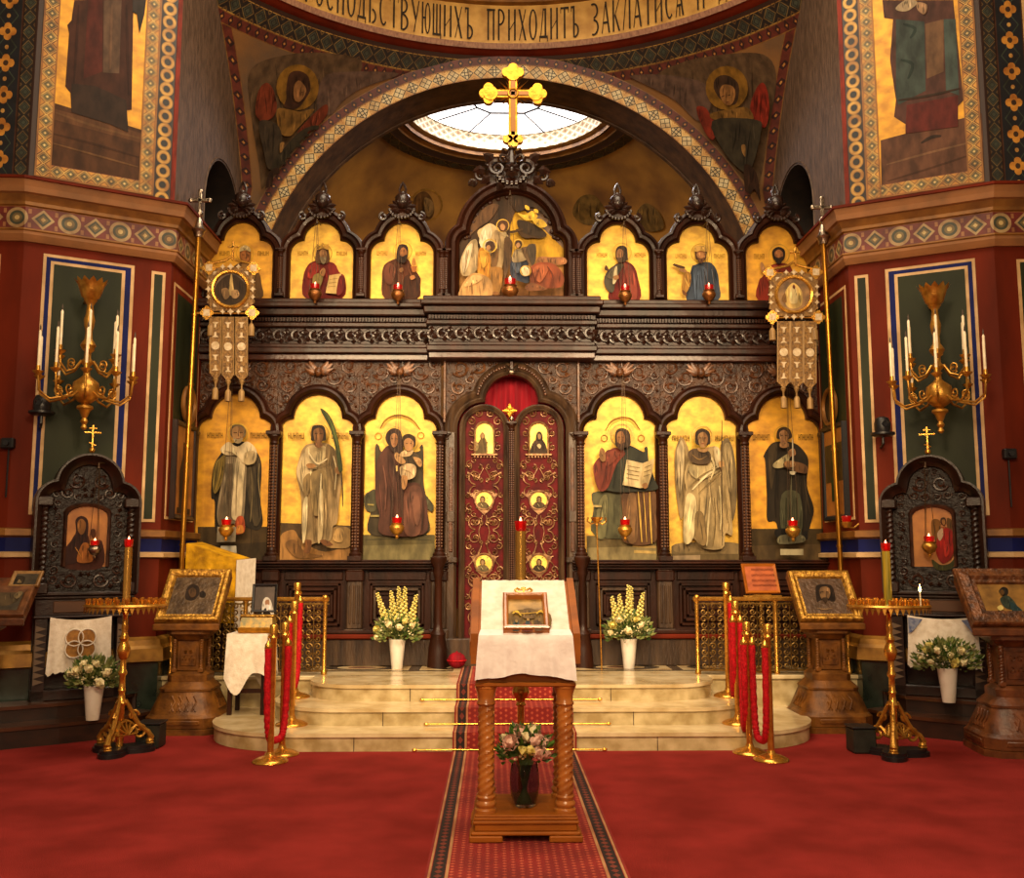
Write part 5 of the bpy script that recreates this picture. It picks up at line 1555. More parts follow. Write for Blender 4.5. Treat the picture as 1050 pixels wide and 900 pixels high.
# ---- runner and stair rods
prof = [(-1.6, .008), (8.10, .008), (8.10, .16), (8.46, .16), (8.47, .31), (8.86, .31), (8.87, .46), (10.83, .46)]
prof = [(-1.6, 0), (8.095, 0), (8.095, .151), (8.465, .151), (8.465, .301), (8.865, .301), (8.865, .451), (10.8, .451)]
mb = MB(); N = len(prof); A = []; us = []; L = 0
off = [(y - (.008 if i in (1, 2, 3, 4, 5, 6) and 0 else 0), z + .008) for i, (y, z) in enumerate(prof)]
off = [(-1.6, .008), (8.49, .008), (8.49, .159), (8.85, .159), (8.85, .309), (9.27, .309), (9.27, .459), (10.8, .459)]
for i, (y, z) in enumerate(off):
    if i: L += math.hypot(y - off[i - 1][0], z - off[i - 1][1])
    for s in (-1, 1): A.append((s * .52, y, z)); us.append((L, s * .52))
mb.add(A, [(2 * i, 2 * i + 1, 2 * i + 3, 2 * i + 2) for i in range(N - 1)], 0, False, us)
for s in (-1, 1):
    e = [(s * .52, y, z) for y, z in off]; g = [(s * .52, y + (.008 if i in (1, 2, 3, 4, 5, 6) else 0), z - .008) for i, (y, z) in enumerate(off)]
    mb.loft([e, g], 1)
o = mb.build('carpet_runner', [RUNNER, CARPET]); o['label'] = 'long patterned red carpet runner with dark borders climbing the steps'; o['category'] = 'carpet runner'
for y, z, a, b, q, lab in ((8.48, .02, 425, 620, 769, 'lowest thin brass stair rod at the foot of the steps'), (8.84, .171, 437, 624, 743, 'middle thin brass stair rod across the runner'), (9.26, .321, 433, 615, 717, 'uppermost thin brass stair rod across the runner')):
    x0, x1 = atY(a, q, y).x, atY(b, q, y).x
    t = thing('stair_rod', lab, 'stair rod', ((x0 + x1) / 2, y, z), 0, 'brass rods holding the runner'); w = (x1 - x0) / 2
    mb = MB(); mb.tube([(-w, 0, 0), (w, 0, 0)], .0065, 8); mb.build('rod', BRASS, t, True)
    for s in (-1, 1): mb = MB(); mb.sph((s * w, 0, 0), .015, 8, 0, (1.6, 1, 1)); mb.build('end_knob', BRASS, t, True)
# ---- flowers
def rose_mesh(name, r, m, parent, loc, rz=0):
    mb = MB(); R = random.Random(int(r * 1e4))
    mb.sph((0, 0, 0), r * .55, 8)
    for ring, (n, ra, tl, sz) in enumerate(((3, .32, .5, .62), (5, .55, .25, .75), (6, .8, -.15, .8))):
        for k in range(n):
            a = 2 * PI * k / n + ring * .5; c, s = math.cos(a), math.sin(a); tx, ty = -s, c; w = r * sz * .62; h = r * sz
            b = (c * r * ra * .6, s * r * ra * .6, -r * .35); t = (c * r * (ra + .15), s * r * (ra + .15), r * tl + r * .3); md = (c * r * (ra + .12), s * r * (ra + .12), (b[2] + t[2]) / 2)
            mb.add([b, (md[0] + tx * w, md[1] + ty * w, md[2]), (t[0] + tx * w * .7, t[1] + ty * w * .7, t[2]), (t[0] * .98, t[1] * .98, t[2] + r * .12), (t[0] - tx * w * .7, t[1] - ty * w * .7, t[2]), (md[0] - tx * w, md[1] - ty * w, md[2]), md],
                   [(0, 1, 6), (1, 2, 6), (2, 3, 6), (3, 4, 6), (4, 5, 6), (5, 0, 6)], 0, True)
    o = mb.build(name, m, parent, True); o.location = loc; return o
def foliage(mb, R, c, rad, n, size, up=.5, m=(0, 1)):
    for _ in range(n):
        a = R.uniform(0, 2 * PI); e = R.uniform(-.5, 1.4); q = R.random() ** .5
        d = V((math.cos(a) * math.cos(e) * rad[0], math.sin(a) * math.cos(e) * rad[1], math.sin(e) * rad[2])) * q
        p = V(c) + d; g = (d.normalized() + V((R.uniform(-.5, .5), R.uniform(-.5, .5), up))).normalized()
        sd = g.cross(V((R.uniform(-1, 1), R.uniform(-1, 1), .3))).normalized(); L = size * R.uniform(.6, 1.3); w = L * R.uniform(.16, .3); nn = g.cross(sd) * L * .12
        mb.add([p, p + g * L * .45 + sd * w + nn, p + g * L, p + g * L * .45 - sd * w + nn, p + g * L * .5 - nn], [(0, 1, 4), (1, 2, 4), (2, 3, 4), (3, 0, 4)], R.choice(m), True)
def bouquet(t, z0, rad, roses, spikes, seed, nleaf, lsize, leafm, cz=None):
    R = random.Random(seed); mb = MB(); cz = cz or z0 + rad[2] * .4
    for _ in range(26):
        a = R.uniform(0, 2 * PI); q = R.uniform(.2, .9); mb.tube([(0, 0, z0 - .06), (rad[0] * q * .4 * math.cos(a), rad[1] * q * .4 * math.sin(a), z0 + .04), (rad[0] * q * math.cos(a), rad[1] * q * math.sin(a), cz + rad[2] * .35)], .004, 4, 2)
    foliage(mb, R, (0, 0, cz), rad, nleaf, lsize, .5, (0, 1, 1) if len(spikes) or nleaf > 400 else (0, 0, 1))
    for _ in range(nleaf // 5):
        a = R.uniform(0, 2 * PI); q = R.uniform(.6, 1.05); e = R.uniform(-.2, 1.3); mb.sph((rad[0] * q * math.cos(a) * math.cos(e), rad[1] * q * math.sin(a) * math.cos(e), cz + rad[2] * q * math.sin(e)), R.uniform(.006, .013), 5, 3, (1, 1, .7))
    o = mb.build('foliage', leafm + [PETALW], t, True); o['kind'] = 'stuff'
    pr = {}
    for i, (x, y, z, r, m) in enumerate(roses):
        key = (m.name, r)
        if key not in pr: pr[key] = rose_mesh('flower', r, m, t, (x, y, z)); o = pr[key]
        else: o = copy_part(pr[key], t, (x, y, z))
        o.rotation_euler = (.5 + .5 * -y / max(.05, rad[1]) * 1, .7 * x / rad[0], i * 1.3)
        if y < 0: o.rotation_euler[0] = .9
    for (x, y, z, h, ln) in spikes:
        mb = MB(); n = int(h / .0085)
        for i in range(n):
            u = i / n; a = i * 2.4; rr = .036 * (1 - u * .7); q = V((x + ln * u, y, z + h * u)) + V((math.cos(a) * rr, math.sin(a) * rr, 0))
            mb.sph(q, .021 * (1.1 - .55 * u), 5, 0, (1, 1, .8))
        mb.tube([(x, y, z - .1), (x + ln, y, z + h)], .004, 4, 1); mb.build('flower_spike', [PETALY, STEMM], t, True)
def white_vase(loc, lab, s, rad, roses, spikes, seed, rz=0):
    t = thing('flower_vase', lab, 'vase of flowers', loc, rz)
    mb = MB(); mb.lathe([(.001, .004), (.055 * s, .0), (.058 * s, .01), (.088 * s, .3 * s), (.09 * s, .305 * s), (.086 * s, .31 * s), (.082 * s, .29 * s), (.06 * s, .03 * s)], n=24); mb.build('vase', VASEW, t, True)
    bouquet(t, .3 * s, rad, roses, spikes, seed, 620, .06, [LEAF, LEAFL, STEMM])
def rose_set(R, n, rx, ry, z0, z1, rr, mats):
    out = []
    for i in range(n): a = R.uniform(PI * 1.05, PI * 1.95) if i < n * .8 else R.uniform(0, PI); q = R.uniform(.35, .95); out.append((rx * q * math.cos(a), ry * (.4 + .6 * q) * math.sin(a), R.uniform(z0, z1), rr[i % len(rr)], mats[i % len(mats)]))
    return out
R = random.Random(5); p = atY(407, 679, 10.62); p.z = ZS
white_vase(p, 'white vase of tall yellow-green flowers left of the royal doors', 1, (.24, .17, .2), [(-.21, -.1, .42, .04, PETALY), (-.08, -.18, .47, .045, PETALW), (.03, -.18, .44, .042, PETALW), (.1, -.14, .5, .042, PETALY), (.17, -.12, .46, .036, PETALW), (-.2, -.12, .34, .036, PETALW), (-.05, .1, .5, .04, PETALY)], [(-.12, -.02, .5, .3, -.1), (-.03, -.04, .5, .32, -.04), (.06, -.02, .5, .36, .02), (.14, -.02, .48, .3, .06), (.02, .08, .5, .36, -.02)], 5)
p = atY(645, 681, 10.62); p.z = ZS
white_vase(p, 'white vase of tall yellow-green flowers right of the royal doors', 1, (.25, .17, .2), [(-.18, -.14, .46, .045, PETALY), (-.21, -.12, .38, .036, PETALW), (-.03, -.2, .4, .046, PETALW), (.12, -.16, .46, .042, PETALW), (.06, -.18, .52, .036, PETALY), (-.12, -.16, .52, .042, PETALW)], [(-.12, -.02, .5, .26, -.06), (.0, -.04, .5, .38, 0), (.1, -.02, .5, .3, .06), (.02, .08, .5, .36, .03), (-.06, .06, .52, .26, -.03)], 9)
# ---- podiums, kiosks
def podium(s):
    q = lambda x, y, z: atZ(x, y, z)
    a = [q(-60, 774, 0), q(0, 769, 0), q(60, 763, 0), q(120, 756, 0), q(157, 748, 0)]
    poly = [(p.x, p.y) for p in a] + [(P1.x - .12, P1.y - .05 - .09), (P0.x + .02, P0.y - .1), (-6.6, P0.y - .14)]
    inn = lambda d: [(x + CN.x * -d, y - CN.y * d) for x, y in poly[:5]] + poly[5:]
    mb = MB(); M = Matrix.Scale(-1, 4, (1, 0, 0)) if s > 0 else None; mb.T = M
    i2 = inn(.27); i2[4] = (i2[4][0] - .1, i2[4][1])
    mb.prism(poly, xy, 0, .15, 0); mb.prism([(x + CN.x * .02, y + CN.y * .02) for x, y in poly[:5]] + poly[5:], xy, .15, .18, 1)
    mb.prism(i2, xy, .18, .29, 0); mb.prism([(x + CN.x * .02, y + CN.y * .02) for x, y in i2[:5]] + i2[5:], xy, .29, .32, 1)
    st(mb.build('wooden_step', [mat('dark_step_wood', '30180c', .42, 0, (9, '1c0d06', (.3, 1, 1))), mat('highlit_step_edge', '4a2814', .34, 0, (8, '2e170b', (.2, 1, 1)), coat=.3)]))  # lighter edge slabs, an edge highlight put into the colour
podium(-1); podium(1)
ROT = math.atan2(CN.x, -CN.y)
KZ = lambda py: atY(87, py, 9.36).z
def kiosk(s, lab):
    loc = P0 + UD * (cu(86, 600)[0] - .02) + CN * .16; loc.z = .32; loc.x *= -s
    t = thing('icon_kiosk', lab, 'icon stand', loc, ROT * -s); b0 = .32
    z = lambda p: KZ(p) - b0
    hw, R1 = .41, .25; apex = z(471); zc = apex - R1; zl = z(608)
    tf = lambda d: trefoil(0, hw, R1, zl, zc, d)
    iw, i0, i1 = .175, z(581), z(519); op = [(-iw, i0)] + [(-iw * math.cos(PI * k / 14), i1 - iw * .55 + iw * .55 * math.sin(PI * k / 14)) for k in range(15)] + [(iw, i0)]
    out = [(-hw, zl), *tf(0)[1:-1], (hw, zl)]
    mb = MB(); y = -.06
    mb.poly([(a, y, c) for a, c in [(-hw, i0)] + op[0:1] + op[1:] + [(hw, i0)] + tf(0)[::-1][1:-1]], 1)
    mb.poly([(-hw, y, zl), (hw, y, zl), (hw, y, i0), (-hw, y, i0)], 1)
    mb.prism(tf(0), lambda a, c, d: (a, d, c), y + .004, .14)
    def ins(x, zz):
        if abs(x) > hw - .09 or zz < zl + .03: return False
        if math.hypot(x, zz - zc) > R1 - .06 and zz > zc - .02: return False
        return not (abs(x) < iw + .05 and i0 - .04 < zz < i1 + .05)
    pack(mb, ins, -hw, 0, zl, apex, y - .006, 0, (.08, .06, .046, .035, .026), 4 + s, 0, .013)
    moulding(mb, lambda d: [(a, c) for a, c in [op[0]] + op[1:-1] + [op[-1]]] if d == 0 else [(a * (1 + d / iw), c + (d if c > i0 + .01 else 0)) for a, c in op], [(0, -.01), (0, .02), (.02, .03), (.035, 0)], y)
    K = mb.build('cabinet', [mat('carved_dark_relief', '3c2113', .34, 0, (14, '200f07'), spec=.5), KIOSKG], t, True)
    mb = MB(); moulding(mb, tf, [(-.06, 0), (-.05, .04), (-.03, .05), (0, .09), (.03, .13), (.05, .13), (.055, -.14)], y); mb.build('hood', KIOSKW, t, True)
    for q in (-1, 1):
        mb = MB(); x = q * (hw - .035); barley(mb, x, y - .06, .032, zl + .1, z(520), 0, 2, 7, .22)
        mb.box(x - .06, x + .06, y - .11, y, zl, zl + .1, 0, .01); mb.box(x - .07, x + .07, y - .12, y, z(520), z(510), 0, .012); mb.build('twisted_column', KIOSKW, t, True)
        mb = MB(); n = 9; zA, zB = z(700), z(640)      # sawtooth-edged leg
        x = q * (hw - .06); mb.box(x - .05, x + .05, -.1, .12, 0, zl - .14, 0)
        for k in range(n): z0 = zA + (zB - zA) * k / n; z1 = zA + (zB - zA) * (k + 1) / n; mb.add([(x - q * .0 - .045, -.105, z0), (x - .045, -.105, z1), (x + .045, -.13, (z0 + z1) / 2)], [(0, 1, 2)], 1)
        mb.build('leg', [KIOSKW, mat('pale_sawtooth', '6a5644', .5)], t, True)
    mb = MB(); mb.box(-hw - .05, hw + .05, -.15, .14, zl - .02, zl + .015, 0, .01); mb.box(-hw - .03, hw + .03, -.13, .14, zl - .05, zl - .02, 0, .008); mb.box(-hw, hw, -.11, .14, zl - .2, zl - .05, 0, .006); mb.box(-.26, .3, -.12, -.1, zl - .175, zl - .07, 1, .006)
    mb.box(-hw - .01, hw + .01, -.12, .14, zl - .225, zl - .2, 0, .008); mb.build('table', [KIOSKW, mat('plain_oak_strip', '5a3516', .4, 0, (8, '3c220d', (.1, 1, 1)))], t, True)
    mb = MB(); mb.box(-hw, hw, .08, .13, 0, zl - .2, 0); mb.box(-hw, hw, -.1, .13, 0, .1, 0, .01); mb.build('back_board', KIOSKW, t, True)
    mb = MB(); zt = apex + .055; mb.sph((0, -.12, zt + .03), .03, 8); mb.box(-.009, .009, -.126, -.114, zt + .05, zt + .27, 0, .003); mb.box(-.075, .075, -.126, -.114, zt + .19, zt + .207, 0, .003)
    mb.box(-.035, .035, -.126, -.114, zt + .232, zt + .245, 0, .003); mb.tube([(-.03, -.12, zt + .1), (.03, -.12, zt + .075)], .006, 5); mb.build('cross', BRASS, t, True)
    Mw = Matrix.Translation(loc) @ Matrix.Rotation(ROT * -s, 4, 'Z')
    o = Mw @ V((0, y + .0, i0)); n = Mw.to_3x3() @ V((0, -1, 0))
    return t, Mw, [Mw @ V((a, y + .001, c)) for a, c in op], o, n, zl
IGOLD = mat('old_icon_ground', 'b0712a', .5, 0, (6, '8a5218'))
def child_world(o, t):                                 # geometry given in world coordinates, carried by a turned parent
    o.parent = t; o.matrix_parent_inverse = (Matrix.Translation(t.location) @ Matrix.Rotation(t.rotation_euler.z, 4, 'Z')).inverted(); return o
tL, ML, opL, oL, nLk, zlk = kiosk(-1, 'black carved wooden icon stand with a gold cross against the left wall')
child_world(paint('icon_painting', None, """
4a2216 215,640 250,590 275,555 330,560 345,600 400,590 398,720 212,720
361a14 218,650 255,590 275,540 272,490 300,468 332,490 332,560 320,620 290,690 215,700
8a5a2c 282,500 302,482 322,505 316,545 300,560 284,540
a8642a 300,610 330,600 352,640 352,690 280,690
5a3018 345,555 350,532 368,535 372,560 360,580
b0702c 345,580 380,590 378,630 340,640
/4 c88a3c 270,620 290,650 300,670""", (20, 430, 4.738), oL, nLk, opL, IGOLD, .0006), tL)
tR, MR, opR, oR, nRk, _ = kiosk(1, 'black carved wooden icon stand with a gold cross against the right wall')
child_world(paint('icon_painting', None, """
9c4a1c 262,470 300,450 350,470 356,560 330,610 280,600
7e5420 250,420 285,420 290,470 270,510 250,480
7e5420 320,410 350,430 360,480 350,520 325,480
a81c14 285,480 315,455 345,470 355,520 340,590 300,620 270,570 275,510
c8a888 275,480 298,455 302,490 285,515
4a4a20 250,600 290,625 330,620 355,595 345,640 300,652 262,640
4a2a14 290,430 292,410 310,408 316,428 306,445
a8743c 296,420 308,416 312,434 302,442
d83020 305,540 325,530 330,570 312,590""", (900, 440, 4.5), oR, nRk, opR, IGOLD, .0006), tR)
def cloth_hang(t_name, lab, M, w, ztop, zbot, seed, emb):
    mb = MB(); n = 28; rows = []; Mi = M.to_3x3()
    for j in range(13):
        v = j / 12; row = []
        for i in range(n + 1):
            u = i / n * 2 - 1; z = ztop + (zbot - ztop) * v + .03 * (u * u) * (1 - v) - (.05 * abs(u) ** 3 if j == 12 else 0) * (1 if i % 3 else .2)
            row.append(M @ V((u * w * (1 + .06 * v * v), -.162 - .012 * math.sin(u * 9 + seed) * v - .006 * math.sin(u * 23) * v, z)))
        rows.append(row)
    mb.loft(rows, 0)
    L0 = M.to_translation(); t = thing('embroidered_cloth', lab, 'cloth', (M @ V((0, -.162, zbot))))
    mb.build('cloth', LINEN, t)
    mb = MB()
    if emb == 'quatrefoil':
        for k in range(4):
            a = PI / 4 + k * PI / 2; c = V((.0 + .075 * math.cos(a), 0, (ztop + zbot) / 2 + .02 + .075 * math.sin(a)))
            mb.poly([M @ (V((c.x + .07 * math.cos(q * PI / 10), -.186, c.z + .07 * math.sin(q * PI / 10)))) for q in range(20)], 0)
            mb.tube([M @ (V((c.x + .075 * math.cos(q * PI / 10), -.19, c.z + .075 * math.sin(q * PI / 10)))) for q in range(20)], .006, 4, 1, closed=True)
            mb.poly([M @ V((.03 * math.cos(a + g) * (2.6 if not g else 1), -.167, (ztop + zbot) / 2 + .02 + .03 * math.sin(a + g) * (2.6 if not g else 1))) for g in (-.9, 0, .9)] + [M @ V((0, -.167, (ztop + zbot) / 2 + .02))], 1)
        ms = [mat('ochre_embroidery', 'a8742a', .6, 0, (30, '84561a')), LINEN]
    else:
        for q in (-1, 1): mb.poly([M @ V((q * a, -.186, c)) for a, c in ((w * .55, ztop - .005), (w * .98, ztop + .01), (w * .98, ztop - .14), (w * .86, ztop - .12))], 0)
        ms = [mat('blue_embroidery', '3c4c78', .6, 0, (30, '8a90a0'))]
    mb.build('embroidery', ms, t)
cloth_hang('a', 'white cloth with an ochre quatrefoil hanging from the left icon stand', ML @ Matrix.Translation((-.02, 0, 0)), .262, zlk - .24, zlk - .7, 1, 'quatrefoil')
cloth_hang('b', 'white cloth with blue corners hanging from the right icon stand', MR @ Matrix.Translation((.05, 0, 0)), .3, zlk - .24, zlk - .66, 2, 'blue')
p = atY(95, 731, 9.06); p.z = .18
white_vase(p, 'white vase of cream roses on the dark steps before the left icon stand', .98, (.23, .15, .17), [(-.1, -.14, .44, .05, PETALW), (.0, -.15, .46, .045, PETALW), (.1, -.15, .33, .055, PETALW), (.16, -.12, .42, .045, PETALW), (-.05, -.12, .5, .04, PETALW), (-.17, -.1, .42, .036, PETALW), (.04, -.1, .5, .04, PETALW)], [], 21)
p = atY(973, 718, 9.02); p.z = .32
white_vase(p, 'white vase of cream flowers on the dark steps before the right icon stand', .98, (.3, .15, .18), rose_set(R, 12, .27, .16, .34, .5, (.04, .03, .048), (PETALW, PETALW, PETALY)), [], 22)
# ---- standing candle trays
def candle_stand(loc, lab, rz):
    t = thing('candle_stand', lab, 'candle stand', loc, rz)
    mb = MB()
    pl = [((.2 + .09 * math.cos(3 * a)) * math.cos(a), (.2 + .09 * math.cos(3 * a)) * math.sin(a)) for a in [i * PI / 24 for i in range(48)]]
    mb.prism(pl, xy, 0, .035, 0, True); mb.prism([(x * .93, y * .93) for x, y in pl], xy, .035, .06, 0, True); mb.build('foot_plate', BLACK, t, True)
    for k in range(3):                                  # scrolled openwork legs
        a = k * 2 * PI / 3; mb = MB(); c, s = math.cos(a), math.sin(a); f = lambda u, v: (u * c, u * s, v)
        mb.tube([f(.23, .07), f(.25, .11), f(.22, .16), f(.16, .2), f(.11, .28), f(.07, .36), f(.035, .43)], [.022, .028, .022, .02, .02, .018, .014], 8)
        mb.tube([f(u, v) for u, v in spiral((.15, .16), .07, 1.4, PI, -1, 16)], [.016 * (1 - .4 * i / 16) for i in range(17)], 6)
        mb.tube([f(u, v) for u, v in spiral((.1, .3), .045, 1.3, 0, 1, 14)], .011, 6)
        mb.sph(f(.24, .085), .034, 8, 0, (1, 1, .8)); mb.box(*sorted((f(.24, 0)[0] - .03, f(.24, 0)[0] + .03)), *sorted((f(.24, 0)[1] - .03, f(.24, 0)[1] + .03)), .058, .075, 0, .008)
        mb.build('leg', BRASSD, t, True)
        mb = MB(); b = a + PI / 3; g = lambda u, v, w: (w * -math.sin(b) + .085 * math.cos(b) * (1 - v) + .02, w * math.cos(b) + .085 * math.sin(b) * (1 - v), .1 + .26 * v)
        for q in range(7): e = PI * q / 6; mb.tube([(lambda P: P)(g(0, .2, 0)), g(0, .2 + .4 * math.sin(e), .09 * math.cos(e))], .008, 5)
        mb.tube([g(0, .2 + .42 * math.sin(PI * q / 10), .095 * math.cos(PI * q / 10)) for q in range(11)], .01, 5); mb.build('fan_ornament', BRASSD, t, True)
    mb = MB(); mb.lathe([(.03, 0.060), (.03, 0.380), (.05, 0.410), (.03, 0.440), (.026, 0.492), (.034, 0.509), (.026, 0.526), (.024, 0.626), (.036, 0.643), (.036, 0.660), (.024, 0.685), (.024, 0.761), (.04, 0.778), (.05, 0.811), (.055, 0.845), (.042, 0.887), (.03, 0.912), (.042, 0.937), (.03, 0.962), (.022, 0.996), (.03, 1.030), (.022, 1.063), (.02, 1.130), (.034, 1.156), (.05, 1.164), (.035, 1.177)], n=18); mb.build('stem', BRASS, t, True)
    r = .325
    mb = MB(); mb.lathe([(.03, 1.17), (.2, 1.185), (r, 1.195), (r + .012, 1.21), (r, 1.225), (r - .02, 1.215), (.05, 1.205)], n=40)
    for k in range(44): a = 2 * PI * k / 44; mb.add([((r + .004) * math.cos(a - .06), (r + .004) * math.sin(a - .06), 1.205), ((r + .004) * math.cos(a + .06), (r + .004) * math.sin(a + .06), 1.205), ((r + .006) * math.cos(a), (r + .006) * math.sin(a), 1.145)], [(0, 1, 2)])
    mb.build('tray', BRASSD, t, True)
    c0 = None; n = 0
    for ring, (rr, cnt) in enumerate(((r - .02, 26), (r - .1, 18), (.13, 10))):
        for k in range(cnt):
            a = 2 * PI * k / cnt + ring * .1; pos = (rr * math.cos(a), rr * math.sin(a), 1.21)
            if c0 is None:
                mb = MB(); mb.lathe([(.006, 0), (.006, .012), (.012, .018), (.015, .058), (.011, .058), (.009, .03)], n=8); c0 = mb.build('candle_cup', BRASS, t, True); c0.location = pos
            else: copy_part(c0, t, pos)
    return t, r
g = atZ(122, 772, 0); g.z = 0
CS1, r_ = candle_stand(g, 'brass candle stand on the carpet before the left icon stand, no candle lit', .5)
mbt = lambda t, m, gl, h: None
def tube_candle(t, zb, zt, r, m, flame=True):
    mb = MB(); mb.lathe([(r * 1.15, zb), (r * 1.15, zb + .01), (r, zb + .015), (r, zt), (r * .8, zt), (r * .8, zt - .02)], n=18); c = mb.build('candle_tube', m, t, True)
    mb = MB(); mb.lathe([(r * .75, zt), (r * 1.02, zt + .01), (r * 1.2, zt + .065), (r * 1.08, zt + .068), (r * .8, zt + .012)], n=18); gl = mb.build('glass_cup', REDGLASS, t, True)
    mb = MB(); mb.lathe([(.001, zt + .012), (.012, zt + .025), (.012, zt + .06), (.006, zt + .08), (.001, zt + .095)], n=8); mb.build('flame', FLAMER, gl, True)
zt1_ = atY(122, 561, g.y).z
tube_candle(CS1, 1.207, zt1_, .032, mat('brass_tube', 'e6b660', .22, .9, (6, 'cc9440', (1, 1, .2))))
g2 = atZ(918, 775, 0); g2.z = 0
CS2, _ = candle_stand(g2, 'brass candle stand on the carpet before the right icon stand, one candle lit', .1)
tube_candle(CS2, 1.207, atY(912, 565, g2.y).z, .034, mat('yellow_wax_tube', 'b89a2c', .3, .25, (20, '6e6a20', (4, 4, .15)), coat=.4))
pc = V((r_ - .1, 0, 0)); c_ = thing('lit_candle', 'single thin burning candle on the right candle stand', 'candle', g2 + V((.245, -.06, 1.212)))
mb = MB(); mb.lathe([(.006, 0), (.006, .115), (.001, .118)], n=8); mb.build('wax', WAX, c_, True); mb = MB(); mb.lathe([(.001, .115), (.011, .13), (.008, .15), (.001, .18)], n=8); mb.build('flame', FLAME, c_, True)
for x, y, lab, w in ((150, 768, 'small dark box on the carpet behind the left candle stand', .2), (888, 773, 'small dark greenish box on the carpet behind the right candle stand', .19)):
    q = atZ(x, y, 0); t = thing('floor_box', lab, 'box', (q.x, q.y + .1, 0)); mb = MB(); mb.box(-w / 2, w / 2, -.1, .1, 0, .2, 0, .012); mb.build('body', CHARC, t, True)
    mb = MB(); mb.box(-w / 2 - .008, w / 2 + .008, -.108, .108, .2, .216, 0, .005); mb.build('lid', BLACK, t, True)
# ================================================================== LECTERNS AND THE REST
def slant(loc, rz, yf, zf, yb, zb):             # frame lying on a sloping desk: x right, y into desk, z up along the slope
    a = math.atan2(yb - yf, zb - zf); return Matrix.Translation(loc) @ Matrix.Rotation(rz, 4, 'Z') @ Matrix.Translation((0, yf, zf)) @ Matrix.Rotation(-a, 4, 'X'), math.hypot(yb - yf, zb - zf)
def framed(name, lab, M, w, h, prof, fm, base_m, txt, crop, off=0.0, group=None, cat='icon', lift=0.0):
    """a framed picture lying on a sloping desk"""
    M = M @ Matrix.Translation((0, -.006, .004)); t = thing(name, lab, cat, M @ V((off, 0, lift)), 0, group)
    mb = MB(); mb.T = M @ Matrix.Translation((off, 0, lift)); frame(mb, w, h, prof); mb.box(-w / 2 + .004, w / 2 - .004, -.004, -.001, .004, h - .004)
    mb.build('frame', fm, t)
    i = prof[-1][0]; R3 = M.to_3x3(); n = R3 @ V((0, -1, 0)); f = lambda a, b: M @ V((off + a, -prof[-1][1] - .001, lift + b))
    paint('painting', t, txt, crop, f(0, 0) + n * .0004, n, [f(-w / 2 + i, i), f(w / 2 - i, i), f(w / 2 - i, h - i), f(-w / 2 + i, h - i)], base_m, .0006)
    return t
def lectern(loc, rz, lab, w, wood, zf, zb, small=False):
    t = thing('icon_lectern', lab, 'lectern', loc, rz)
    k = .5 if small else .96
    mb = MB(); tri(mb, [(.36 * k, 0), (.36 * k, .05), (.33 * k, .06)]); tri(mb, [(.35 * k, .06), (.35 * k, .15), (.32 * k, .18)]); tri(mb, [(.32 * k, .18), (.24 * k, .38)]); tri(mb, [(.25 * k, .38), (.25 * k, .4), (.19 * k, .46), (.19 * k, .52), (.15 * k, .55)])
    for a in range(4):
        R4 = Matrix.Rotation(a * PI / 2, 4, 'Z'); mb.T = R4
        for q in (-.1, -.03, .04, .11):
            mb.tube([(q * k, -.315 * k, .21), (q * k + .035, -.28 * k, .29), (q * k, -.255 * k, .34)], .009, 5); mb.tube([(q * k + .035, -.315 * k, .21), (q * k, -.28 * k, .28)], .007, 5)
        mb.box(-.2 * k, .2 * k, -.36 * k, -.345 * k, .09, .13, 0, .005)
    mb.T = None; mb.build('base', wood, t, True)
    mb = MB(); mb.box(-.11, .11, -.11, .11, .55, zf - .12, 0, .01)
    for q in (-1, 1): mb.box(-.075, .075, q * .105, q * .117, .6, zf - .2, 0, .006)
    def ins(x, z): return abs(x) < .065 and .62 < z < zf - .22
    pack(mb, ins, -.065, 0, .62, zf - .22, -.12, 0, (.03, .022), 2, 0, .006); mb.build('pillar', wood, t, True)
    for x in (-1, 1):
        for y in (-1, 1):
            mb = MB(); barley(mb, x * .125, y * .125, .02, .57, zf - .15, 0, 2, 6, .25); mb.box(x * .125 - .026, x * .125 + .026, y * .125 - .026, y * .125 + .026, .545, .58, 0, .004); mb.build('colonnette', wood, t, True)
    mb = MB(); tri(mb, [(.13, zf - .16), (.17, zf - .12), (.2, zf - .1), (.2, zf - .06)]); d = .2
    mb.box(-.09, .09, -.02, .12, zf - .06, (zf + zb) / 2 - .02, 0, .01)
    mb.add([(-w / 2, -d, zf - .06), (w / 2, -d, zf - .06), (w / 2, d + .03, zb - .06), (-w / 2, d + .03, zb - .06), (-w / 2, -d, zf), (w / 2, -d, zf), (w / 2, d, zb), (-w / 2, d, zb)], [(0, 1, 2, 3), (4, 5, 6, 7), (0, 1, 5, 4), (1, 2, 6, 5), (2, 3, 7, 6), (3, 0, 4, 7)])
    mb.box(-w / 2 - .01, w / 2 + .01, -d - .03, -d, zf - .065, zf - .005, 0, .008); mb.build('desk', wood, t, True)
    return slant(loc, rz, -d, zf, d, zb)
FP = [(0, 0), (0, .03), (.008, .045), (.03, .05), (.06, .03), (.075, .032), (.085, .012)]
p = atY(194, 745, 9.63); p.z = 0
M, L = lectern(p, .0, 'gilded walnut lectern holding a dark icon at the left end of the altar rail', .6, PEDW, 1.0, 1.47)
framed('framed_icon', 'dark old icon in a wide gilt frame on the left walnut lectern', M, .6, .62, FP, GILT, mat('tarnished_cover', '5e4a34', .45, .4, (12, '3c2c1c'), (30, .6)), """
2c2018 180,240 185,200 210,175 240,185 245,215 225,245 200,250
2c2018 245,215 262,205 275,220 268,235 250,232
5a4028 195,205 215,190 230,205 225,230 205,235""", (150, 560, 4.5))
p = atY(850, 745, 9.63); p.z = 0
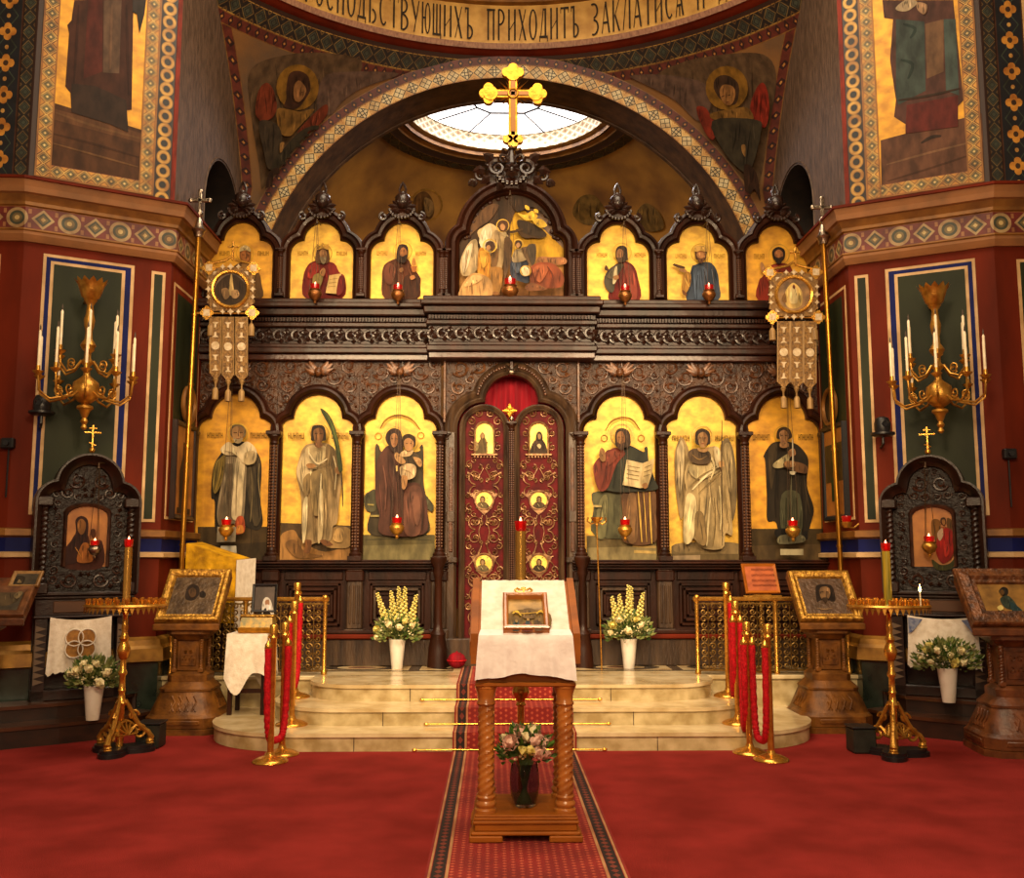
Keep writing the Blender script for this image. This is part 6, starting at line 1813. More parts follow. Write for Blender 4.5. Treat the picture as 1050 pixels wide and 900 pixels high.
M, L = lectern(p, .0, 'gilded walnut lectern holding a face icon at the right end of the altar rail', .6, PEDW, 1.0, 1.47)
framed('framed_icon', 'icon of a dark-haired face in a wide gilt frame on the right walnut lectern', M, .6, .6, FP, GILT, mat('tarnished_cover_warm', '5a4434', .45, .3, (12, '43301f'), (30, .6)), """
241810 208,155 215,135 250,130 285,140 300,200 285,210 270,205 230,205 215,210
7a5a3a 228,150 250,140 272,150 275,185 255,205 232,190
/4 3a2414 235,165 245,165
/4 3a2414 256,165 266,165
3a2818 238,195 252,190 266,195 254,215
/4 8a6a44 215,240 250,245 285,240""", (790, 570, 4.5))
q = atZ(1042, 770, 0); q.z = 0; rzR = -.12
M, L = lectern(q, rzR, 'carved brown lectern holding an icon at the right edge of the carpet', .72, PEDD, 1.03, 1.46)
framed('framed_icon', 'icon of a reaching figure in a deep carved wood frame on the right-edge lectern', M, .74, .62, [(0, 0), (0, .035), (.01, .05), (.03, .04), (.1, .055), (.12, .03), (.15, .03), (.16, .01)], mat('carved_walnut_frame', '7a4a26', .35, .2, (16, '3e2210'), (40, .7), coat=.4), mat('ochre_icon_ground', '9a7030', .5, .2, (8, '6a4a1c')), """
2a241c 385,150 400,130 420,135 425,155 410,170
3a4438 390,180 420,165 450,190 470,230 440,225 410,215
2c4446 430,190 470,215 490,240 450,240
e0c878 378,215 395,205 405,220 390,228
6a4a24 388,150 400,140 408,155 398,165""", (930, 570, 4.09))
q = atZ(-34, 774, 0); q.z = 0
M, L = lectern(q, .16, 'carved brown lectern holding icons at the left edge of the carpet', .86, PEDD, 1.12, 1.44, True)
framed('framed_icon', 'flat dark icon in a plain wood frame on the left-edge lectern', M, .86, .36, [(0, 0), (0, .025), (.01, .035), (.05, .03), (.07, .012)], mat('plain_icon_frame', '6e4424', .45, 0, (14, '4a2a12')), mat('grey_icon_ground', '4a4030', .5, .2, (12, '2e261a')), "5a4a34 0,200 40,190 90,220 60,250 0,260\n8a7450 60,215 90,195 100,205 75,230", (0, 560, 4.285))
framed('framed_icon', 'little icon propped above the larger one on the left-edge lectern', M, .24, .2, [(0, 0), (0, .02), (.01, .026), (.03, .01)], mat('light_icon_frame', '96703c', .45, 0, (14, '6e4a20')), MATS['grey_icon_ground'], "3a3024 60,160 75,130 110,135 100,165 70,175\n8a7450 75,160 85,145 95,160", (0, 560, 4.285), .33, lift=.37)
# ---- the centre lectern
Yf = atZ(539, 866, 0).y; cxl = atY(539.5, 860, Yf).x; w = (atY(598, 868, Yf).x - atY(481, 868, Yf).x) / 2
LC = thing('icon_lectern', 'honey oak lectern with barley-twist columns in the middle of the runner', 'lectern', (cxl, Yf, .0095))
tz = atY(539, 836, Yf + .03).z - .008; D = .58
for sx in (-1, 1):
    for yy in (0, D - .2): mb = MB(); mb.box(sx * w, sx * (w - .19), yy, yy + .2, 0, .035, 0, .006); mb.build('foot', OAK, LC, True)
mb = MB(); mb.box(-w + .01, w - .01, .01, D - .01, .035, .055, 0, .006); mb.box(-w + .03, w - .03, .03, D - .03, .055, tz - .04, 0, .005); mb.box(-w + .02, w - .02, .02, D - .02, tz - .05, tz - .03, 0, .006); mb.box(-w + .025, w - .025, .025, D - .025, tz - .03, tz - .012, 0, .005); mb.box(-w + .03, w - .03, .03, D - .03, tz - .012, tz, 0, .004); mb.build('base', OAK, LC, True)
ct = atY(539, 703, Yf + .1).z - .008
for sx in (-1, 1):
    for yy in (.1, D - .12):
        mb = MB(); x = sx * (w - .093)
        mb.lathe([(.062, tz), (.062, tz + .02), (.05, tz + .03), (.06, tz + .045), (.06, tz + .055), (.048, tz + .07), (.055, tz + .09), (.05, tz + .1)], (x, yy, 0), 20)
        barley(mb, x, yy, .046, tz + .1, ct - .11, 0, 4, 3.2, .1)
        mb.lathe([(.05, ct - .11), (.056, ct - .1), (.048, ct - .085), (.05, ct - .05), (.06, ct - .02), (.062, ct - .012), (.066, ct - .01), (.066, ct)], (x, yy, 0), 20); mb.build('column', OAKH, LC, True)
dyf, dyb = .06, .56; dzf, dzb = atY(539, 653, Yf + dyf).z - .008, atY(543, 596, Yf + dyb).z - .008; wt = w - .015
mb = MB(); mb.box(-w + .03, w - .03, .03, D - .02, ct, ct + .025, 0, .006)
mb.add([(-wt + .03, dyf, ct + .02), (wt - .03, dyf, ct + .02), (wt - .03, dyb, ct + .02), (-wt + .03, dyb, ct + .02), (-wt + .03, dyf, dzf), (wt - .03, dyf, dzf), (wt - .03, dyb, dzb), (-wt + .03, dyb, dzb)], [(0, 1, 2, 3), (4, 5, 6, 7), (0, 1, 5, 4), (1, 2, 6, 5), (2, 3, 7, 6), (3, 0, 4, 7)]); mb.build('desk', OAK, LC, True)
for s in (-1, 1):
    mb = MB(); mb.prism([(dyf - .02, ct + .13), (dyf - .02, dzf + .02), (dyb, dzb + .02), (dyb, ct + .13)], lambda a, b, d: (d, a, b), s * (wt - .03), s * (wt + .012))
    mb.prism([(dyf + .05, ct + .17), (dyf + .05, dzf - .03), (dyb - .05, dzb - .05), (dyb - .05, ct + .17)], lambda a, b, d: (d, a, b), s * (wt + .012), s * (wt + .02)); mb.build('side_board', OAK, LC, True)
Wl = LC.location
CLT = thing('lectern_cloth', 'white damask cloth spread over the oak lectern and hanging down its front', 'cloth', Wl + V((0, dyf, dzf)))
mb = MB(); rows = []; cw = wt - .045
for j in range(9): v = j / 8; rows.append([Wl + V((-cw + 2 * cw * i / 24, dyb - (dyb - dyf) * v, dzb + (dzf - dzb) * v + .006 + .002 * math.sin(i * 2.1 + j))) for i in range(25)])
rows = [[p + V((0, .035, -.06)) for p in rows[0]]] + rows
mb.loft(rows, 0); mb.build('cloth_top', DAMASK, CLT)
mb = MB(); rows = []
for j in range(15):
    v = j / 14; row = []
    for i in range(49):
        u = i / 24 - 1; hem = .255 - .04 * (1 - abs(u)) ** 1.0 + .004 * math.sin(u * 9)
        x = u * (cw + .012 + .02 * v) ; z = dzf + .012 - hem * v
        row.append(Wl + V((x, dyf - .034 - .026 * v ** .6 - (.007 * math.sin(u * 13 + 1) + .004 * math.sin(u * 27)) * v, z)))
    rows.append(row)
top = [V((cxl + (p.x - cxl) * .96, p.y + .067, p.z + .028)) for p in rows[0]]
mb.loft([top] + rows, 0); mb.build('front_drape', mat('sheer_white_silk', 'f4eeec', .5, 0, (9, 'e2d8d6'), (22, .3)), CLT)
M, L = slant(Wl, 0, dyf, dzf, dyb, dzb)
mb = MB(); e0 = MB; zc_ = L * .8; mb.T = M
for a, b, c, d in ((-.007, .007, -.035, .035), (-.03, .03, .004, .014), (-.016, .016, .024, .031)): mb.box(a, b, -.012, -.008, zc_ + c, zc_ + d)
for q in (-1, 1): mb.tube([(q * a, -.012, zc_ + c) for a, c in ((.01, -.03), (.04, -.025), (.055, 0), (.04, .02), (.025, .008))], .006, 5)
mb.build('gold_cross', mat('gold_thread', 'd9a94a', .4, .5), CLT)
iw_ = .27
framed('framed_icon', 'small festal icon in an open wooden case on the centre lectern', M @ Matrix.Translation((.005, -.006, .0)), iw_, L * .62, [(0, 0), (0, .05), (.008, .056), (.02, .056), (.03, .05), (.034, .02)], OAKH, mat('festal_ground', 'a8823c', .45, .2, (10, '6e5220')), """
8a6a30 245,480 410,480 412,560 240,565
8a6a3a 300,470 350,470 350,510 300,510
/9 f0c840 250,490 270,480 290,500
/9 f0c840 360,490 380,478 395,490
/5 d9a93a 250,478 300,490 390,480
4a5a5a 255,530 275,525 285,565 250,568
7a3a28 300,535 335,530 345,568 295,570
3a4a50 312,525 325,520 332,550 310,550
6a5030 350,530 372,520 395,560 355,568
b08a4a 262,520 270,515 274,528 264,530
b08a4a 316,512 324,510 326,522 317,523
b08a4a 368,512 378,510 378,524 370,524""", (470, 520, 4.5))
# glass vase on the lectern's base
gv = thing('flower_vase', 'smoked glass vase of blush and white flowers on the base of the oak lectern', 'vase of flowers', Wl + V((atY(538, 828, Yf + .22).x - cxl, .235, tz)))
mb = MB(); pr = [(.001, .006), (.055, .002), (.066, .01), (.08, .06), (.088, .13), (.086, .19), (.078, .245), (.074, .25), (.074, .245), (.083, .19), (.084, .13), (.076, .065), (.06, .02), (.001, .016)]; mb.lathe(pr, n=28); mb.build('vase', GLASSD, gv, True)
mb = MB(); Rr = random.Random(3)
for k in range(34): a = Rr.uniform(0, 6.28); q = Rr.uniform(.1, 1); mb.tube([(.05 * q * math.cos(a), .05 * q * math.sin(a), .022), (.02 * math.cos(a + 2.5), .02 * math.sin(a + 2.5), .15), (.06 * q * math.cos(a + 3), .06 * q * math.sin(a + 3), .26)], .0035, 4)
mb.build('stems', STEMM, gv, True)['kind'] = 'stuff'
ros = [(-.1, -.1, .37, .045, PETALP), (-.02, -.14, .33, .03, PETALY), (.03, -.14, .33, .03, PETALY), (.08, -.11, .38, .042, PETALP), (.1, -.13, .32, .038, PETALP), (-.03, -.05, .42, .04, PETALP), (.05, -.04, .42, .04, PETALW), (-.14, -.04, .38, .03, PETALW), (.15, -.05, .36, .035, PETALP), (-.06, .06, .41, .04, PETALP), (.07, .08, .41, .04, PETALP), (0, -.1, .4, .03, PETALW), (.14, -.1, .3, .03, PETALP)]
ros = [(x * .85, y * 1.15, z + .015, r_2 * 1.12, m_2) for x, y, z, r_2, m_2 in ros]
bouquet(gv, .25, (.15, .15, .13), ros, [], 31, 300, .06, [LEAF, mat('bright_leaf', '5c8a30', .45, 0, (20, '34561a')), STEMM], .31)
# tall candle behind it
yb_ = 6.55; pb = atY(534, 700, yb_); CB = thing('candlestick', 'tall brass candlestick with a red glass behind the oak lectern', 'candlestick', (pb.x, yb_, .0095))
mb = MB(); mb.lathe([(.15, 0), (.152, .012), (.13, .03), (.06, .06), (.03, .1)], n=24); mb.build('base', BRASS, CB, True)
zk = atY(534, 711, yb_).z
mb = MB(); mb.lathe([(.022, .09), (.022, zk - .09), (.034, zk - .08), (.026, zk - .06), (.03, zk - .045), (.05, zk - .02), (.056, zk), (.05, zk + .03), (.03, zk + .05), (.02, zk + .07), (.02, zk + .16)], n=18); mb.build('stem', BRASS, CB, True)
tube_candle(CB, zk + .16, atY(536, 546, yb_).z, .035, MATS['brass_tube'])
# ---- hanging lamps
def lamp_thing(px, py, Y, ztop, back, lab, grp, s=1, metal=BRASSD, off=0):
    c = atY(px, py, Y); t = thing('hanging_lamp', lab, 'oil lamp', c, 0, grp)
    mb = MB(); mb.lathe([(.001, -.11 * s), (.012 * s, -.105 * s), (.018 * s, -.085 * s), (.012 * s, -.075 * s), (.05 * s, -.05 * s), (.072 * s, -.01 * s), (.07 * s, .015 * s), (.055 * s, .03 * s), (.062 * s, .045 * s), (.05 * s, .045 * s), (.04 * s, .02 * s)], n=18); mb.build('bowl', metal, t, True)
    mb = MB(); mb.lathe([(.036 * s, .02 * s), (.046 * s, .06 * s), (.05 * s, .1 * s), (.044 * s, .1 * s), (.03 * s, .03 * s)], n=16); gl = mb.build('glass_cup', REDGLASS, t, True)
    mb = MB(); mb.lathe([(.001, .03 * s), (.02 * s, .05 * s), (.02 * s, .085 * s), (.008 * s, .115 * s), (.001, .13 * s)], n=8); mb.build('flame', FLAMER, gl, True)
    H = ztop - c.z
    for k in range(3):
        a = PI / 2 + k * 2 * PI / 3; mb = MB(); mb.tube([(.062 * s * math.cos(a), .062 * s * math.sin(a), .03 * s), (.012 * math.cos(a), .012 * math.sin(a), H - .05)], .0028, 4); mb.build('chain', CHAINM, t, True)
    mb = MB(); mb.lathe([(.001, H - .06), (.02, H - .05), (.008, H - .03), (.006, H)], n=8); mb.tube([(0, 0, H), (0, back - Y, H + .02)], .007, 6); mb.build('bracket', CHAINM, t, True)
    return t
gU = 'oil lamps hanging before the upper row of icons'
for px, py, lab, s in ((323, 301, 'hanging red oil lamp in front of the crowned king icon', .85), (408, 302, 'hanging red oil lamp in front of the icon of a man with a vessel', .85), (523, 298, 'larger hanging red oil lamp in front of the central arched painting', 1.05), (641, 303, 'hanging red oil lamp in front of the icon of a man with a scroll', .85), (727, 302, 'hanging red oil lamp in front of the blue-cloaked icon', .85)):
    lamp_thing(px, py, 10.72, zy(226 if px != 523 else 196, 10.72), YU - .08, lab, gU, s * 1.25, COPPER)
gD = 'oil lamps hanging before the large icons'
for px, py, lab, m in ((232, 543, 'hanging red oil lamp in front of the leftmost large icon', BRASSD), (407, 541, 'hanging red oil lamp in front of the enthroned mother icon', BRASSD), (641, 543, 'hanging red oil lamp in front of the open book icon', BRASSD), (813, 544, 'hanging red oil lamp in front of the dark warrior icon', BRASSD)):
    lamp_thing(px, py, 10.68, zy(384, 10.68), YI - .1, lab, gD, 1.1, m)
lk = ML @ V((.1, -.3, 0)); lamp_thing(97, 563, lk.y, KZ(476), lk.y + .25, 'hanging red oil lamp in front of the left icon stand', 'oil lamps of the icon stands', .8, SILVER)
lk = MR @ V((-.1, -.3, 0)); lamp_thing(953, 560, lk.y, KZ(474), lk.y + .25, 'hanging red oil lamp in front of the right icon stand', 'oil lamps of the icon stands', .95, BRASSD)
# ---- church banners on poles
def banner(lab, cx, cy, r, pole, pts, strips, txt, s, dm):
    Yb = 10.2; k = .01036
    P = lambda x, y, dy=0: atY(x, y, Yb) + V((0, dy, 0))
    foot = atY(*pole[0], Yb); top = atY(*pole[1], Yb); d = (foot - top).normalized(); foot = top + d * ((ZS - top.z) / d.z)
    t = thing('church_banner', lab, 'banner', foot)
    mb = MB(); mb.tube([foot, top], .026, 10)
    for u in (.28, .5, .64, .8): c = foot + (top - foot) * u; mb.tube([c - d * .012, c + d * .012], .034, 10)
    mb.build('pole', mat('gilded_pole', 'c08c34', .3, .9, (10, '96641c', (1, 1, .2))), t)
    mb = MB(); z = top; mb.lathe([(.045, -.08), (.06, -.02), (.075, 0), (.05, .03), (.03, .1), (.018, .14), (.035, .17), (.035, .2), (.016, .23)], z, 12)
    q = z + V((0, 0, .33)); mb.box(q.x - .02, q.x + .02, q.y - .015, q.y + .015, q.z - .11, q.z + .1, 0, .006); mb.box(q.x - .1, q.x + .1, q.y - .015, q.y + .015, q.z - .02, q.z + .02, 0, .006)
    for a, b in ((-.1, 0), (.1, 0), (0, .1)): mb.sph((q.x + a, q.y, q.z + b), .028, 8, 0, (1, .8, 1))
    mb.build('finial_cross', SILVER, t)
    fd = lambda a, b, e: P(a, b, e)
    # plate: square with lobed sides
    bx = [(x, y) for x, y in pts]; mb = MB()
    w, h = (pts[1][0] - pts[0][0]) / 2, (pts[2][1] - pts[0][1]) / 2; ox, oy = cx, cy
    o = []
    for a in range(72):
        A = a * PI / 36; c, sn = math.cos(A), math.sin(A); m = max(abs(c) / (w - 1), abs(sn) / (h - 1)); rr = 1 / m
        if abs(sn) < .55: rr += 1.6 + 1.2 * abs(math.sin(A * 9))
        o.append((ox + rr * c, oy + rr * sn))
    mb.prism(o, fd, -.015, .015); B = mb.build('cloth_panel', mat('banner_brocade', '83602c', .45, .35, (40, '523818'), (60, .6)), t)
    mb = MB()
    for x, y in pts:
        for a in range(4): A = a * PI / 2; mb.prism([(x + 4.6 * math.cos(A) + 2.6 * math.cos(q * PI / 6), y + 4.6 * math.sin(A) + 2.6 * math.sin(q * PI / 6)) for q in range(12)], fd, -.02, -.005)
        mb.prism([(x - 4.5, y - 4.5), (x + 4.5, y - 4.5), (x + 4.5, y + 4.5), (x - 4.5, y + 4.5)], fd, -.024, -.004)
    ring = [P(cx + (r + 1.2) * math.cos(a * PI / 16), cy + (r + 1.2) * math.sin(a * PI / 16), -.025) for a in range(32)]; mb.tube(ring, .02, 6, closed=True)
    mb.tube([P(cx - w - 2, pts[0][1], -.0), P(cx + w + 2, pts[0][1], 0)], .01, 6); mb.tube([P(cx - w - 2, pts[2][1]), P(cx + w + 2, pts[2][1])], .01, 6)
    for e in ((0, pts[0][1]), (0, pts[2][1])):
        px = pole[1][0] + (pole[0][0] - pole[1][0]) * (e[1] - pole[1][1]) / (pole[0][1] - pole[1][1]); mb.tube([P(px, e[1]), P(cx - w * s, e[1])], .012, 6)
    mb.build('metal_mounts', BRASS, t)
    mb = MB(); W_ = lambda x, y, q=4: [(x, y - q), (x + q * .35, y - q * .35), (x + q, y), (x + q * .35, y + q * .35), (x, y + q), (x - q * .35, y + q * .35), (x - q, y), (x - q * .35, y - q * .35)]
    for x, y in pts: mb.prism([(x - 3.3, y - 3.3), (x + 3.3, y - 3.3), (x + 3.3, y + 3.3), (x - 3.3, y + 3.3)], fd, -.029, -.02)
    for dx, dy in ((0, -h), (0, h)):
        for e in (-8, 0, 8): mb.prism(W_(cx + e + dx, cy + dy, 3.6 if e == 0 else 2.8), fd, -.026, -.01)
    for dx in (-w, w):
        for e in (-8, 0, 8): mb.prism(W_(cx + dx, cy + e, 3.4 if e == 0 else 2.6), fd, -.026, -.01)
    for a, b in ((-1, -1), (1, -1), (-1, 1), (1, 1)): mb.prism([(cx + a * (w - 5), cy + b * (h - 5)), (cx + a * (w - 9), cy + b * (h - 5)), (cx + a * (w - 5), cy + b * (h - 9))], fd, -.024, -.01)
    mb.build('white_embroidery', mat('white_appliques', 'c4b294', .55, .05, (30, 'a08a68'), spec=.2), t)
    pb = [P(cx + r * math.cos(a * PI / 16), cy + r * math.sin(a * PI / 16), -.018) for a in range(32)]
    paint('painted_disc', t, txt, (cx, cy, 4), P(cx, cy, -.019), V((0, -1, 0)), pb, dm, .0006)
    # three hanging strips with tassels
    for i, (xa, xb, yb2) in enumerate(strips):
        xm = (xa + xb) / 2; y0 = pts[2][1] + 4
        mb = MB(); mb.prism([(xa, y0), (xb, y0), (xb, yb2 - 5), (xm + 1.6, yb2), (xm - 1.6, yb2), (xa, yb2 - 5)], fd, -.012, .004)
        for e in (xa, xb): mb.tube([P(e, y0, -.012), P(e, yb2 - 5, -.012)], .006, 5, 1)
        S_ = mb.build('hanging_strip', [MATS['banner_brocade'], MATS['gold_tassel'] if 'gold_tassel' in MATS else mat('gold_tassel', '9a7a48', .6, .2, (60, '6a4e28', (1, 1, .1)))], t)
        mb = MB(); n = yb2 - y0
        mb.prism([(xm + 4.2 * math.cos(q * PI / 8), y0 + n * .47 + 4.2 * math.sin(q * PI / 8)) for q in range(16)], fd, -.018, -.01)
        for u, up in ((.12, 1), (.3, -1), (.65, 1), (.84, -1)):
            yy = y0 + n * u; mb.prism([(xm - 3.4, yy - up * 2), (xm + 3.4, yy - up * 2), (xm + 1, yy), (xm + 1, yy + up * 3.4), (xm - 1, yy + up * 3.4), (xm - 1, yy)], fd, -.018, -.01)
        mb.build('strip_embroidery', MATS['white_appliques'], S_)
        mb = MB(); c = P(xm, yb2 + 2); mb.lathe([(.008, .03), (.03, .01), (.012, -.03), (.01, -.07), (.02, -.08), (.032, -.1), (.034, -.2), (.001, -.2)], c, 10); mb.build('tassel', mat('gold_tassel', '9a7a48', .6, .2, (60, '6a4e28', (1, 1, .1))), t)
    for dx in (-w + 2, w - 2):
        mb = MB(); c = P(cx + dx, pts[2][1] + 12); mb.lathe([(.006, .1), (.006, .02), (.02, .01), (.034, -.02), (.036, -.12), (.001, -.12)], c, 10); mb.build('tassel', MATS['gold_tassel'], t)
    mb = MB(); q = P(cx + 2, cy - 44); mb.box(q.x - .012, q.x + .012, q.y - .01, q.y + .01, q.z - .15, q.z + .06, 0, .004); mb.box(q.x - .055, q.x + .055, q.y - .01, q.y + .01, q.z - .012, q.z + .012, 0, .004); mb.tube([P(cx - 20, cy - 27), P(cx - 6, cy - 30), P(cx, cy - 34), P(cx + 6, cy - 30), P(cx + 20, cy - 27)], .014, 6); mb.build('top_cross', BRASS, t)
banner('church banner with tasselled strips on a gilded pole, left end of the icon screen', 237, 297, 17, ((186, 580), (204, 236)), [(215, 275), (260.5, 275.5), (212.5, 321), (259, 321)], [(215.5, 227, 388), (228.5, 240, 390), (242, 254, 390)], """
3c2c1c -60,-20 0,-64 60,-20 60,40 0,66 -60,40
c8a868 -8,-10 -2,-60 4,-60 10,-10 14,20 -10,20
b08a5c 0,6 24,0 34,20 20,36 4,30
8a6a44 -40,0 -16,-6 -6,24 -26,40""", 1, mat('dark_disc', '5a4430', .45, .1, (9, '2c2014')))
banner('church banner with tasselled strips on a gilded pole, right end of the icon screen', 813.5, 302.5, 17, ((862, 580), (844, 243)), [(789, 280), (836, 279.5), (791.5, 325.5), (838.5, 325.5)], [(797, 809.5, 397), (810.5, 823, 397), (824, 836.5, 398)], """
d8b468 -30,40 -34,-10 -10,-46 10,-46 36,-10 34,40 0,56
e8cf90 -14,30 -14,-20 0,-40 14,-20 16,30
6a3018 -4,-34 2,-44 8,-34 4,-24
8a6234 -48,20 -34,-10 -28,30""", -1, mat('warm_disc', '8a6638', .45, .1, (9, '4c3418')))
# ---- chandeliers before the side walls
def chandelier_first(lab, loc, rz):
    t = thing('chandelier', lab, 'chandelier', loc, rz)
    mb = MB(); mb.lathe([(.012, -.37), (.03, -.35), (.018, -.32), (.035, -.29), (.02, -.26), (.03, -.24), (.05, -.19), (.075, -.17), (.07, -.15), (.03, -.13), (.06, -.115), (.11, -.07), (.122, 0), (.11, .07), (.05, .118), (.03, .14), (.026, .22), (.05, .25), (.05, .27), (.03, .3), (.03, .36), (.055, .39), (.07, .42), (.055, .45), (.035, .48), (.03, .55), (.042, .6), (.05, .66), (.035, .72), (.028, .8), (.045, .83), (.06, .85)], n=20); mb.build('body', BRASSD, t, True)
    mb = MB(); n = 48; cs = []
    for z, r, j in ((.85, .045, 0), (.88, .08, 0), (.94, .1, 0), (.99, .115, 0), (1.03, .14, 1)): cs.append([((r + .012 * j * math.cos(12 * 2 * PI * i / n)) * math.cos(2 * PI * i / n), (r + .012 * j * math.cos(12 * 2 * PI * i / n)) * math.sin(2 * PI * i / n), z + .02 * j * math.cos(12 * 2 * PI * i / n)) for i in range(n)])
    mb.loft(cs, 0, True, True); mb.build('crown', BRASSD, t, True)
    mb = MB(); mb.tube([(0, 0, .9), (0, .2, .95), (0, .6, .95)], .014, 8); mb.lathe([(.001, 0), (.06, 0), (.05, .02), (.001, .03)], (0, .6, .95), 12); mb.build('wall_bracket', BRASSD, t, True)
    first = {}
    for tier, (cnt, R_, za, zc, ph) in enumerate(((10, .42, -.02, .13, .2), (6, .27, .24, .33, .45))):
        for k in range(cnt):
            a = ph + k * 2 * PI / cnt
            if tier not in first:
                mb = MB(); mb.tube([(.06, 0, za + .03), (R_ * .45, 0, za - .06), (R_ * .75, 0, za - .09), (R_ * .97, 0, za - .02), (R_, 0, zc - .03)], [.012, .011, .011, .01, .009], 7); mb.tube([(u, 0, v) for u, v in spiral((R_ * .55, za + .0), .05, 1.1, -PI / 2, 1, 12)], .007, 5)
                mb.lathe([(.012, -.04), (.045, -.01), (.05, 0), (.02, .0), (.018, .05), (.014, .05)], (R_, 0, zc), 12); arm = mb.build('arm', BRASSD, t, True); arm.rotation_euler.z = a
                mb = MB(); mb.lathe([(.0125, .03), (.012, .36), (.004, .375)], (R_, 0, zc), 10, 0); mb.lathe([(.005, .375), (.008, .39), (.006, .41), (.001, .43)], (R_, 0, zc), 8, 1); cd_ = mb.build('candle', [WAX, TIP], t, True); cd_.rotation_euler.z = a
                first[tier] = (arm, cd_)
            else:
                for o in first[tier]: copy_part(o, t, (0, 0, 0), a)
    return t
cl = atY(88, 400, 9.05)
CHD = chandelier_first('gilded chandelier with white candles hanging before the left green wall panel', cl, ROT); CHD['group'] = 'candle chandeliers on the piers'
cl2 = atY(963, 404, 9.05); dup(CHD, cl2, -ROT + .15, 'gilded chandelier with white candles hanging before the right green wall panel', 'candle chandeliers on the piers')
# ---- altar rails
def rail(s, lab):
    x0, x1 = 1.88, 3.44; t = thing('altar_rail', lab, 'railing', (s * (x0 + x1) / 2, 10.1, ZS)); zt = atY(343, 612, 10.1).z; Y = 10.1
    mb = MB(); a, b = sorted((s * x0 - s * .04, s * x1)); mb.box(a, b, Y - .035, Y + .035, zt - .04, zt, 0, .012); mb.build('top_rail', BRASS, t)
    for x in (x0, (x0 + x1) / 2 + .02, x1 - .03):
        mb = MB(); mb.lathe([(.03, 0), (.03, .03), (.02, .05), (.02, zt - ZS - .06), (.03, zt - ZS - .05), (.03, zt - ZS - .04)], (s * x, Y, ZS), 10)
        if x == x0: mb.sph((s * x, Y - .01, zt - .01), .035, 8)
        mb.build('post', BRASS, t)
    mb = MB(); H = zt - .04 - ZS - .06; n = 9; st_ = (x1 - x0 - .06) / n; rows = 5; hh = H / rows
    mb.box(a + .03, b, Y - .012, Y + .012, ZS + .03, ZS + .05, 0); mb.box(a + .03, b, Y - .012, Y + .012, zt - .075, zt - .06, 0)
    for i in range(n):
        xc = s * (x0 + .03 + (i + .5) * st_)
        mb.tube([(xc, Y, ZS + .04), (xc, Y, zt - .05)], .006, 5)
        for j in range(rows):
            zc = ZS + .05 + (j + .5) * hh
            for q in (-1, 1):
                mb.tube([(u, Y, v) for u, v in spiral((xc + q * st_ * .27, zc + hh * .2), st_ * .22, 1.25, PI if q > 0 else 0, -q, 12)], .008, 5)
                mb.tube([(u, Y, v) for u, v in spiral((xc + q * st_ * .27, zc - hh * .24), st_ * .2, 1.25, PI if q > 0 else 0, q, 12)], .008, 5)
    mb.build('grille', IRON, t)
rail(-1, 'low gilded scrollwork altar rail left of the steps'); rail(1, 'low gilded scrollwork altar rail right of the steps')
# ---- draped stand at the left, little table, reading stand
p0 = atY(226, 600, 10.44); t = thing('draped_lectern', 'tall stand draped in yellow and white cloth behind the left altar rail', 'lectern', (p0.x, 10.44, ZS), -.12)
h1, h2 = atY(200, 557, 10.3).z - ZS, atY(252, 577, 10.3).z - ZS
mb = MB(); mb.box(-.2, .2, -.13, .15, 0, .06, 0, .01); mb.box(-.05, .05, -.05, .05, .06, h2 - .1, 0, .008); mb.box(-.25, .25, -.15, .15, h2 - .12, h2 - .06, 0, .008); mb.build('stand', WOOD, t, True)
def drape(mb, x0, x1, ya, yb2, za, zb_, zlow, m, ph=0):
    n = 24; rows = []
    for j in range(9):
        v = j / 8; rows.append([(x0 + (x1 - x0) * i / n, ya + (yb2 - ya) * i / n - .012 * math.sin(i * 1.3 + ph) * v, (za + (zb_ - za) * i / n) + (zlow - (za + (zb_ - za) * i / n)) * v) for i in range(n + 1)])
    mb.loft(rows, m)
mb = MB(); drape(mb, -.3, .24, -.2, -.2, h1, h2 + .03, .5, 0); mb.add([(-.3, -.2, h1), (.24, -.2, h2 + .03), (.24, .2, h2 + .05), (-.3, .2, h1 + .02)], [(0, 1, 2, 3)]); drape(mb, -.3, -.3, -.2, .2, h1, h1, .5, 0); drape(mb, .24, -.3, .2, .2, h2 + .05, h1 + .02, .5, 0); mb.build('yellow_drape', YCLOTH, t, True)
mb = MB(); drape(mb, .245, .3, -.2, .2, h2 + .03, h2 + .05, .45, 0, 2); drape(mb, .16, .25, -.212, -.204, h2 + .045, h2 + .035, .5, 0, 1) if False else None; mb.build('white_drape', LINEN, t, True)
Yt = 9.66; zt = atY(260, 650, Yt - .15).z; p0 = V((-2.5, Yt, 0)); t = thing('side_table', 'small dark wooden table behind the left rope posts', 'table', (p0.x, Yt, .15))
mb = MB(); mb.T = Matrix.Translation((0, 0, -.15)); mb.box(-.18, .18, -.17, .17, zt - .03, zt, 0, .006); mb.build('table_top', WOOD, t, True)
for x in (-1, 1):
    for y in (-1, 1): mb = MB(); mb.box(x * .155 - .02, x * .155 + .02, y * .145 - .02, y * .145 + .02, 0, zt - .18, 0, .005); mb.build('leg', WOOD, t, True)
for a_, b_, c_, d_ in ((-.155, -.135, .2, .24), (-.155, -.135, zt - .25, zt - .18), (.135, .155, zt - .25, zt - .18)): mb = MB(); mb.box(-.15, .15, a_, b_, c_, d_, 0); mb.build('stretcher', WOOD, t, True)
tc_ = thing('tablecloth', 'white cloth with pointed corners over the small table at the left', 'tablecloth', (p0.x, Yt, zt))
mb = MB(); n = 64; ring = []
def sqp(a, w): c, s = math.cos(a), math.sin(a); m = max(abs(c), abs(s)); return c / m * w, s / m * w
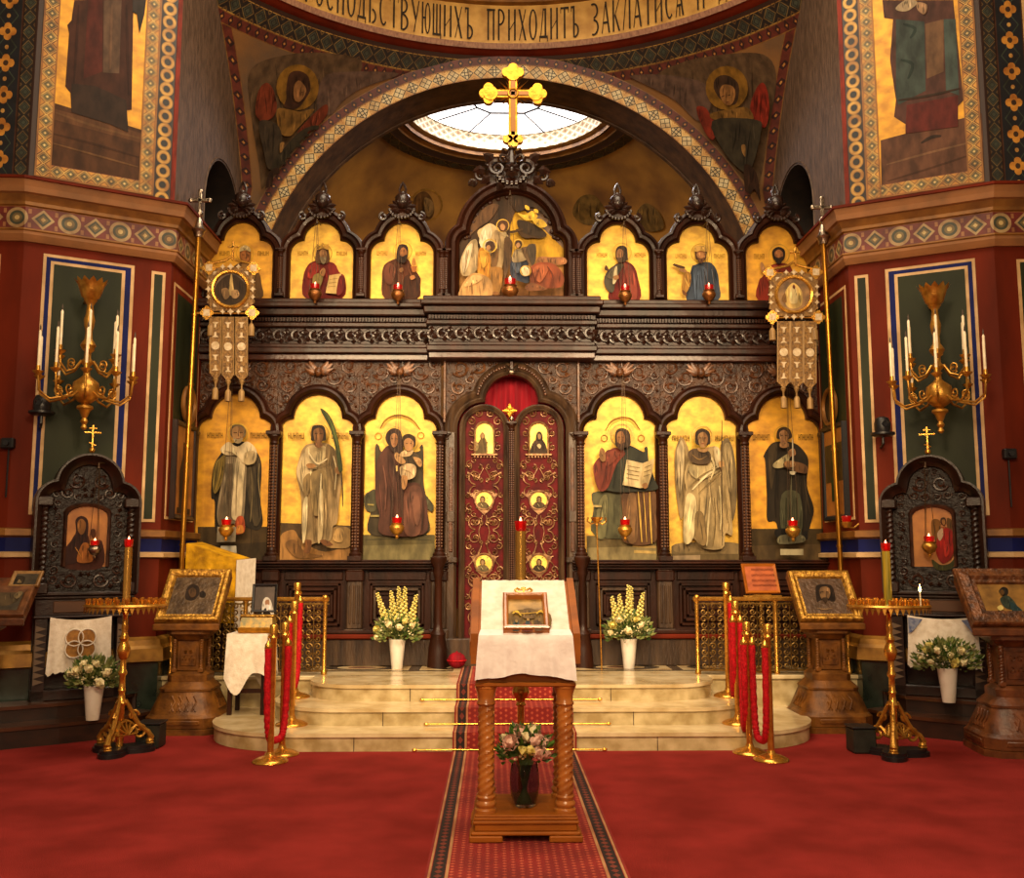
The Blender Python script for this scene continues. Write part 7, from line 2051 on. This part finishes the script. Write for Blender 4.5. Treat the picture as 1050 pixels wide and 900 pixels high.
rows = [[(0, 0, zt + .004)] * (n + 1)]
for j in range(11):
    v = j / 10; row = []
    for i in range(n + 1):
        a = 2 * PI * i / n; x, y = sqp(a, .19 + .01 * v); corner = abs(math.sin(2 * (a + 1.13))) ** 3
        dr = (.36 + .2 * corner) * v; k = 1 + (.16 * corner * v + .03 * math.sin(a * 11) * v)
        row.append((x * k, y * k, zt + .005 - dr))
    rows.append(row)
mb.T = Matrix.Translation((p0.x, Yt, 0)); mb.loft(rows, 0); mb.build('cloth', LINEN, tc_)
bx = atY(266, 645, Yt); t = thing('icon_box', 'small gilded reliquary box on the white-clothed table', 'box', (bx.x, Yt - .06, zt + .012))
mb = MB(); mb.box(-.17, .17, -.1, .12, 0, .05, 0, .008); mb.build('base', GOLDC, t, True); mb = MB(); mb.add([(-.155, -.09, .05), (.155, -.09, .05), (.155, .1, .05), (-.155, .1, .05), (-.145, -.05, .14), (.145, -.05, .14), (.145, .1, .15), (-.145, .1, .15)], [(0, 1, 2, 3), (4, 5, 6, 7), (0, 1, 5, 4), (1, 2, 6, 5), (2, 3, 7, 6), (3, 0, 4, 7)]); mb.build('casket', mat('painted_casket', '6e6a48', .4, .2, (24, 'b08a3c')), t, True)
mb = MB(); mb.box(-.16, .16, -.06, .11, .145, .165, 0, .006); mb.build('lid', GILT, t, True)
fx = atY(272, 636, Yt + .06); Mf = Matrix.Translation((fx.x, Yt + .0, zt + .19)) @ Matrix.Rotation(-.14, 4, 'X')
framed('photo_frame', 'framed portrait of a person in a white hood propped on the gilded box', Mf, .24, .27, [(0, 0), (0, .018), (.006, .022), (.02, .016), (.026, .006)], BLACK, mat('photo_ground', '4a3c34', .35, 0, (8, '2c221c'), coat=.4), """
1a1412 170,215 180,190 205,180 235,190 250,215
e6e0d4 186,200 190,160 200,140 215,140 228,160 240,215 225,210 212,185 196,190 190,212
a87c5c 200,158 208,148 218,152 219,170 210,180 202,172
d8d0c8 203,172 218,172 215,192 208,196""", (225, 580, 4.28), cat='picture frame')
ys = 10.35; ps = atY(781, 640, ys); t = thing('reading_stand', 'slender brass stand holding a framed text behind the right altar rail', 'stand', (ps.x, ys, ZS))
zt_ = atY(781, 611, ys).z - ZS
mb = MB(); mb.lathe([(.16, 0), (.16, .01), (.1, .03), (.02, .06)], n=20); mb.build('base', BRASS, t, True)
mb = MB(); mb.lathe([(.015, .04), (.013, .2), (.025, .22), (.013, .25), (.013, zt_ - .4), (.03, zt_ - .37), (.02, zt_ - .33), (.032, zt_ - .25), (.014, zt_ - .2), (.02, zt_ - .1), (.012, zt_ - .05), (.03, zt_ - .01)], n=14)
for q in (-1, 1): mb.tube([(q * a, -.02, zt_ - .03 - c) for a, c in ((0, .02), (.06, 0), (.12, -.005), (.13, .03), (.1, .045))], .009, 6)
mb.build('stem', BRASS, t, True)
mb = MB(); mb.box(-.2, .2, -.09, -.06, zt_ - .02, zt_ + .01, 0, .004); mb.box(-.1, .1, -.06, .08, zt_ - .01, zt_ + .02, 0, .005); mb.build('ledge', BRASSD, t, True)
Ms, L = slant(V((ps.x, ys, ZS)), .1, -.06, zt_ + .02, .08, zt_ + .34)
framed('framed_text', 'small framed page of reddish text on the brass reading stand', Ms, .37, .33, [(0, 0), (0, .02), (.006, .026), (.03, .012)], OAK, mat('red_page', 'a5501e', .5, 0, (10, '80380f')), """
t 6a2408 300,405,12,10,12
t 6a2408 302,408,36,10,12
t 6a2408 304,412,60,10,12
t 6a2408 308,416,82,8,12""", (700, 580, 4.28), cat='framed text')
# ---- slim processional rod, cushion, cameras
a, b = atY(612, 540, 10.5), atY(617, 682, 10.5); b.z = ZS; t = thing('processional_rod', 'thin brass rod with a flared top leaning right of the royal doors', 'rod', b)
mb = MB(); mb.tube([b, a], .008, 6); mb.build('rod', BRASS, t); mb = MB(); mb.lathe([(.008, 0), (.02, .02), (.012, .04), (.05, .07), (.07, .1), (.04, .1), (.01, .06)], a, 10)
for q in (-1, 1): mb.tube([a + V((q * u, 0, v)) for u, v in ((.01, .05), (.06, .03), (.1, .06), (.09, .1))], .01, 5)
mb.build('flared_top', BRASS, t)
c = atZ(478, 675, ZS); t = thing('cushion', 'small round red cushion on the platform beside the runner', 'cushion', (c.x - .07, 10.66, ZS)); mb = MB(); mb.sph((0, 0, .085), .1, 14, 0, (1, 1, .85)); mb.sph((0, 0, .17), .012, 6); mb.build('cover', CURT, t, True); mb = MB(); mb.tube([(.1 * math.cos(a * PI / 12), .1 * math.sin(a * PI / 12), .085) for a in range(24)], .008, 5, closed=True); mb.build('piping', ROPE, t, True)
def ptz(px, py, lab, s, d=.2):
    u = cu(px if s < 0 else 1048 - px, py)[0]; w0 = P0 + UD * u; w0 = V((w0.x * -s, w0.y, 0)); n = V((CN.x * -s, CN.y, 0)); base = w0 + n * d
    pz = onP(px, py, base, V((0, 1, 0))); t = thing('security_camera', lab, 'camera', (pz.x, pz.y, pz.z)); wl = w0 + V((0, 0, pz.z)); bk = (wl - pz)
    mb = MB(); mb.lathe([(.001, -.075), (.09, -.07), (.115, -.055), (.115, -.035), (.06, -.03)], n=22); mb.build('base', BLACK, t, True)
    mb = MB(); mb.lathe([(.07, -.03), (.078, .0), (.078, .06), (.06, .11), (.03, .125), (.001, .128)], n=20); H_ = mb.build('head', BLACK, t, True)
    mb = MB(); mb.lathe([(.001, 0), (.034, 0), (.034, .02), (.026, .02), (.02, .012), (.001, .012)], n=16); o = mb.build('lens', mat('lens_glass', '0a0a10', .08, 0, coat=1), H_, True); o.location = (0, -.068, .045); o.rotation_euler = (PI / 2, 0, 0)
    mb = MB(); e = V((bk.x, bk.y, 0)); mb.tube([(0, 0, -.07), (0, 0, -.14), V((0, 0, -.16)) + e * .3, V((0, 0, -.16)) + e * .98], .014, 8); mb.build('bracket', BLACK, t, True)
ptz(43, 418, 'black domed security camera bracketed to the left pier', -1); ptz(905, 440, 'black domed security camera bracketed to the right pier', 1)
def wallbox(px, py, lab, s):
    u, z = cu(px, py) if s < 0 else cu(1048 - px, py); w0 = P0 + UD * u
    if u < 0: w0 = V((P0.x + u * 1.05, P0.y - .01, 0))
    w0 = V((w0.x * -s, w0.y, z)); n = V((CN.x * -s, CN.y, 0)) if u > 0 else V((0, -1, 0))
    t = thing('wall_sensor', lab, 'sensor', w0, math.atan2(n.x, -n.y)); mb = MB(); mb.box(-.06, .06, -.07, -.0, -.05, .05, 0, .012); mb.build('body', BLACK, t, True); mb = MB(); mb.lathe([(.001, 0), (.03, 0), (.025, .015), (.001, .02)], n=14); o = mb.build('lens', MATS['lens_glass'], t, True); o.location = (0, -.07, 0); o.rotation_euler = (PI / 2, 0, 0)
    mb = MB(); mb.tube([(0, -.012, -.05), (0, -.012, -.5)], .008, 6); mb.build('cable', BLACK, t, True)
wallbox(10.5, 455, 'small black box on the wall at the far left edge', -1); wallbox(1037, 464, 'small black box on the wall at the far right edge', 1)
# ---- icons on the bema side walls
def wall_icon(s, lab, col, txt):
    X = -XW + .014; N = V((1, 0, 0)); q = lambda x, y: onP(x, y, (X, 0, 0), N)
    ya, yb2 = q(175, 480).y, q(196, 480).y; z1, z0 = q(185, 433).z, q(185, 533).z; t = thing('wall_icon', lab, 'icon', (X * -s, (ya + yb2) / 2, z0))
    M_ = Matrix.Scale(-1, 4, (1, 0, 0)) if s > 0 else Matrix()
    mb = MB(); mb.T = M_; c = [[(X + d, ya + i, z0 + i), (X + d, yb2 - i, z0 + i), (X + d, yb2 - i, z1 - i), (X + d, ya + i, z1 - i)] for i, d in ((0, 0), (0, .05), (.01, .06), (.04, .05), (.055, .03))]
    mb.loft(c, 0, False, True); mb.build('frame', BLACK if s > 0 else KIOSKW, t)
    mb = MB(); mb.T = M_; mb.poly([(X + .032, ya + .05, z0 + .05), (X + .032, yb2 - .05, z0 + .05), (X + .032, yb2 - .05, z1 - .05), (X + .032, ya + .05, z1 - .05)], 0)
    w, h = yb2 - ya, z1 - z0
    for k, (m, p) in enumerate(txt): mb.poly([(X + .034 + .001 * k, ya + w * a, z0 + h * b) for a, b in p], m)
    mb.build('painting', [IGOLD] + col, t)
    c = V((X, (ya + yb2) / 2 + .08, q(186, 413).z)); t = thing('wall_medallion', 'round medallion picture above the tall icon on the %s side wall' % ('left' if s < 0 else 'right'), 'medallion', (c.x * -s, c.y, c.z)); r1, r2 = .19, .19
    mb = MB(); mb.T = M_; mb.tube([(X + .03, c.y + r1 * math.cos(a * PI / 16), c.z + r2 * math.sin(a * PI / 16)) for a in range(32)], .026, 8, closed=True); mb.build('frame', OCHRE, t)
    mb = MB(); mb.T = M_; mb.poly([(X + .02, c.y + r1 * math.cos(a * PI / 16), c.z + r2 * math.sin(a * PI / 16)) for a in range(32)]); mb.poly([(X + .022, c.y + a, c.z + b) for a, b in ((-.08, -.14), (.08, -.14), (.06, 0), (0, .1), (-.06, 0))], 1); mb.build('painting', [paintmat('3a3020'), paintmat('6a5432')], t)
BODY = [(.3, .12), (.72, .12), (.75, .45), (.62, .62), (.6, .78), (.42, .8), (.4, .64), (.28, .5)]
wall_icon(-1, 'tall icon of a standing figure on the left sanctuary side wall', [paintmat('4a3420'), paintmat('6e4a28')], [(1, BODY), (2, [(.42, .66), (.58, .66), (.58, .78), (.44, .78)]), (1, [(.2, .06), (.85, .06), (.85, .12), (.2, .12)])])
wall_icon(1, 'tall icon with a green-clad figure on the right sanctuary side wall', [paintmat('5e4a20'), paintmat('3a4a22')], [(1, [(.1, .4), (.9, .4), (.9, .8), (.1, .8)]), (2, [(.4, .2), (.65, .2), (.66, .45), (.42, .45)]), (2, [(.3, .55), (.6, .5), (.6, .7), (.35, .7)])])
pw = onP(868, 535, (XW - .14, 0, 0), (1, 0, 0)); t = thing('votive_lamp', 'small red votive lamp below the tall icon on the right side wall', 'oil lamp', pw)
mb = MB(); mb.lathe([(.03, -.06), (.05, -.03), (.055, 0), (.05, .0), (.03, -.03)], n=14); mb.tube([(0, 0, -.05), (.07, 0, -.06), (.125, 0, -.02)], .008, 6); mb.build('bracket', BRASSD, t, True); mb = MB(); mb.lathe([(.035, -.01), (.05, .04), (.048, .06), (.04, .06), (.03, .0)], n=14); mb.build('glass_cup', REDGLASS, t, True)
# ================================================================== LIGHT
def lamp(name, kind, loc, energy, col, size=.3, target=None, spot=None, blend=.6):
    l = bpy.data.lights.new(name, kind); l.energy = energy; l.color = col
    if kind == 'AREA': l.shape = 'DISK'; l.size = size
    else: l.shadow_soft_size = size
    if spot: l.spot_size = math.radians(spot); l.spot_blend = blend
    o = bpy.data.objects.new(name, l); COL.objects.link(o); o.location = loc
    if target: o.rotation_euler = (V(target) - V(loc)).to_track_quat('-Z', 'Y').to_euler()
    return o
WARM = (1, .72, .42); WARMER = (1, .62, .3)
lamp('dome_daylight', 'AREA', (0, 7.2, 9.6), 560, (1, .8, .56), 5.5, (0, 7.6, 0))
for s in (-1, 1):
    lamp('screen_fill_spot', 'SPOT', (s * 2.4, 4.2, 5.2), 1900, WARM, 1.2, (s * .5, 11, 2.3), 66, .9)  # unseen spots added to brighten the icon screen
lamp('nave_fill', 'POINT', (0, 1.6, 5.0), 900, WARM, .6)  # unseen fill added in the nave, lights the lectern drape from the front
lamp('rear_fill', 'POINT', (0, -2.4, 3.6), 650, WARM, .8)  # unseen front fill added behind the camera
lamp('skylight_daylight', 'AREA', (0, YC + .75, z4 - .05), 60, (1, .95, 1), 1.3, (0, YC + .75, 0))
w = bpy.data.worlds.new('world'); SC.world = w; w.use_nodes = True
w.node_tree.nodes['Background'].inputs[0].default_value = (.9, .62, .38, 1)
w.node_tree.nodes['Background'].inputs[1].default_value = .22
vs = SC.view_settings; vs.view_transform = 'Standard'; vs.look = 'None'; vs.gamma = 1; vs.exposure = .22
vs.use_curve_mapping = False
